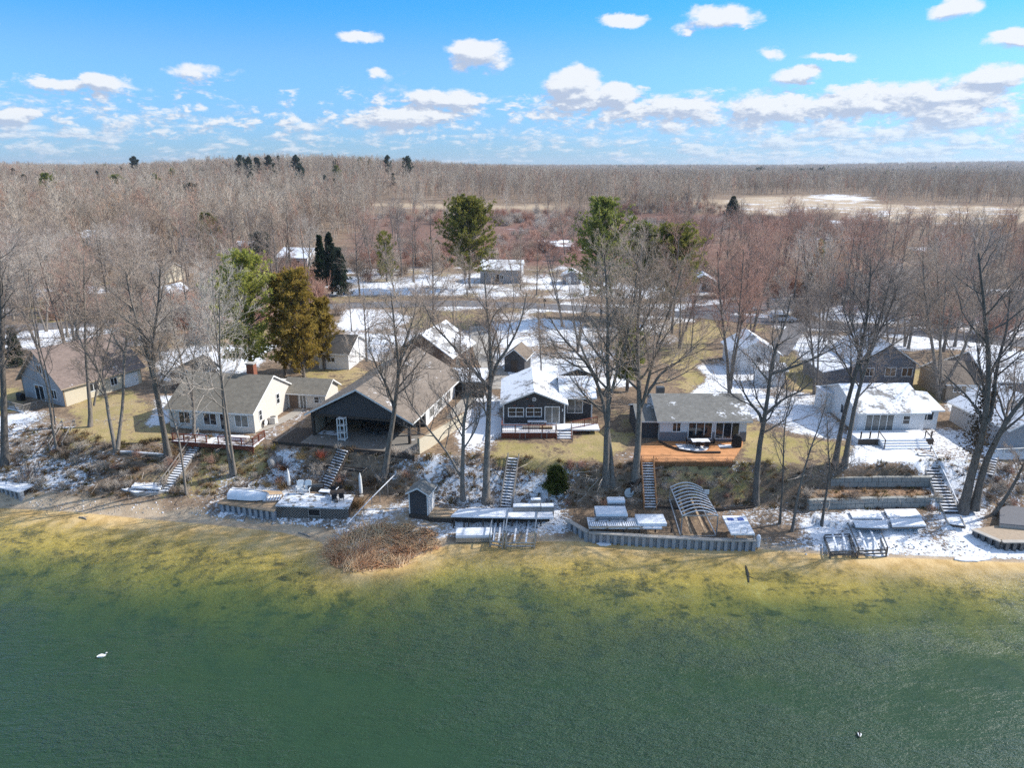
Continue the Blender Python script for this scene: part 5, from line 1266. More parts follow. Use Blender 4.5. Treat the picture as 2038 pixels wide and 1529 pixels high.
# ice and driftwood
for lab, px, r in (('white ice patch at the waterline below the raft', (1378, 1087), (1.0, .35)), ('small ice patch at the waterline below the slatted dock frames', (1202, 1084), (.6, .25)), ('long ice patch at the waterline under the tipped lift frame', (1742, 1104), (1.3, .4)), ('ice patch at the waterline at the right end of the shore', (1935, 1114), (1.6, .35))):
    q = U(px[0], px[1], .02); t = thing('ice_patch', lab, 'ice', q, 0, 'ice patches at the waterline')
    k = 22; ring = [(r[0] * math.cos(2 * math.pi * i / k) * (.8 + .4 * random.random()), r[1] * math.sin(2 * math.pi * i / k) * (.8 + .4 * random.random()), -.05) for i in range(k)]
    MB().prism(ring, (0, 0, .14)).build('sheet', MT['snow'], t)
for lab, px, L, rz in (('short driftwood log on the sandy left beach', (165, 1033), 1.1, -.4), ('bleached driftwood branch on the beach left of the reeds', (606, 1066), 1.6, -.5)):
    q = G(*px); t = thing('driftwood', lab, 'driftwood', q, rz)
    MB().tube([(-L / 2, 0, .06), (0, .08, .1), (L / 2, 0, .05)], [.07, .09, .04], 7).build('log', MT['greywood'], t); MB().tube([(0, .08, .1), (.3, .4, .18)], [.05, .02], 6).build('branch', MT['greywood'], t)
a, b = U(1484, 1128, -.15), U(1490, 1160, -.2); t = thing('sunken_log', 'dark sunken log standing end on in the shallow water', 'log', a, 0)
v = Vector(b - a); MB().tube([(0, 0, 0), tuple(v * .5 + Vector((.06, 0, .05))), tuple(v)], [.1, .13, .08], 8).build('trunk', MT['darkwood'], t); MB().tube([tuple(v * .6), tuple(v * .6 + Vector((.5, -.6, .1)))], [.04, .015], 5).build('branch', MT['darkwood'], t)

# ------------------------------------------------------------------ birds
def bird(name, label, px, rz, s, white, wing, cat):
    q = U(px[0], px[1], 0.0); t = thing(name, label, cat, q, rz); t.scale = (s, s, s)
    pts = [(-.52, 0, .16, .03), (-.42, 0, .14, .10), (-.2, 0, .12, .18), (.05, 0, .11, .20), (.25, 0, .12, .16), (.37, 0, .17, .1), (.42, 0, .24, .06), (.42, 0, .32, .05), (.44, 0, .38, .058), (.50, 0, .40, .06), (.57, 0, .385, .04), (.66, 0, .36, .015)]
    m = MB(); m.tube([p[:3] for p in pts], [p[3] for p in pts], 12); m.build('body', white, t, smooth=True)
    for sg in (-1, 1):
        MB().tube([(.22, sg * .13, .17), (0, sg * .17, .21), (-.28, sg * .13, .22), (-.5, sg * .05, .2)], [.03, .085, .07, .015], 8).build('wing', wing, t, smooth=True)
    MB().tube([(.59, 0, .38), (.70, 0, .35)], [.03, .01], 6).build('bill', MT['orange'] if cat == 'swan' else MT['black'], t)
bird('swan', 'white swan floating on the open water at lower left', (203, 1308), .45, .62, MT['white'], MT['white'], 'swan')
bird('duck', 'small black and white duck on the open water at lower right', (1710, 1464), 1.2, .5, MT['black'], MT['white'], 'duck')
# ------------------------------------------------------------------ trees
def tubes(P, Rr, sides):
    n, k, _ = P.shape
    T = np.gradient(P, axis=1); T /= np.linalg.norm(T, axis=2, keepdims=True) + 1e-9
    ref = np.where(np.abs(T[:, :1, 2:3]) > .85, np.array([1., .2, .1]), np.array([.2, .1, 1.])); ref = np.broadcast_to(ref, T.shape)
    X = np.cross(T, ref); X /= np.linalg.norm(X, axis=2, keepdims=True) + 1e-9; Y = np.cross(T, X)
    a = 2 * np.pi * np.arange(sides) / sides
    V_ = P[:, :, None] + Rr[:, :, None, None] * (X[:, :, None] * np.cos(a)[:, None] + Y[:, :, None] * np.sin(a)[:, None])
    i = np.arange(n * k * sides).reshape(n, k, sides); j = np.roll(i, -1, 2)
    Fq = np.stack([i[:, :-1], j[:, :-1], j[:, 1:], i[:, 1:]], -1).reshape(-1, 4)
    return V_.reshape(-1, 3), Fq
def join(parts):
    vs, fs, b = [], [], 0
    for v, f in parts: vs.append(v); fs.append(f + b); b += len(v)
    return np.concatenate(vs), np.concatenate(fs)
def grow(P0, D, L, r0, k, wob, up, rg, taper=.35, up_pow=1):
    n = len(P0); P = np.zeros((n, k, 3)); P[:, 0] = P0; d = D.copy(); st = (L / (k - 1))[:, None]
    for i in range(1, k):
        d = d + wob * rg.normal(size=(n, 3)) + np.array([0, 0, up]); d /= np.linalg.norm(d, axis=1, keepdims=True)
        P[:, i] = P[:, i - 1] + d * st
    Rr = r0[:, None] * np.linspace(1, taper, k)[None]
    return P, Rr
def kids(P, Rr, L, m, t0, t1, ang, sd, lf, rf, rg, drop=.55, rmin=.004, jit=.5):
    n, k, _ = P.shape
    t = (np.arange(m)[None] + rg.uniform(0, 1, (n, m))) / m * (t1 - t0) + t0
    x = t * (k - 1); i = np.minimum(x.astype(int), k - 2); f = (x - i)[..., None]; a = np.arange(n)[:, None]
    pos = P[a, i] * (1 - f) + P[a, i + 1] * f
    tan = P[a, i + 1] - P[a, i]; tan /= np.linalg.norm(tan, axis=2, keepdims=True) + 1e-9
    r = Rr[a, i] * (1 - f[..., 0]) + Rr[a, i + 1] * f[..., 0]
    rnd = rg.normal(size=tan.shape); perp = rnd - (rnd * tan).sum(2, keepdims=True) * tan; perp /= np.linalg.norm(perp, axis=2, keepdims=True) + 1e-9
    an = rg.normal(ang, sd, (n, m))[..., None]
    D = tan * np.cos(an) + perp * np.sin(an)
    LL = L[:, None] * lf * (1 - drop * (t - t0) / max(t1 - t0, .01)) * rg.uniform(1 - jit * .6, 1 + jit * .6, (n, m))
    return pos.reshape(-1, 3), D.reshape(-1, 3), LL.ravel(), np.maximum(r * rf, rmin).ravel()
def bare_mesh(stems, H, rg, dens=1.0, limb=(.34, .05), nl=9, t0=.34, spread=.75, up=.07, twr=.013, k3=6, k4=5, thin=1.0):
    """stems: list of (points[k,3], r_base, r_top) -> (trunk verts/faces, crown verts/faces)"""
    tr, cr = [], []
    P2s, R2s, L2s = [], [], []
    for pts, rb, rt, *o in stems:
        s0 = o[0] if o else t0
        pts = np.array(pts, float); k = 14
        seg = np.r_[0, np.cumsum(np.linalg.norm(np.diff(pts, axis=0), axis=1))]; u = np.linspace(0, seg[-1], k)
        Q = np.stack([np.interp(u, seg, pts[:, c]) for c in range(3)], -1)
        Q[1:-1] = .5 * Q[1:-1] + .25 * (Q[:-2] + Q[2:])
        Q[2:] += np.cumsum(rg.normal(0, .012 * H / k, (k - 2, 3)), axis=0)
        Rr = rb + (rt - rb) * (u / seg[-1]) ** .85
        if not o: Rr[0] *= 1.35; Rr[1] *= 1.06
        v, f = tubes(Q[None], Rr[None], 9); tr.append((v, f))
        L = np.array([seg[-1]])
        m = max(3, int(1.4 * nl * seg[-1] / H + .5))
        p, d, l, r = kids(Q[None], Rr[None], L, m, s0, .985, spread, .16, limb[0] * H / seg[-1], .58, rg, .62, .02)
        r = np.minimum(r, .016 + l * .014)
        P1, R1 = grow(p, d, l, r, 8, .13, up, rg, .22)
        v, f = tubes(P1, R1, 6); tr.append((v, f))
        p, d, l, r = kids(P1, R1, l, int(7 * dens + .5), .16, 1, .68, .2, .55, .66, rg, .5, .015)
        P2, R2 = grow(p, d, l, r, 6, .15, up * .9, rg, .35); P2s.append(P2); R2s.append(R2); L2s.append(l)
        # twigs growing straight from the stem top
        p, d, l, r = kids(Q[None], Rr[None], L, 7, max(s0, .5), 1, .6, .25, .17 * H / seg[-1], .4, rg, .3, .014)
        r = np.minimum(r, .03); P2, R2 = grow(p, d, l, r, 6, .15, up, rg, .35); P2s.append(P2); R2s.append(R2); L2s.append(l)
    P2, R2, L2 = np.concatenate(P2s), np.concatenate(R2s), np.concatenate(L2s)
    cr.append(tubes(P2, R2, 4))
    p, d, l, r = kids(P2, R2, L2, int(k3 * dens + .5), .12, 1, .62, .2, .58, .62, rg, .4, twr * .8)
    P3, R3 = grow(p, d, l, r, 5, .17, up * .8, rg, .5); cr.append(tubes(P3, R3, 3))
    p, d, l, r = kids(P3, R3, l, int(k4 * dens + .5), .1, 1, .6, .2, .6, .75, rg, .3, twr * .62)
    P4, R4 = grow(p, d, l, r, 4, .18, up * .8, rg, .55); cr.append(tubes(P4, R4 * thin, 3))
    return join(tr), join(cr)
BARK = bark_mat('grey_bark', (.20, .175, .15)); BARKD = bark_mat('dark_bark', (.15, .132, .115))
TW = {'grey': twig_mat('grey_brown_twigs', [(.27, .21, .17), (.33, .265, .21), (.25, .195, .155)]),
      'dark': twig_mat('dark_twigs', [(.17, .145, .13), (.23, .19, .165)]),
      'red': twig_mat('reddish_budding_twigs', [(.33, .19, .145), (.35, .215, .165), (.31, .20, .155)]),
      'orange': twig_mat('orange_tan_twigs', [(.50, .29, .16), (.46, .31, .18)]),
      'pale': twig_mat('pale_grey_twigs', [(.43, .37, .31), (.37, .33, .29)])}
GRP_NEAR = 'bare trees on the bluff'
NEAR = [
 ('thick dark trunk cut by the left picture edge on the lower bluff', [[(10,924),(5,860),(-3,780),(-12,650),(-20,500)]], .5, .1, 'dark', 8),
 ('slim pair of bare trunks just right of the snowy deck of the grey cottage', [[(113,897),(107,819),(102,762),(90,729),(82,678),(72,600),(66,530)],[(123,850),(115,762),(105,686),(97,640),(94,560),(90,500)]], .17, .04, 'grey', 7),
 ('close twin trunks on the tan lawn right of the grey gabled cottage', [[(179,850),(176,819),(168,773),(163,704),(161,653),(154,570),(150,510)],[(183,808),(185,742),(196,691),(203,640),(205,560)]], .3, .06, 'grey', 8),
 ('V shaped bare tree at the lawn edge between the cottage and the ranch house', [[(231,897),(219,844),(209,793),(199,742),(184,729),(160,690),(140,630)],[(233,890),(234,857),(237,793),(233,717),(237,666),(240,600),(236,520)]], .27, .06, 'grey', 9),
 ('tall pale double trunked tree left of the red brown ranch deck', [[(334,912),(324,844),(314,780),(301,717),(288,666),(270,610),(255,540)],[(336,908),(329,819),(322,747),(319,691),(329,653),(342,590),(350,520)]], .38, .08, 'grey', 9),
 ('thin bent tree at the foot of the long grey stairs', [[(371,985),(362,921),(355,870),(342,824),(332,793),(322,740),(318,690)]], .16, .03, 'grey', 6),
 ('forking pale tree growing in front of the ranch house porch', [[(385,876),(384,806),(376,773),(357,729),(347,696),(335,640),(330,580)],[(384,830),(384,793),(390,742),(398,691),(408,650),(422,590)]], .24, .05, 'pale', 9),
 ('pale twin trunked tree right of the long grey stairs', [[(462,946),(452,882),(444,819),(436,755),(431,704),(421,650),(415,580),(410,520)],[(467,940),(459,857),(452,768),(449,717),(456,640),(462,570)]], .24, .05, 'pale', 9),
 ('leaning thick tree in front of the right half of the open gable porch', [[(765,946),(775,882),(783,831),(790,780),(795,729),(790,691),(785,640),(780,580)],[(795,729),(808,680),(826,630),(838,580)],[(786,810),(772,770),(752,730),(738,690)]], .42, .07, 'grey', 10),
 ('forked grey tree right of the small charcoal shed', [[(922,999),(919,946),(922,882),(922,844),(930,800),(936,750),(934,690)],[(920,955),(910,941),(889,903),(859,872),(838,844),(818,820),(800,785),(795,745)]], .34, .06, 'grey', 10),
 ('tallest straight trunk left of the grey ladder-like stairs with broad crown', [[(967,999),(970,895),(973,819),(976,768),(976,717),(973,666),(968,620),(962,550)],[(974,790),(963,762),(933,729),(902,691),(866,650),(845,600)],[(976,770),(989,724),(1009,701),(1037,650),(1050,590)]], .48, .07, 'grey', 9),
 ('close double trunk between the charcoal cottage and the orange deck', [[(1206,963),(1206,864),(1211,793),(1206,717),(1208,653),(1205,580),(1200,500)],[(1219,963),(1213,870),(1203,800),(1193,768),(1165,722),(1127,691),(1095,640)],[(1209,800),(1222,740),(1240,680),(1252,600),(1255,530)]], .44, .07, 'grey', 10),
 ('large spreading tree at the left corner of the orange deck', [[(1264,953),(1272,870),(1275,819),(1272,742),(1269,691),(1274,620),(1280,540),(1282,480)],[(1276,820),(1285,793),(1292,742),(1308,665),(1330,600),(1345,530)],[(1287,788),(1320,745),(1363,722),(1400,690)],[(1273,760),(1250,700),(1235,650),(1225,590)]], .46, .07, 'grey', 10),
 ('lone dark trunk with long right hand limbs right of the orange deck', [[(1504,1000),(1506,921),(1514,844),(1519,793),(1524,742),(1532,704),(1544,678),(1557,655),(1566,615),(1570,590)],[(1512,835),(1511,824),(1488,798),(1473,772),(1465,750)],[(1524,737),(1570,724),(1613,704),(1659,673)],[(1517,818),(1557,798),(1598,783),(1629,760)]], .42, .07, 'dark', 9),
 ('upright many stemmed tree behind the low cottage', [[(1453,795),(1450,762),(1447,717),(1440,665),(1435,627),(1428,560),(1424,500)],[(1453,770),(1458,742),(1470,691),(1483,645),(1500,570),(1508,510)],[(1452,765),(1454,700),(1460,640),(1462,560),(1464,490)]], .3, .07, 'red', 9),
 ('thinnest dark sapling trunk, left of the three leaning ones by the raft', [[(1552,1043),(1557,962),(1560,885),(1561,865),(1567,824),(1578,795),(1584,760)]], .15, .03, 'dark', 5),
 ('dark trunk leaning right, middle of the three leaning ones by the raft', [[(1576,1058),(1590,988),(1606,937),(1616,898),(1629,865),(1645,835),(1655,800)]], .18, .03, 'dark', 5),
 ('dark trunk, right of the three leaning ones by the raft, before the block walls', [[(1635,1046),(1649,975),(1655,937),(1652,898),(1654,865),(1650,830)],[(1652,960),(1660,952),(1685,937),(1710,921)]], .18, .03, 'dark', 6),
 ('tall dark leaning trunk left of the pair before the white bungalow', [[(1661,928),(1676,857),(1691,798),(1707,742),(1714,704),(1725,666),(1730,640),(1738,570),(1740,520)],[(1708,740),(1720,722),(1735,704),(1755,671),(1773,640),(1800,575)]], .36, .06, 'dark', 10),
 ('tall dark leaning trunk right of the pair before the white bungalow', [[(1681,925),(1697,857),(1707,806),(1722,755),(1740,704),(1750,673),(1775,600),(1790,550)],[(1722,755),(1718,700),(1700,650),(1690,590)]], .34, .06, 'dark', 10),
 ('broad many stemmed tree between the barn and the tan garage', [[(1868,795),(1862,742),(1852,678),(1842,635),(1835,560),(1830,500)],[(1870,780),(1875,742),(1880,678),(1885,590),(1888,500)],[(1872,770),(1890,742),(1911,678),(1925,600),(1938,520)],[(1869,760),(1866,700),(1864,620),(1862,520)]], .32, .08, 'grey', 9),
 ('massive ivy grown double tree beside the concrete stairs', [[(1916,1020),(1929,946),(1942,895),(1952,844),(1957,768),(1962,704),(1952,653),(1945,560),(1940,500)],[(1940,1009),(1949,933),(1975,831),(2003,780),(2038,740),(2060,670)],[(1955,830),(1972,798),(1990,717),(2015,653),(2030,580)]], .55, .09, 'dark', 9),
 ('short leaning trunk at the far right corner above the steel seawall', [[(1975,1025),(1993,1000),(2010,970),(2028,937),(2045,890),(2055,850)]], .25, .05, 'grey', 9),
 ('two slender dark trunks beside the little white shed', [[(1621,785),(1618,729),(1611,665),(1608,627),(1600,570)],[(1628,785),(1634,704),(1641,653),(1648,590)]], .24, .05, 'dark', 8),
 ('small bare tree on the snow behind the charcoal cottage', [[(1077,752),(1077,717),(1074,678),(1073,640),(1072,615)]], .16, .04, 'grey', 10),
]
def near_tree(label, stems, rb, rt, kind, nl, seed):
    rg = np.random.default_rng(seed)
    b = G(*stems[0][0]); Y = b[1]; S_ = []
    for i, s in enumerate(stems):
        P = np.array([V(a, c, Y) for a, c in s]) - b
        # give the traced stem depth of its own
        dy = np.cumsum(rg.normal(0, .35, len(P))); dy -= dy[0]; sgn = rg.choice([-1, 1]) * (.16 if i else .05)
        attach = P[0, 2] > 2.0
        if i and attach:
            j = np.argmin(np.linalg.norm(S_[0][0] - P[0], axis=1)); P[0] = S_[0][0][j] * .3 + P[0] * .7
        P[:, 1] += dy * .5 + sgn * np.linalg.norm(P - P[0], axis=1) + (S_[0][0][np.argmin(abs(S_[0][0][:, 2] - P[0, 2]))][1] if i and attach else 0)
        if i == 0 or not attach: P[0, 2] -= .25
        rb_, rt_ = rb * .84, rt * .84; f = 1.0 if i == 0 else (.86 if not attach else .5)
        S_.append((P, rb_ * f, rt_ * (1 if not (i and attach) else .7), *([.22] if i and attach else [])))
    H = S_[0][0][-1, 2]
    (tv, tf), (cv, cf) = bare_mesh(S_, max(H, 8), rg, 1.0 if rb > .2 else .8, (.30 if rb > .2 else .22, 0), nl, .36)
    t = thing('bare_tree', label, 'tree', b, 0, GRP_NEAR)
    bm_ = BARKD if kind == 'dark' else BARK
    link('trunk', mesh_np('trunk', tv, tf, bm_, smooth=True), t); link('crown', mesh_np('crown', cv, cf, TW[kind]), t)
    KEEP.append((b[0], b[1], 2.0)); return t
for i, a in enumerate(NEAR): near_tree(*a, seed=100 + i)

# ---- evergreens
def blades(pos, dirs, L, w, rg, up=0.0, curl=.2):
    """one thin leaf face per position"""
    n = len(pos); d = dirs + rg.normal(0, .28, (n, 3)) + np.array([0, 0, up]); d /= np.linalg.norm(d, axis=1, keepdims=True)
    q = rg.normal(size=(n, 3)); s = np.cross(d, q); s /= np.linalg.norm(s, axis=1, keepdims=True) + 1e-9
    L = L * rg.uniform(.6, 1.3, (n, 1)); w = w * rg.uniform(.7, 1.3, (n, 1))
    v = np.stack([pos - s * w * .35, pos + s * w * .35, pos + d * L * .6 + s * w * .5, pos + d * L], 1)
    v2 = np.stack([pos - s * w * .35, pos + d * L * .6 + s * w * .5, pos + d * L, pos + d * L * .55 - s * w * .5], 1)
    f = np.arange(n * 4).reshape(n, 4)
    return v2.reshape(-1, 3), f
def conifer_mesh(H, Rm, rg, n=150, base=.15, shape='pine', tuft=10, bl=.42, bw=.11, lump=.35, r0=.25):
    zt = rg.uniform(0, 1, n) ** (.8 if shape != 'cedar' else .9)
    z = H * (base + (1 - base) * zt)
    if shape == 'spruce': prof = (1 - zt) ** .9 * 1.0 + .03
    elif shape == 'pine': prof = np.sin(np.pi * np.clip(.18 + .8 * zt, 0, 1)) ** .75
    else: prof = np.sqrt(np.clip(1 - (2 * zt * .98 - .82) ** 2 / 1.5, .03, 1))
    az = rg.uniform(0, 2 * np.pi, n)
    lob = 1 + lump * np.sin(az * 3 + z * 1.1 / max(H / 12, .5) + rg.uniform(0, 6)) * .6 + lump * rg.normal(0, .45, n)
    L = np.maximum(Rm * prof * np.clip(lob, .3, 1.6), .25)
    el = {'spruce': -.18, 'pine': .18, 'cedar': .75}[shape]
    el = rg.normal(el, .15, n) + (zt * .5 if shape == 'pine' else zt * .45 if shape == 'spruce' else 0)
    D = np.stack([np.cos(az) * np.cos(el), np.sin(az) * np.cos(el), np.sin(el)], -1)
    P0 = np.stack([0 * z, 0 * z, z], -1)
    if shape == 'cedar': P0[:, 2] -= np.minimum(L * .6, z - .2)
    P, Rr = grow(P0, D, L, .02 + .012 * L, 6, .07, .05 if shape != 'spruce' else .03, rg, .3)
    tb = tubes(P, Rr, 3)
    # tufts along the outer part of each branch
    t = rg.uniform(.28 if shape != 'cedar' else .45, 1.02, (n, tuft)); x = np.clip(t, 0, .999) * 5; i = x.astype(int); f = (x - i)[..., None]; a = np.arange(n)[:, None]
    c = P[a, i] * (1 - f) + P[a, i + 1] * f; tn = P[a, i + 1] - P[a, i]; tn /= np.linalg.norm(tn, axis=2, keepdims=True)
    c = c + rg.normal(0, 1, c.shape) * (np.minimum(L, 2.2)[:, None, None] * .10) * np.array([1, 1, .7])
    k = 7
    pos = np.repeat(c.reshape(-1, 3), k, 0); dr = np.repeat(tn.reshape(-1, 3), k, 0) + rg.normal(0, .75, (len(pos), 3))
    lv = blades(pos, dr, bl, bw, rg, .25 if shape != 'spruce' else -.05)
    tz = np.linspace(0, H * .97, 10); tp = np.stack([np.cumsum(rg.normal(0, .02, 10)), np.cumsum(rg.normal(0, .02, 10)), tz], -1); tp[:, :2] -= tp[0, :2]; tp[0, 2] = -.3
    trk = tubes(tp[None], (r0 * np.linspace(1, .12, 10))[None], 8)
    return join([trk, tb]), lv
LV = {'pine': leaf_mat('pine_needles', (.12, .15, .035), (.37, .38, .10)), 'bright': leaf_mat('bright_pine_needles', (.25, .275, .06), (.60, .57, .15)),
      'gold': leaf_mat('golden_cedar_sprays', (.155, .122, .03), (.45, .315, .078)), 'spruce': leaf_mat('dark_spruce_needles', (.018, .038, .022), (.05, .08, .045)),
      'olive': leaf_mat('olive_pine_needles', (.13, .145, .035), (.38, .35, .085)), 'blue': leaf_mat('blue_green_spruce_needles', (.025, .045, .03), (.08, .105, .08)),
      'shrub': leaf_mat('evergreen_shrub_needles', (.05, .07, .02), (.17, .19, .05))}
CMESH = {}
def conifer(name, label, px, top, width, leaf, shape, seed=None, group=None, cat='tree', **kw):
    b = G(*px); s = (b[1] * cP - (b[2] - HC) * sP)
    H = V(px[0], top, b[1])[2] - b[2]; Rm = width * s / F / 2
    key = (shape, leaf, seed)
    rg = np.random.default_rng(hash(str((px, top))) % 1000 if seed is None else seed)
    rg = np.random.default_rng(int(px[0]) * 7 + int(px[1])) if seed is None else np.random.default_rng(seed)
    (tv, tf), (lv, lf) = conifer_mesh(H, Rm, rg, shape=shape, **kw)
    t = thing(name, label, cat, b, random.uniform(0, 6), group)
    link('trunk', mesh_np('trunk', tv, tf, BARKD, smooth=True), t); link('crown', mesh_np('crown', lv, lf, LV[leaf]), t)
    KEEP.append((b[0], b[1], min(Rm, 3.0) * .7)); LM.append((b[0], b[1], label.split(' with ')[0].split(' behind ')[0].split(' right of ')[0].split(' left of ')[0].split(' between ')[0].split(' beside ')[0].split(' in the ')[0].split(' on the ')[0]))
    return t
conifer('white_pine', 'bright green white pine with swept branches left of the golden cedar', (503, 748), 512, 136, 'bright', 'pine', n=170, tuft=14, base=.12, bl=.6, bw=.16, lump=.6)
conifer('cedar_tree', 'big rounded golden brown cedar with several tops', (605, 752), 540, 94, 'gold', 'cedar', n=260, tuft=12, base=.1, bl=.45, bw=.13, lump=.55)
conifer('cedar_tree', 'smaller golden cedar joined to the left side of the big one', (568, 748), 548, 48, 'gold', 'cedar', n=150, tuft=11, base=.12, bl=.45, bw=.13, lump=.5)
conifer('cedar_tree', 'low golden cedar joined to the right side of the big one', (646, 735), 595, 60, 'gold', 'cedar', n=140, tuft=11, base=.2, bl=.45, bw=.13, lump=.5)
conifer('spruce_tree', 'dark spruce in the middle of the group of three', (662, 585), 465, 44, 'blue', 'spruce', n=190, tuft=12, base=.08, bl=.5, bw=.16)
conifer('spruce_tree', 'narrow dark spruce on the left of the group of three', (643, 580), 470, 32, 'spruce', 'spruce', n=150, tuft=11, base=.15, bl=.5, bw=.16)
conifer('spruce_tree', 'blue green spruce on the right of the group of three', (680, 588), 495, 44, 'blue', 'spruce', n=170, tuft=12, base=.05, bl=.5, bw=.16)
conifer('pine_tree', 'broad olive pine left of the pole barn', (935, 575), 403, 122, 'olive', 'pine', n=260, tuft=15, base=.2, bl=.6, bw=.2, lump=.3)
conifer('pine_tree', 'tall dark green pine behind the double trunk right of the pole barn', (1196, 640), 405, 128, 'pine', 'pine', n=210, tuft=13, base=.2, bl=.6, bw=.18, lump=.45)
conifer('pine_tree', 'dark pine crown between the two larger pines right of centre', (1272, 630), 448, 70, 'pine', 'pine', n=150, tuft=13, base=.3, bl=.6, bw=.18)
conifer('pine_tree', 'olive green rounded pine right of the dark pines', (1332, 635), 458, 118, 'olive', 'pine', n=240, tuft=15, base=.22, bl=.6, bw=.2)
conifer('pine_tree', 'shaded pine standing behind the large spreading tree by the orange deck', (1248, 780), 640, 60, 'pine', 'pine', n=150, tuft=11, base=.15, bl=.5, bw=.14)
conifer('spruce_tree', 'lone dark spruce on the pale field', (1456, 440), 393, 34, 'spruce', 'spruce', n=180, tuft=12, base=.04, bl=1.0, bw=.35)
conifer('pine_tree', 'leaning dark pine above the long cream house', (104, 420), 348, 36, 'pine', 'pine', n=110, tuft=11, base=.3, bl=.9, bw=.3)
conifer('pine_tree', 'dark pine above the orange crowned tree', (240, 405), 350, 32, 'pine', 'pine', n=90, tuft=11, base=.4, bl=.9, bw=.3)
conifer('pine_tree', 'dense dark pine above the olive pine at left', (388, 430), 369, 42, 'spruce', 'pine', n=120, tuft=12, base=.2, bl=.9, bw=.3)
conifer('pine_tree', 'slim green pine in the woods left of centre', (549, 410), 368, 22, 'pine', 'pine', n=90, tuft=11, base=.25, bl=.9, bw=.3)
conifer('pine_tree', 'olive pine with thin crown left of the white pine', (418, 515), 428, 55, 'olive', 'pine', n=130, tuft=9, base=.1, bl=.7, bw=.22)
conifer('pine_tree', 'small dark pine left of the white house', (523, 520), 467, 38, 'spruce', 'pine', n=130, tuft=12, base=.1, bl=.7, bw=.24)
conifer('spruce_tree', 'small spruce at the right in the red maples', (1626, 545), 480, 30, 'pine', 'spruce', n=130, tuft=10, base=.05, bl=.7, bw=.2)
conifer('spruce_tree', 'young spruce left of the grey gabled cottage', (36, 728), 655, 32, 'spruce', 'spruce', n=110, tuft=9, base=.05, bl=.4, bw=.1)
conifer('spruce_tree', 'slender young spruce in front of the red maples', (1607, 590), 545, 26, 'spruce', 'spruce', n=110, tuft=9, base=.05, bl=.5, bw=.15)
conifer('evergreen_shrub', 'round evergreen shrub on the slope right of the grey ladder-like stairs', (1106, 988), 932, 54, 'shrub', 'cedar', n=190, tuft=13, base=.05, bl=.24, bw=.07, cat='shrub', r0=.06)
conifer('cedar_tree', 'olive cedar between the white pine and the golden cedar top', (770, 560), 462, 52, 'olive', 'cedar', n=70, tuft=7, base=.1, bl=.6, bw=.15)
# ridge pines seen against the sky
RP = [(272,313,18),(481,311,20),(498,314,15),(514,316,17),(538,311,17),(592,311,16),(773,311,16),(812,313,22),(924,328,9),(945,331,9),(1510,337,26),(1594,338,16),(1612,336,14),(1632,336,18),(1662,348,14),(1680,346,12),(1490,340,14)]
rpx = ['tall lone', 'first', 'second', 'third', 'fourth', 'fifth', 'slim', 'broad']
for i, (x, ty, w) in enumerate(RP):
    by = ty + (44 if x < 900 else 18)
    conifer('pine_tree', ['lone dark pine on the skyline at far left', 'leftmost of the skyline pines left of centre', 'second of the skyline pines left of centre', 'third of the skyline pines left of centre', 'fourth of the skyline pines left of centre, standing apart', 'leaning skyline pine just left of the wooded hill', 'slim skyline pine right of the wooded hill', 'broad skyline pine right of the wooded hill', 'tiny pine clump on the skyline near the middle', 'tiny dark pine right of the tiny skyline clump', 'wide dark pine at the wood edge above the lone field spruce', 'dark pine at the wood edge, first of three close together', 'dark pine at the wood edge, second of three close together', 'dark pine at the wood edge, third of three close together', 'dark pine before the far woods, left of a pair', 'dark pine before the far woods, right of a pair', 'low dark pine left of the wide wood edge pine'][i],
            (x, by), ty, w, 'spruce', 'pine', n=70, tuft=9, base=.25, bl=1.6, bw=.6, group='distant pines')
# ------------------------------------------------------------------ bare trees further back: prototypes, then copies
PRO = []
def proto(kind, seed, H=16, nst=1, spread=.88, dens=1.0, r=.22, lean=.03, nl=9, t0=.3, twr=.0125):
    rg = np.random.default_rng(seed); st = []
    for i in range(nst):
        a = rg.uniform(0, 6.28); d = (0 if nst == 1 else .16 + .1 * rg.random())
        z = np.linspace(0, 1, 7); x = d * math.cos(a) * z ** 1.2 * H + np.cumsum(rg.normal(0, lean * H / 7, 7)); y = d * math.sin(a) * z ** 1.2 * H + np.cumsum(rg.normal(0, lean * H / 7, 7))
        st.append((np.stack([x - x[0], y - y[0], z * H * (1 if i == 0 else .9) - .3], -1), r * (1 if i == 0 else .8), r * .14))
    (tv, tf), (cv, cf) = bare_mesh(st, H, rg, dens, (.42, 0), nl, t0, spread, .055, twr, 4, 4)
    return kind, H, mesh_np('trunk', tv, tf, BARK if kind != 'dark' else BARKD, smooth=True), mesh_np('crown', cv, cf, TW[kind])
for i, a in enumerate([('grey', 1), ('grey', 2), ('grey', 3), ('dark', 1), ('red', 1), ('red', 3), ('orange', 2), ('pale', 2), ('grey', 1)]):
    PRO.append(proto(a[0], 40 + i, nst=a[1], nl=8 if a[1] == 1 else 6, dens=1.05))
WORDS = {'grey': 'grey', 'dark': 'dark', 'red': 'reddish', 'orange': 'orange tinged', 'pale': 'pale'}
used_lab = {}
def far_tree(px, py, top, kind=None, label=None, group='bare trees behind the houses', seed=0):
    b = G(px, py)
    c = [p for p in PRO if kind is None or p[0] == kind]; p = c[seed % len(c)]
    H = V(px, top, b[1])[2] - b[2]; s = H / p[1]
    t = thing('bare_tree', label, 'tree', b, random.uniform(0, 6.28), group)
    w = s * random.uniform(.9, 1.15); t.scale = (w, w, s)
    link('trunk', p[2], t); link('crown', p[3], t)
    return t, b, p[0]
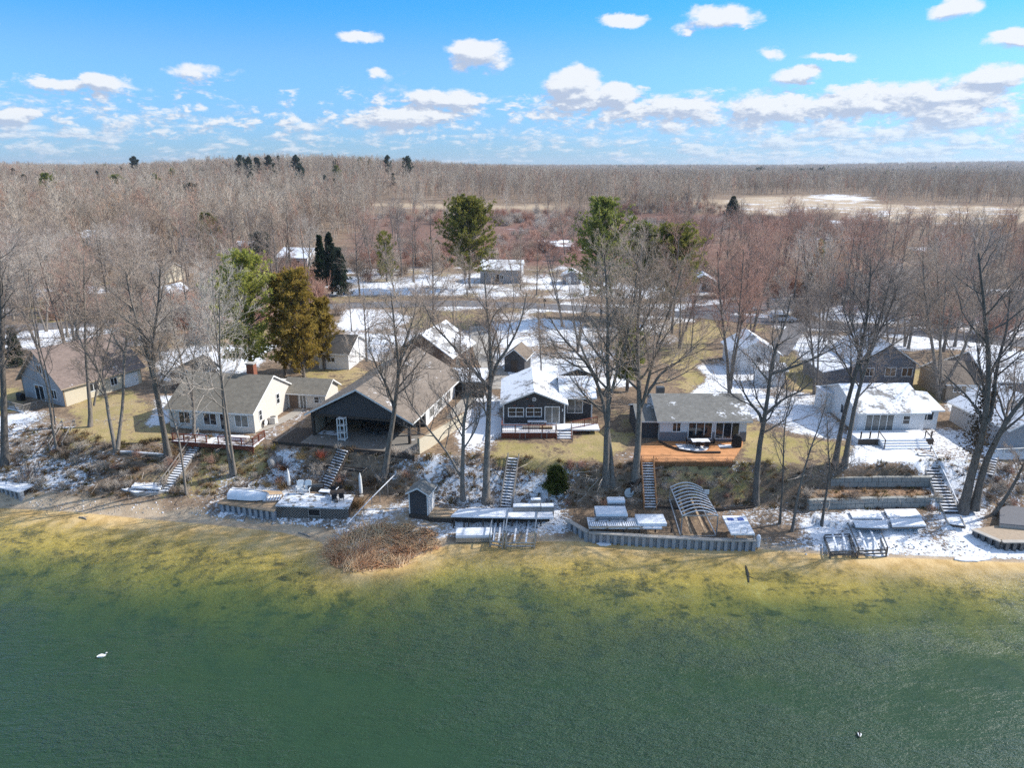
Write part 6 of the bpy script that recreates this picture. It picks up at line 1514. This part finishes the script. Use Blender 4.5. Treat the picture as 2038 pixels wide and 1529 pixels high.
def ok(px, py):
    b = G(px, py)
    if any((b[0] - x) ** 2 + (b[1] - y) ** 2 < r * r for x, y, r in KEEP): return None
    for Q in (ROADQ, DRVQ):
        if (np.hypot(Q[:, 0] - b[0], Q[:, 1] - b[1])).min() < 4.2: return None
    return b
# placed by eye from the photograph
EYE = [(232,480,388,'orange','orange crowned spreading tree in front of the long cream house'),(790,600,500,'grey','bare tree left of the broad olive pine, close to the road'),(930,590,500,'grey','bare tree just left of the pole barn before the olive pine'),
 (1036,578,470,'grey','straight bare tree in front of the right end of the pole barn'),(1068,588,480,'red','slender reddish tree between the pole barn and the small blue shed'),(1024,572,500,'grey','thin bare tree before the pole barn wall'),
 (782,555,470,'pale','pale bare tree on the snow left of the olive pine'),(730,720,560,'grey','bare tree rising beside the white garage'),(735,690,590,'grey','thin bare tree on the snow behind the white garage'),
 (1120,650,500,'grey','bare tree between the dark pine and the road mailbox'),(1150,700,520,'grey','tall bare tree on the snow before the dark green pine'),(1300,730,560,'grey','bare tree at the left side of the green lawn'),(1375,700,570,'red','thin reddish tree on the green lawn left of the pale garage'),
 (1365,660,560,'grey','slim bare tree at the road end of the green lawn'),(1440,610,440,'red','big red maple right of the brown hut'),(1530,618,425,'red','broad red maple behind the silver car'),(1580,600,430,'red','tall red maple left of the slender spruce'),(1490,590,450,'red','red maple between the brown hut and the silver car'),
 (1655,600,470,'orange','orange tinged tree right of the slender spruce'),(1690,590,430,'red','dark red tree by the snowy yard at the right'),(1760,600,420,'grey','tall bare tree behind the snowy yard at the right'),(1720,580,440,'dark','dark bare tree behind the snowy yard at the right'),
 (1840,610,430,'grey','bare tree right of the snowy yard behind the barn'),(1920,560,425,'orange','orange crowned tree near the right edge'),(1990,560,430,'orange','second orange crowned tree, closest to the right edge'),(1970,620,480,'dark','dark bare tree under the orange crowns at the right edge'),
 (5,700,470,'pale','pale tall tree at the left edge beside the young spruce'),(28,640,470,'grey','bare tree above the young spruce at the left'),(92,660,470,'pale','pale bare tree behind the grey gabled cottage'),(130,690,480,'pale','light bare tree close behind the grey gabled cottage roof'),
 (300,700,520,'dark','dark bare tree on the tan grass behind the ranch house'),(215,720,560,'grey','bare tree right of the grey gabled cottage roof'),(420,700,540,'grey','bare tree in front of the white gabled garage drive'),(270,690,560,'dark','thin dark tree left of the white gabled garage drive'),
 (850,690,560,'grey','thin bare tree behind the brown gabled house'),(905,700,560,'grey','bare tree on the snow right of the brown gabled house'),(700,660,560,'grey','small bare tree on the snow right of the golden cedar'),(1640,680,520,'dark','dark thin tree on the snow left of the barn'),(1800,690,520,'grey','bare tree rising behind the barn roof'),(1900,690,500,'dark','dark many branched tree behind the tan garage'),(2010,700,500,'grey','bare tree at the right edge behind the snow-roofed house'),
 (60,600,470,'red','reddish tree behind the pale left edge tree'),(170,600,480,'red','reddish tree left of the half hidden cream house'),(330,610,470,'grey','bare tree before the white gabled garage'),(225,610,490,'grey','bare tree below the orange crowned spreading tree'),(400,560,450,'grey','bare tree left of the white pine'),(460,600,470,'grey','bare tree touching the left side of the white pine'),(570,545,430,'red','rusty tree behind the white house'),(620,560,440,'grey','bare tree left of the three spruces'),(740,540,430,'grey','bare tree right of the three spruces')]
for i, (x, y, tp, k, lab) in enumerate(EYE):
    t, b, kk = far_tree(x, y, tp, k, lab, seed=i); KEEP.append((b[0], b[1], 1.5))
# the rest of the settled wood
cnt = 0; tries = 0
rr = random.Random(5)
AUTO = []
while cnt < 226 and tries < 6000:
    tries += 1
    x = rr.uniform(-30, 2070); y = 470 + 240 * rr.random() ** 1.25
    den = 1.0 if x < 470 else .3 if x < 900 else .2 if x < 1150 else .32 if x < 1330 else .8
    if 560 < y and 640 < x < 1450: den *= .25
    if y > 640: den *= .4
    if 960 < x < 1330 and y < 540: den *= .35
    if rr.random() > den: continue
    b = ok(x, y)
    if b is None: continue
    lit = 'red' if (x > 1330 and rr.random() < .55) or rr.random() < .12 else rr.choice(['grey', 'grey', 'grey', 'pale', 'dark', 'grey'])
    hpx = (13 + 7 * rr.random()) * F / (b[1] * cP + (HC - b[2]) * sP) * cP
    if x > 1330 and rr.random() < .8: hpx = min(hpx, max(y - 395 - 45 * rr.random(), 40))
    t, b, kk = far_tree(x, y, y - hpx, lit, None, 'bare trees of the settled wood', seed=rr.randrange(99))
    KEEP.append((b[0], b[1], 2.6)); AUTO.append((t, b, kk, x)); cnt += 1
ORD = ['nearest', 'second nearest', 'third nearest', 'fourth nearest', 'fifth nearest', 'sixth nearest', 'seventh nearest', 'eighth nearest', 'ninth nearest', 'tenth nearest', 'eleventh nearest', 'twelfth nearest', 'thirteenth nearest', 'fourteenth nearest', 'fifteenth nearest']
byk = {}
for t, b, kk, x in AUTO:
    l = min(LM, key=lambda q: math.hypot(q[0] - b[0], q[1] - b[1]))
    dx = b[0] - l[0]; dy = b[1] - l[1]
    side = ('behind' if dy > 0 else 'in front of') if abs(dy) > abs(dx) else ('right of' if dx > 0 else 'left of')
    byk.setdefault((kk, side, l[2]), []).append((math.hypot(dx, dy), t))
for (kk, side, ph), L_ in byk.items():
    L_.sort(key=lambda a: a[0]); ph = ph if len(ph.split()) < 8 else ' '.join(ph.split()[:7])
    for i, (_, t) in enumerate(L_):
        t['label'] = (f'{WORDS[kk]} bare tree {side} the {ph}' if len(L_) == 1 else f'{WORDS[kk]} bare tree {ORD[min(i, 14)]} {side} the {ph}')

# ------------------------------------------------------------------ far woods: one mass, scattered with geometry nodes
def lowtree(kind, seed, H=17, ntr=1):
    rg = np.random.default_rng(seed); vs = []
    for i in range(ntr):
        off = np.array([rg.uniform(-9, 9), rg.uniform(-9, 9), 0]) if ntr > 1 else np.zeros(3); h = H * rg.uniform(.75, 1.1)
        z = np.linspace(0, h, 5); Q = np.stack([np.cumsum(rg.normal(0, .25, 5)), np.cumsum(rg.normal(0, .25, 5)), z], -1) + off; Rr = np.linspace(.2, .03, 5)
        vs.append(tubes(Q[None], Rr[None], 4))
        p, d, l, r = kids(Q[None], Rr[None], np.array([h]), 12, .22, 1, .6, .2, .36, .6, rg, .6, .05); P1, R1 = grow(p, d, l, r, 4, .15, .14, rg, .4); vs.append(tubes(P1, R1, 3))
        p, d, l, r = kids(P1, R1, l, 6, .15, 1, .6, .25, .5, .7, rg, .4, .04); P2, R2 = grow(p, d, l, r, 3, .2, .12, rg, .6); vs.append(tubes(P2, R2, 3))
        if ntr == 1:
            p, d, l, r = kids(P2, R2, l, 4, .1, 1, .6, .25, .7, .8, rg, .3, .032); P3, R3 = grow(p, d, l, r, 3, .2, .1, rg, .6); vs.append(tubes(P3, R3, 3))
    return mesh_np('woods_source', *join(vs), TWF[kind])
TWF = {'a': twig_mat('far_wood_twigs', [(.26, .215, .17), (.32, .27, .215), (.40, .345, .28), (.27, .205, .16)]), 'b': twig_mat('far_wood_red_twigs', [(.34, .21, .155), (.30, .225, .17)])}
def scatter(name, pts, srcs, smin, smax, seed):
    me = bpy.data.meshes.new(name); me.vertices.add(len(pts)); me.vertices.foreach_set('co', np.asarray(pts, np.float32).ravel()); me.update()
    o = link(name, me); tag(o, kind='stuff')
    ng = bpy.data.node_groups.new(name, 'GeometryNodeTree')
    ng.interface.new_socket('Geometry', in_out='INPUT', socket_type='NodeSocketGeometry'); ng.interface.new_socket('Geometry', in_out='OUTPUT', socket_type='NodeSocketGeometry')
    N = ng.nodes; gi = N.new('NodeGroupInput'); go = N.new('NodeGroupOutput')
    j = N.new('GeometryNodeJoinGeometry')
    gi_ = N.new('GeometryNodeGeometryToInstance')
    for m in srcs[::-1]:
        so = bpy.data.objects.new('woods_source', m)
        oi = N.new('GeometryNodeObjectInfo'); oi.inputs['Object'].default_value = so; oi.inputs['As Instance'].default_value = True
        ng.links.new(oi.outputs['Geometry'], j.inputs[0])
    ip_ = N.new('GeometryNodeInstanceOnPoints'); ip_.inputs['Pick Instance'].default_value = True
    rv = N.new('FunctionNodeRandomValue'); rv.data_type = 'FLOAT_VECTOR'; rv.inputs[0].default_value = (-.06, -.06, 0); rv.inputs[1].default_value = (.06, .06, 6.28)
    rs = N.new('FunctionNodeRandomValue'); rs.data_type = 'FLOAT'; rs.inputs[2].default_value = smin; rs.inputs[3].default_value = smax; rs.inputs['Seed'].default_value = seed
    ri = N.new('FunctionNodeRandomValue'); ri.data_type = 'INT'; ri.inputs[4].default_value = 0; ri.inputs[5].default_value = len(srcs) - 1; ri.inputs['Seed'].default_value = seed + 1
    ng.links.new(gi.outputs[0], ip_.inputs['Points']); ng.links.new(j.outputs[0], ip_.inputs['Instance']); ng.links.new(ri.outputs[2], ip_.inputs['Instance Index'])
    ng.links.new(rv.outputs[0], ip_.inputs['Rotation']); ng.links.new(rs.outputs[1], ip_.inputs['Scale']); ng.links.new(ip_.outputs[0], go.inputs[0])
    md = o.modifiers.new('scatter', 'NODES'); md.node_group = ng
    return o
def field_poly(px): return [tuple(G(a, b)[:2]) for a, b in px]
OPEN = [field_poly(p) for p in ([(1410,424),(1560,428),(1730,420),(1730,389),(1600,387),(1440,396)], [(1660,418),(1700,446),(1880,452),(2090,452),(2090,410),(1850,406),(1700,400)], [(690,414),(1120,422),(1120,405),(900,400),(700,397)], [(1010,522),(1310,522),(1330,455),(1250,440),(1020,450)], [(1235,448),(1640,462),(1640,432),(1250,430)], [(1590,480),(1700,482),(1680,440),(1600,435)])]
rg = np.random.default_rng(77)
def wood_points(y0, y1, n, hw=.80):
    y = np.sqrt(rg.uniform(y0 * y0, y1 * y1, n)); x = rg.uniform(-hw, hw, n) * (y + 20)
    m = np.ones(n, bool)
    for p in OPEN: m &= ~inpoly(x, y, p)
    # villagers' side stays open
    px, py = proj(x, y, hz(x, y))
    m &= (py < np.interp(px, [-200, 480, 640, 720, 760, 1240, 1260, 1400, 1430, 1640, 1700, 2000, 2300], [520, 520, 490, 470, 402, 405, 432, 425, 390, 386, 398, 408, 420])) | ((px > 760) & (px < 1420) & (py < 445) & (rg.random(n) < .16))
    m &= ~((py > 432) & (px > 960) & (px < 1420) & (rg.random(n) < .8))
    m &= rg.random(n) < (.35 + .65 * (vnoise(x, y, 60, 8) > .3))
    return np.stack([x, y, hz(x, y) - .2], -1)[m]
src1 = [lowtree('a', 200 + i) for i in range(5)] + [lowtree('b', 210)]
scatter('near_woods', np.concatenate([wood_points(215, 520, 5200), wood_points(520, 1000, 9000)]), src1, .5, 1.2, 3)
src2 = [lowtree('a', 230 + i, 17, 9) for i in range(4)] + [lowtree('b', 240, 16, 9)]
scatter('distant_woods', np.concatenate([wood_points(950, 2200, 9000), wood_points(2200, 5200, 9000)]), src2, .8, 1.15, 9)

ev = []
for i in range(3):
    (tv, tf), (lv, lf) = conifer_mesh(16, 3.2, np.random.default_rng(300 + i), n=60, tuft=7, base=.15, shape='pine' if i else 'spruce', bl=1.4, bw=.6)
    ev.append(mesh_np('evergreen_source', lv, lf, LV['spruce' if i < 2 else 'pine']))
ep = [G(rg.normal(1600, 110), rg.uniform(339, 356)) for _ in range(70)] + [G(rg.normal(1290, 60), rg.uniform(336, 341)) for _ in range(40)] + [G(rg.uniform(0, 2038), rg.uniform(335, 372)) for _ in range(40)] + [G(rg.uniform(-20, 720), rg.uniform(340, 405)) for _ in range(26)] + [G(rg.uniform(1850, 2038), rg.uniform(338, 343)) for _ in range(25)]
scatter('distant_evergreens', ep, ev, .7, 1.2, 41)
# shrubs on the red marsh and along the field edges
def bushes(px, n, spread, s):
    pts = []
    for _ in range(n):
        i = rg.integers(0, len(px) - 1); f = rg.random(); a = np.array(px[i]) * (1 - f) + np.array(px[i + 1]) * f
        q = G(a[0] + rg.normal(0, spread[0]), a[1] + rg.normal(0, spread[1])); pts.append(q - np.array((0, 0, .1)))
    return pts
def bushmesh(kind, seed):
    r_ = np.random.default_rng(seed); n = 40
    p = np.stack([r_.normal(0, .5, n), r_.normal(0, .5, n), 0 * np.zeros(n)], -1); a = r_.uniform(0, 6.28, n); e = r_.uniform(.5, 1.5, n)
    d = np.stack([np.cos(a) * np.cos(e), np.sin(a) * np.cos(e), np.sin(e)], -1); L = r_.uniform(1.2, 3.2, n)
    P, Rr = grow(p, d, L, np.full(n, .03), 4, .18, .05, r_, .4); v = [tubes(P, Rr, 3)]
    p, d, l, r = kids(P, Rr, L, 7, .2, 1, .6, .2, .5, .7, r_, .4, .018); P2, R2 = grow(p, d, l, r, 3, .2, .05, r_, .5); v.append(tubes(P2, R2, 3))
    p, d, l, r = kids(P2, R2, l, 4, .2, 1, .6, .2, .6, .7, r_, .4, .014); P3, R3 = grow(p, d, l, r, 3, .2, .05, r_, .5); v.append(tubes(P3, R3, 3))
    return mesh_np('brush_source', *join(v), TW[kind])
bsrc = [bushmesh('red', 1), bushmesh('grey', 2), bushmesh('pale', 3), bushmesh('red', 4)]
scatter('marsh_brush', bushes([(700,440),(1000,440),(1300,450),(1600,445),(1700,470)], 260, (60, 7), 1) + bushes([(1000,505),(1300,505),(1330,480),(1040,470)], 160, (30, 14), 1) + bushes([(980,432),(1150,438),(1250,415),(1380,415)], 150, (15, 5), 1) + bushes([(1240,410),(1420,420)], 60, (20, 6), 1) + bushes([(480,520),(620,545),(860,520),(960,500)], 110, (60, 14), 1) + bushes([(0,600),(400,640),(560,600)], 120, (60, 25), 1) + bushes([(1400,560),(1700,590),(2030,640)], 120, (60, 20), 1), bsrc, .7, 1.7, 21)

# ------------------------------------------------------------------ bluff undergrowth, grass, reeds, stones
def on_bluff(n, x0, x1, lo=-.05, hi=1.1):
    x = rg.uniform(x0, x1, n); t = rg.uniform(lo, hi, n); y = ip(TOE, x) + (ip(TOP, x) - ip(TOE, x)) * t
    return np.stack([x, y, hz(x, y)], -1)
def tuft_src(col, col2, seed, n=26, h=.5, w=.025, spread=.16):
    r_ = np.random.default_rng(seed); p = np.stack([r_.normal(0, spread, n), r_.normal(0, spread, n), np.zeros(n)], -1)
    d = np.stack([r_.normal(0, .5, n), r_.normal(0, .5, n), np.ones(n)], -1); d /= np.linalg.norm(d, axis=1, keepdims=True)
    P, Rr = grow(p, d, r_.uniform(.5, 1.2, n) * h, np.full(n, w), 4, .16, -.12, r_, .25)
    return mesh_np('tuft_source', *tubes(P, Rr, 3), leaf_mat('dry_tuft_%d' % seed, col, col2))
t1 = tuft_src((.30, .20, .11), (.42, .30, .17), 1); t2 = tuft_src((.12, .075, .05), (.22, .14, .09), 2, 20, .4); t3 = tuft_src((.16, .13, .04), (.28, .24, .08), 3, 24, .3)
KX = lambda a: a[[not any((p[0] - x) ** 2 + (p[1] - y) ** 2 < (r - .6) ** 2 for x, y, r in KEEP[:12]) for p in a]]
scatter('dry_grass', np.concatenate([on_bluff(650, -60, 27), on_bluff(250, -60, -28), on_bluff(120, 27, 50)]), [t1, t2, t3], .5, 1.3, 31)
bs = [bushmesh('pale', 11), bushmesh('grey', 12), bushmesh('pale', 13), bushmesh('red', 14)]
scatter('undergrowth', np.concatenate([on_bluff(55, -60, -26, .0, .95), on_bluff(26, -26, 0), on_bluff(26, 5, 27), on_bluff(10, 27, 50, .0, .3), np.array([G(rg.normal(2000, 40), rg.normal(955, 22)) for _ in range(16)])]), bs, .14, .36, 33)
def stickmesh(seed):
    r_ = np.random.default_rng(seed); n = 9
    p = np.stack([r_.normal(0, .5, n), r_.normal(0, .5, n), r_.uniform(.01, .08, n)], -1); a = r_.uniform(0, 6.28, n)
    P, Rr = grow(p, np.stack([np.cos(a), np.sin(a), r_.normal(0, .12, n)], -1), r_.uniform(.5, 1.8, n), r_.uniform(.012, .03, n), 5, .14, 0, r_, .4)
    return mesh_np('stick_source', *tubes(P, Rr, 4), [BARK, BARKD, TW['pale']][seed % 3])
scatter('fallen_sticks', np.concatenate([on_bluff(330, -60, 50, -.25, 1.05), on_bluff(120, -60, -28)]), [stickmesh(i) for i in (3, 4, 5)], .5, 1.2, 51)
# reeds
ROUT = field_poly([(655, 1128), (662, 1085), (720, 1050), (820, 1040), (878, 1062), (880, 1085), (850, 1098), (800, 1132), (730, 1140), (690, 1142)])
ro = np.array(ROUT); n = 3400
x = rg.uniform(ro[:, 0].min(), ro[:, 0].max(), n); y = rg.uniform(ro[:, 1].min(), ro[:, 1].max(), n); m = inpoly(x + .5 * (vnoise(x, y, .8, 3) - .5), y + .9 * (vnoise(x, y, .9, 4) - .5), ROUT); x, y = x[m], y[m]; n = len(x)
cl = vnoise(x, y, 1.1, 6); ag = 6.28 * vnoise(x, y, 2.2, 7) + rg.normal(0, .6, n); ln = .25 + .9 * cl ** 1.2
d = np.stack([np.cos(ag) * (ln + .5), np.sin(ag) * (ln + .5) - .25, .62 * np.ones(n)], -1); d /= np.linalg.norm(d, axis=1, keepdims=True)
P, Rr = grow(np.stack([x, y, np.maximum(hz(x, y), -.1)], -1), d, rg.uniform(.8, 1.7, n), np.full(n, .03), 5, .16, -.10, rg, .5)
rd = leaf_mat('dry_reeds', (.88, .52, .29), (1, .83, .57)); rs_ = link('reeds', mesh_np('reeds', *tubes(P, Rr, 3), rd)); tag(rs_, kind='stuff')
# shore stones under the seawalls
def stones(px, n, sp, s0, s1):
    vs, fs = [], []; b = 0
    ico = bpy.data.meshes.new('tmp'); import bmesh
    bm = bmesh.new(); bmesh.ops.create_icosphere(bm, subdivisions=1, radius=1); V0 = np.array([v.co[:] for v in bm.verts]); bm.verts.index_update(); F0 = np.array([[v.index for v in f.verts] for f in bm.faces]); bm.free(); bpy.data.meshes.remove(ico)
    for _ in range(n):
        i = rg.integers(0, len(px) - 1); f = rg.random(); a = np.array(px[i]) * (1 - f) + np.array(px[i + 1]) * f
        q = G(a[0] + rg.normal(0, sp[0]), a[1] + rg.normal(0, sp[1])); s = rg.uniform(s0, s1)
        vs.append(V0 * rg.uniform(.6, 1.2, 3) * s * (1 + rg.normal(0, .12, (len(V0), 1))) + q); fs.append(F0 + b); b += len(V0)
    return np.concatenate(vs), np.concatenate(fs)
sm_ = plain('snowy_shore_stone', (.30, .28, .26), .9, .4, 3, snow=.5)
v, f = stones([(425, 1022), (500, 1026), (600, 1036), (700, 1044)], 900, (8, 5), .06, .2); tag(link('shore_stones', mesh_np('shore_stones', v, f, sm_)), kind='stuff')
v, f = stones([(60, 1000), (200, 1010), (420, 1020)], 220, (14, 7), .03, .10); v2, f2 = stones([(1510, 1080), (1620, 1095), (1760, 1085), (1900, 1090), (2030, 1100)], 170, (12, 8), .04, .12)
tag(link('shore_stones', mesh_np('shore_stones', *join([(v, f), (v2, f2)]), sm_)), kind='stuff')
# garden grasses and shrubs by the timber steps
def garden(name, label, px, col, s, cat='shrub', kind=None):
    q = G(*px); t = thing(name, label, cat, q, random.uniform(0, 6)); t.scale = (s, s, s)
    link('stems', kind or tuft_src(*col, int(px[0]), 160, 1.1, .016, .28), t)
garden('ornamental_grass', 'straw coloured ornamental grass at the top left of the dark timber steps', (601, 912), ((.50, .38, .2), (.62, .5, .3)), 1.0, 'grass clump')
garden('ornamental_grass', 'tan grass clump beside the furled umbrella on the left', (563, 972), ((.36, .25, .13), (.5, .36, .2)), 1.0, 'grass clump')
garden('ornamental_grass', 'grey green grass clump below the big garden rock', (533, 968), ((.25, .2, .12), (.36, .3, .18)), .8, 'grass clump')
garden('ornamental_grass', 'tan grass clump at the right corner of the lattice deck', (711, 1008), ((.40, .25, .12), (.5, .34, .2)), 1.1, 'grass clump')
garden('red_shrub', 'low red leaved shrub at the top of the dark timber steps', (641, 909), ((.40, .10, .06), (.45, .17, .12)), .75)
garden('rusty_shrub', 'rusty brown shrub left of the timber garden edging', (565, 935), ((.22, .10, .05), (.3, .15, .08)), 1.1)
garden('bare_shrub', 'dark bare shrub right of the furled umbrella on the right', (736, 965), ((.16, .11, .08), (.22, .16, .1)), 1.2)
for lab, px, s in (('big grey garden rock on the slope left of the timber edging', (543, 920), .75), ('smaller grey garden rock right of the big one', (556, 916), .55)):
    q = G(*px); t = thing('boulder', lab, 'rock', q, 0)
    v, f = stones([px, px], 1, (0, 0), s, s * 1.01); link('stone', mesh_np('stone', v - q, f, plain('grey_boulder', (.27, .26, .25), .9, .4, 3)), t)
# ivy on the big tree
b = G(1916, 1020); r_ = np.random.default_rng(4); n = 1500
ts = r_.random(n); P0 = np.array([V(*(np.array((1940, 900)) * (1 - a) + np.array((1966, 780)) * a), b[1]) for a in ts]); P0 += r_.normal(0, .55, (n, 3)) * (1.2 - .6 * ts[:, None])
dd = r_.normal(size=(n, 3)); v, f = blades(P0, dd, .26, .16, r_)
iv = thing('ivy', 'dark withered ivy clinging to the massive double tree', 'climber', b, 0); link('leaves', mesh_np('leaves', v - b, f, leaf_mat('withered_ivy', (.05, .045, .025), (.15, .11, .08))), iv)

# ------------------------------------------------------------------ air
hv = bpy.data.materials.new('thin_haze'); n = NT(hv)
pv = n.n('ShaderNodeVolumePrincipled', ins={'Color': (.80, .86, .95, 1), 'Density': 7e-5, 'Anisotropy': .2})
o = n.n('ShaderNodeOutputMaterial'); n.t.links.new(pv.outputs[0], o.inputs[1])
hz_o = MB().box(-20600, 20600, -460, 8300, -12, 96).build('haze', hv); tag(hz_o, kind='stuff')
S.cycles.volume_bounces = 0
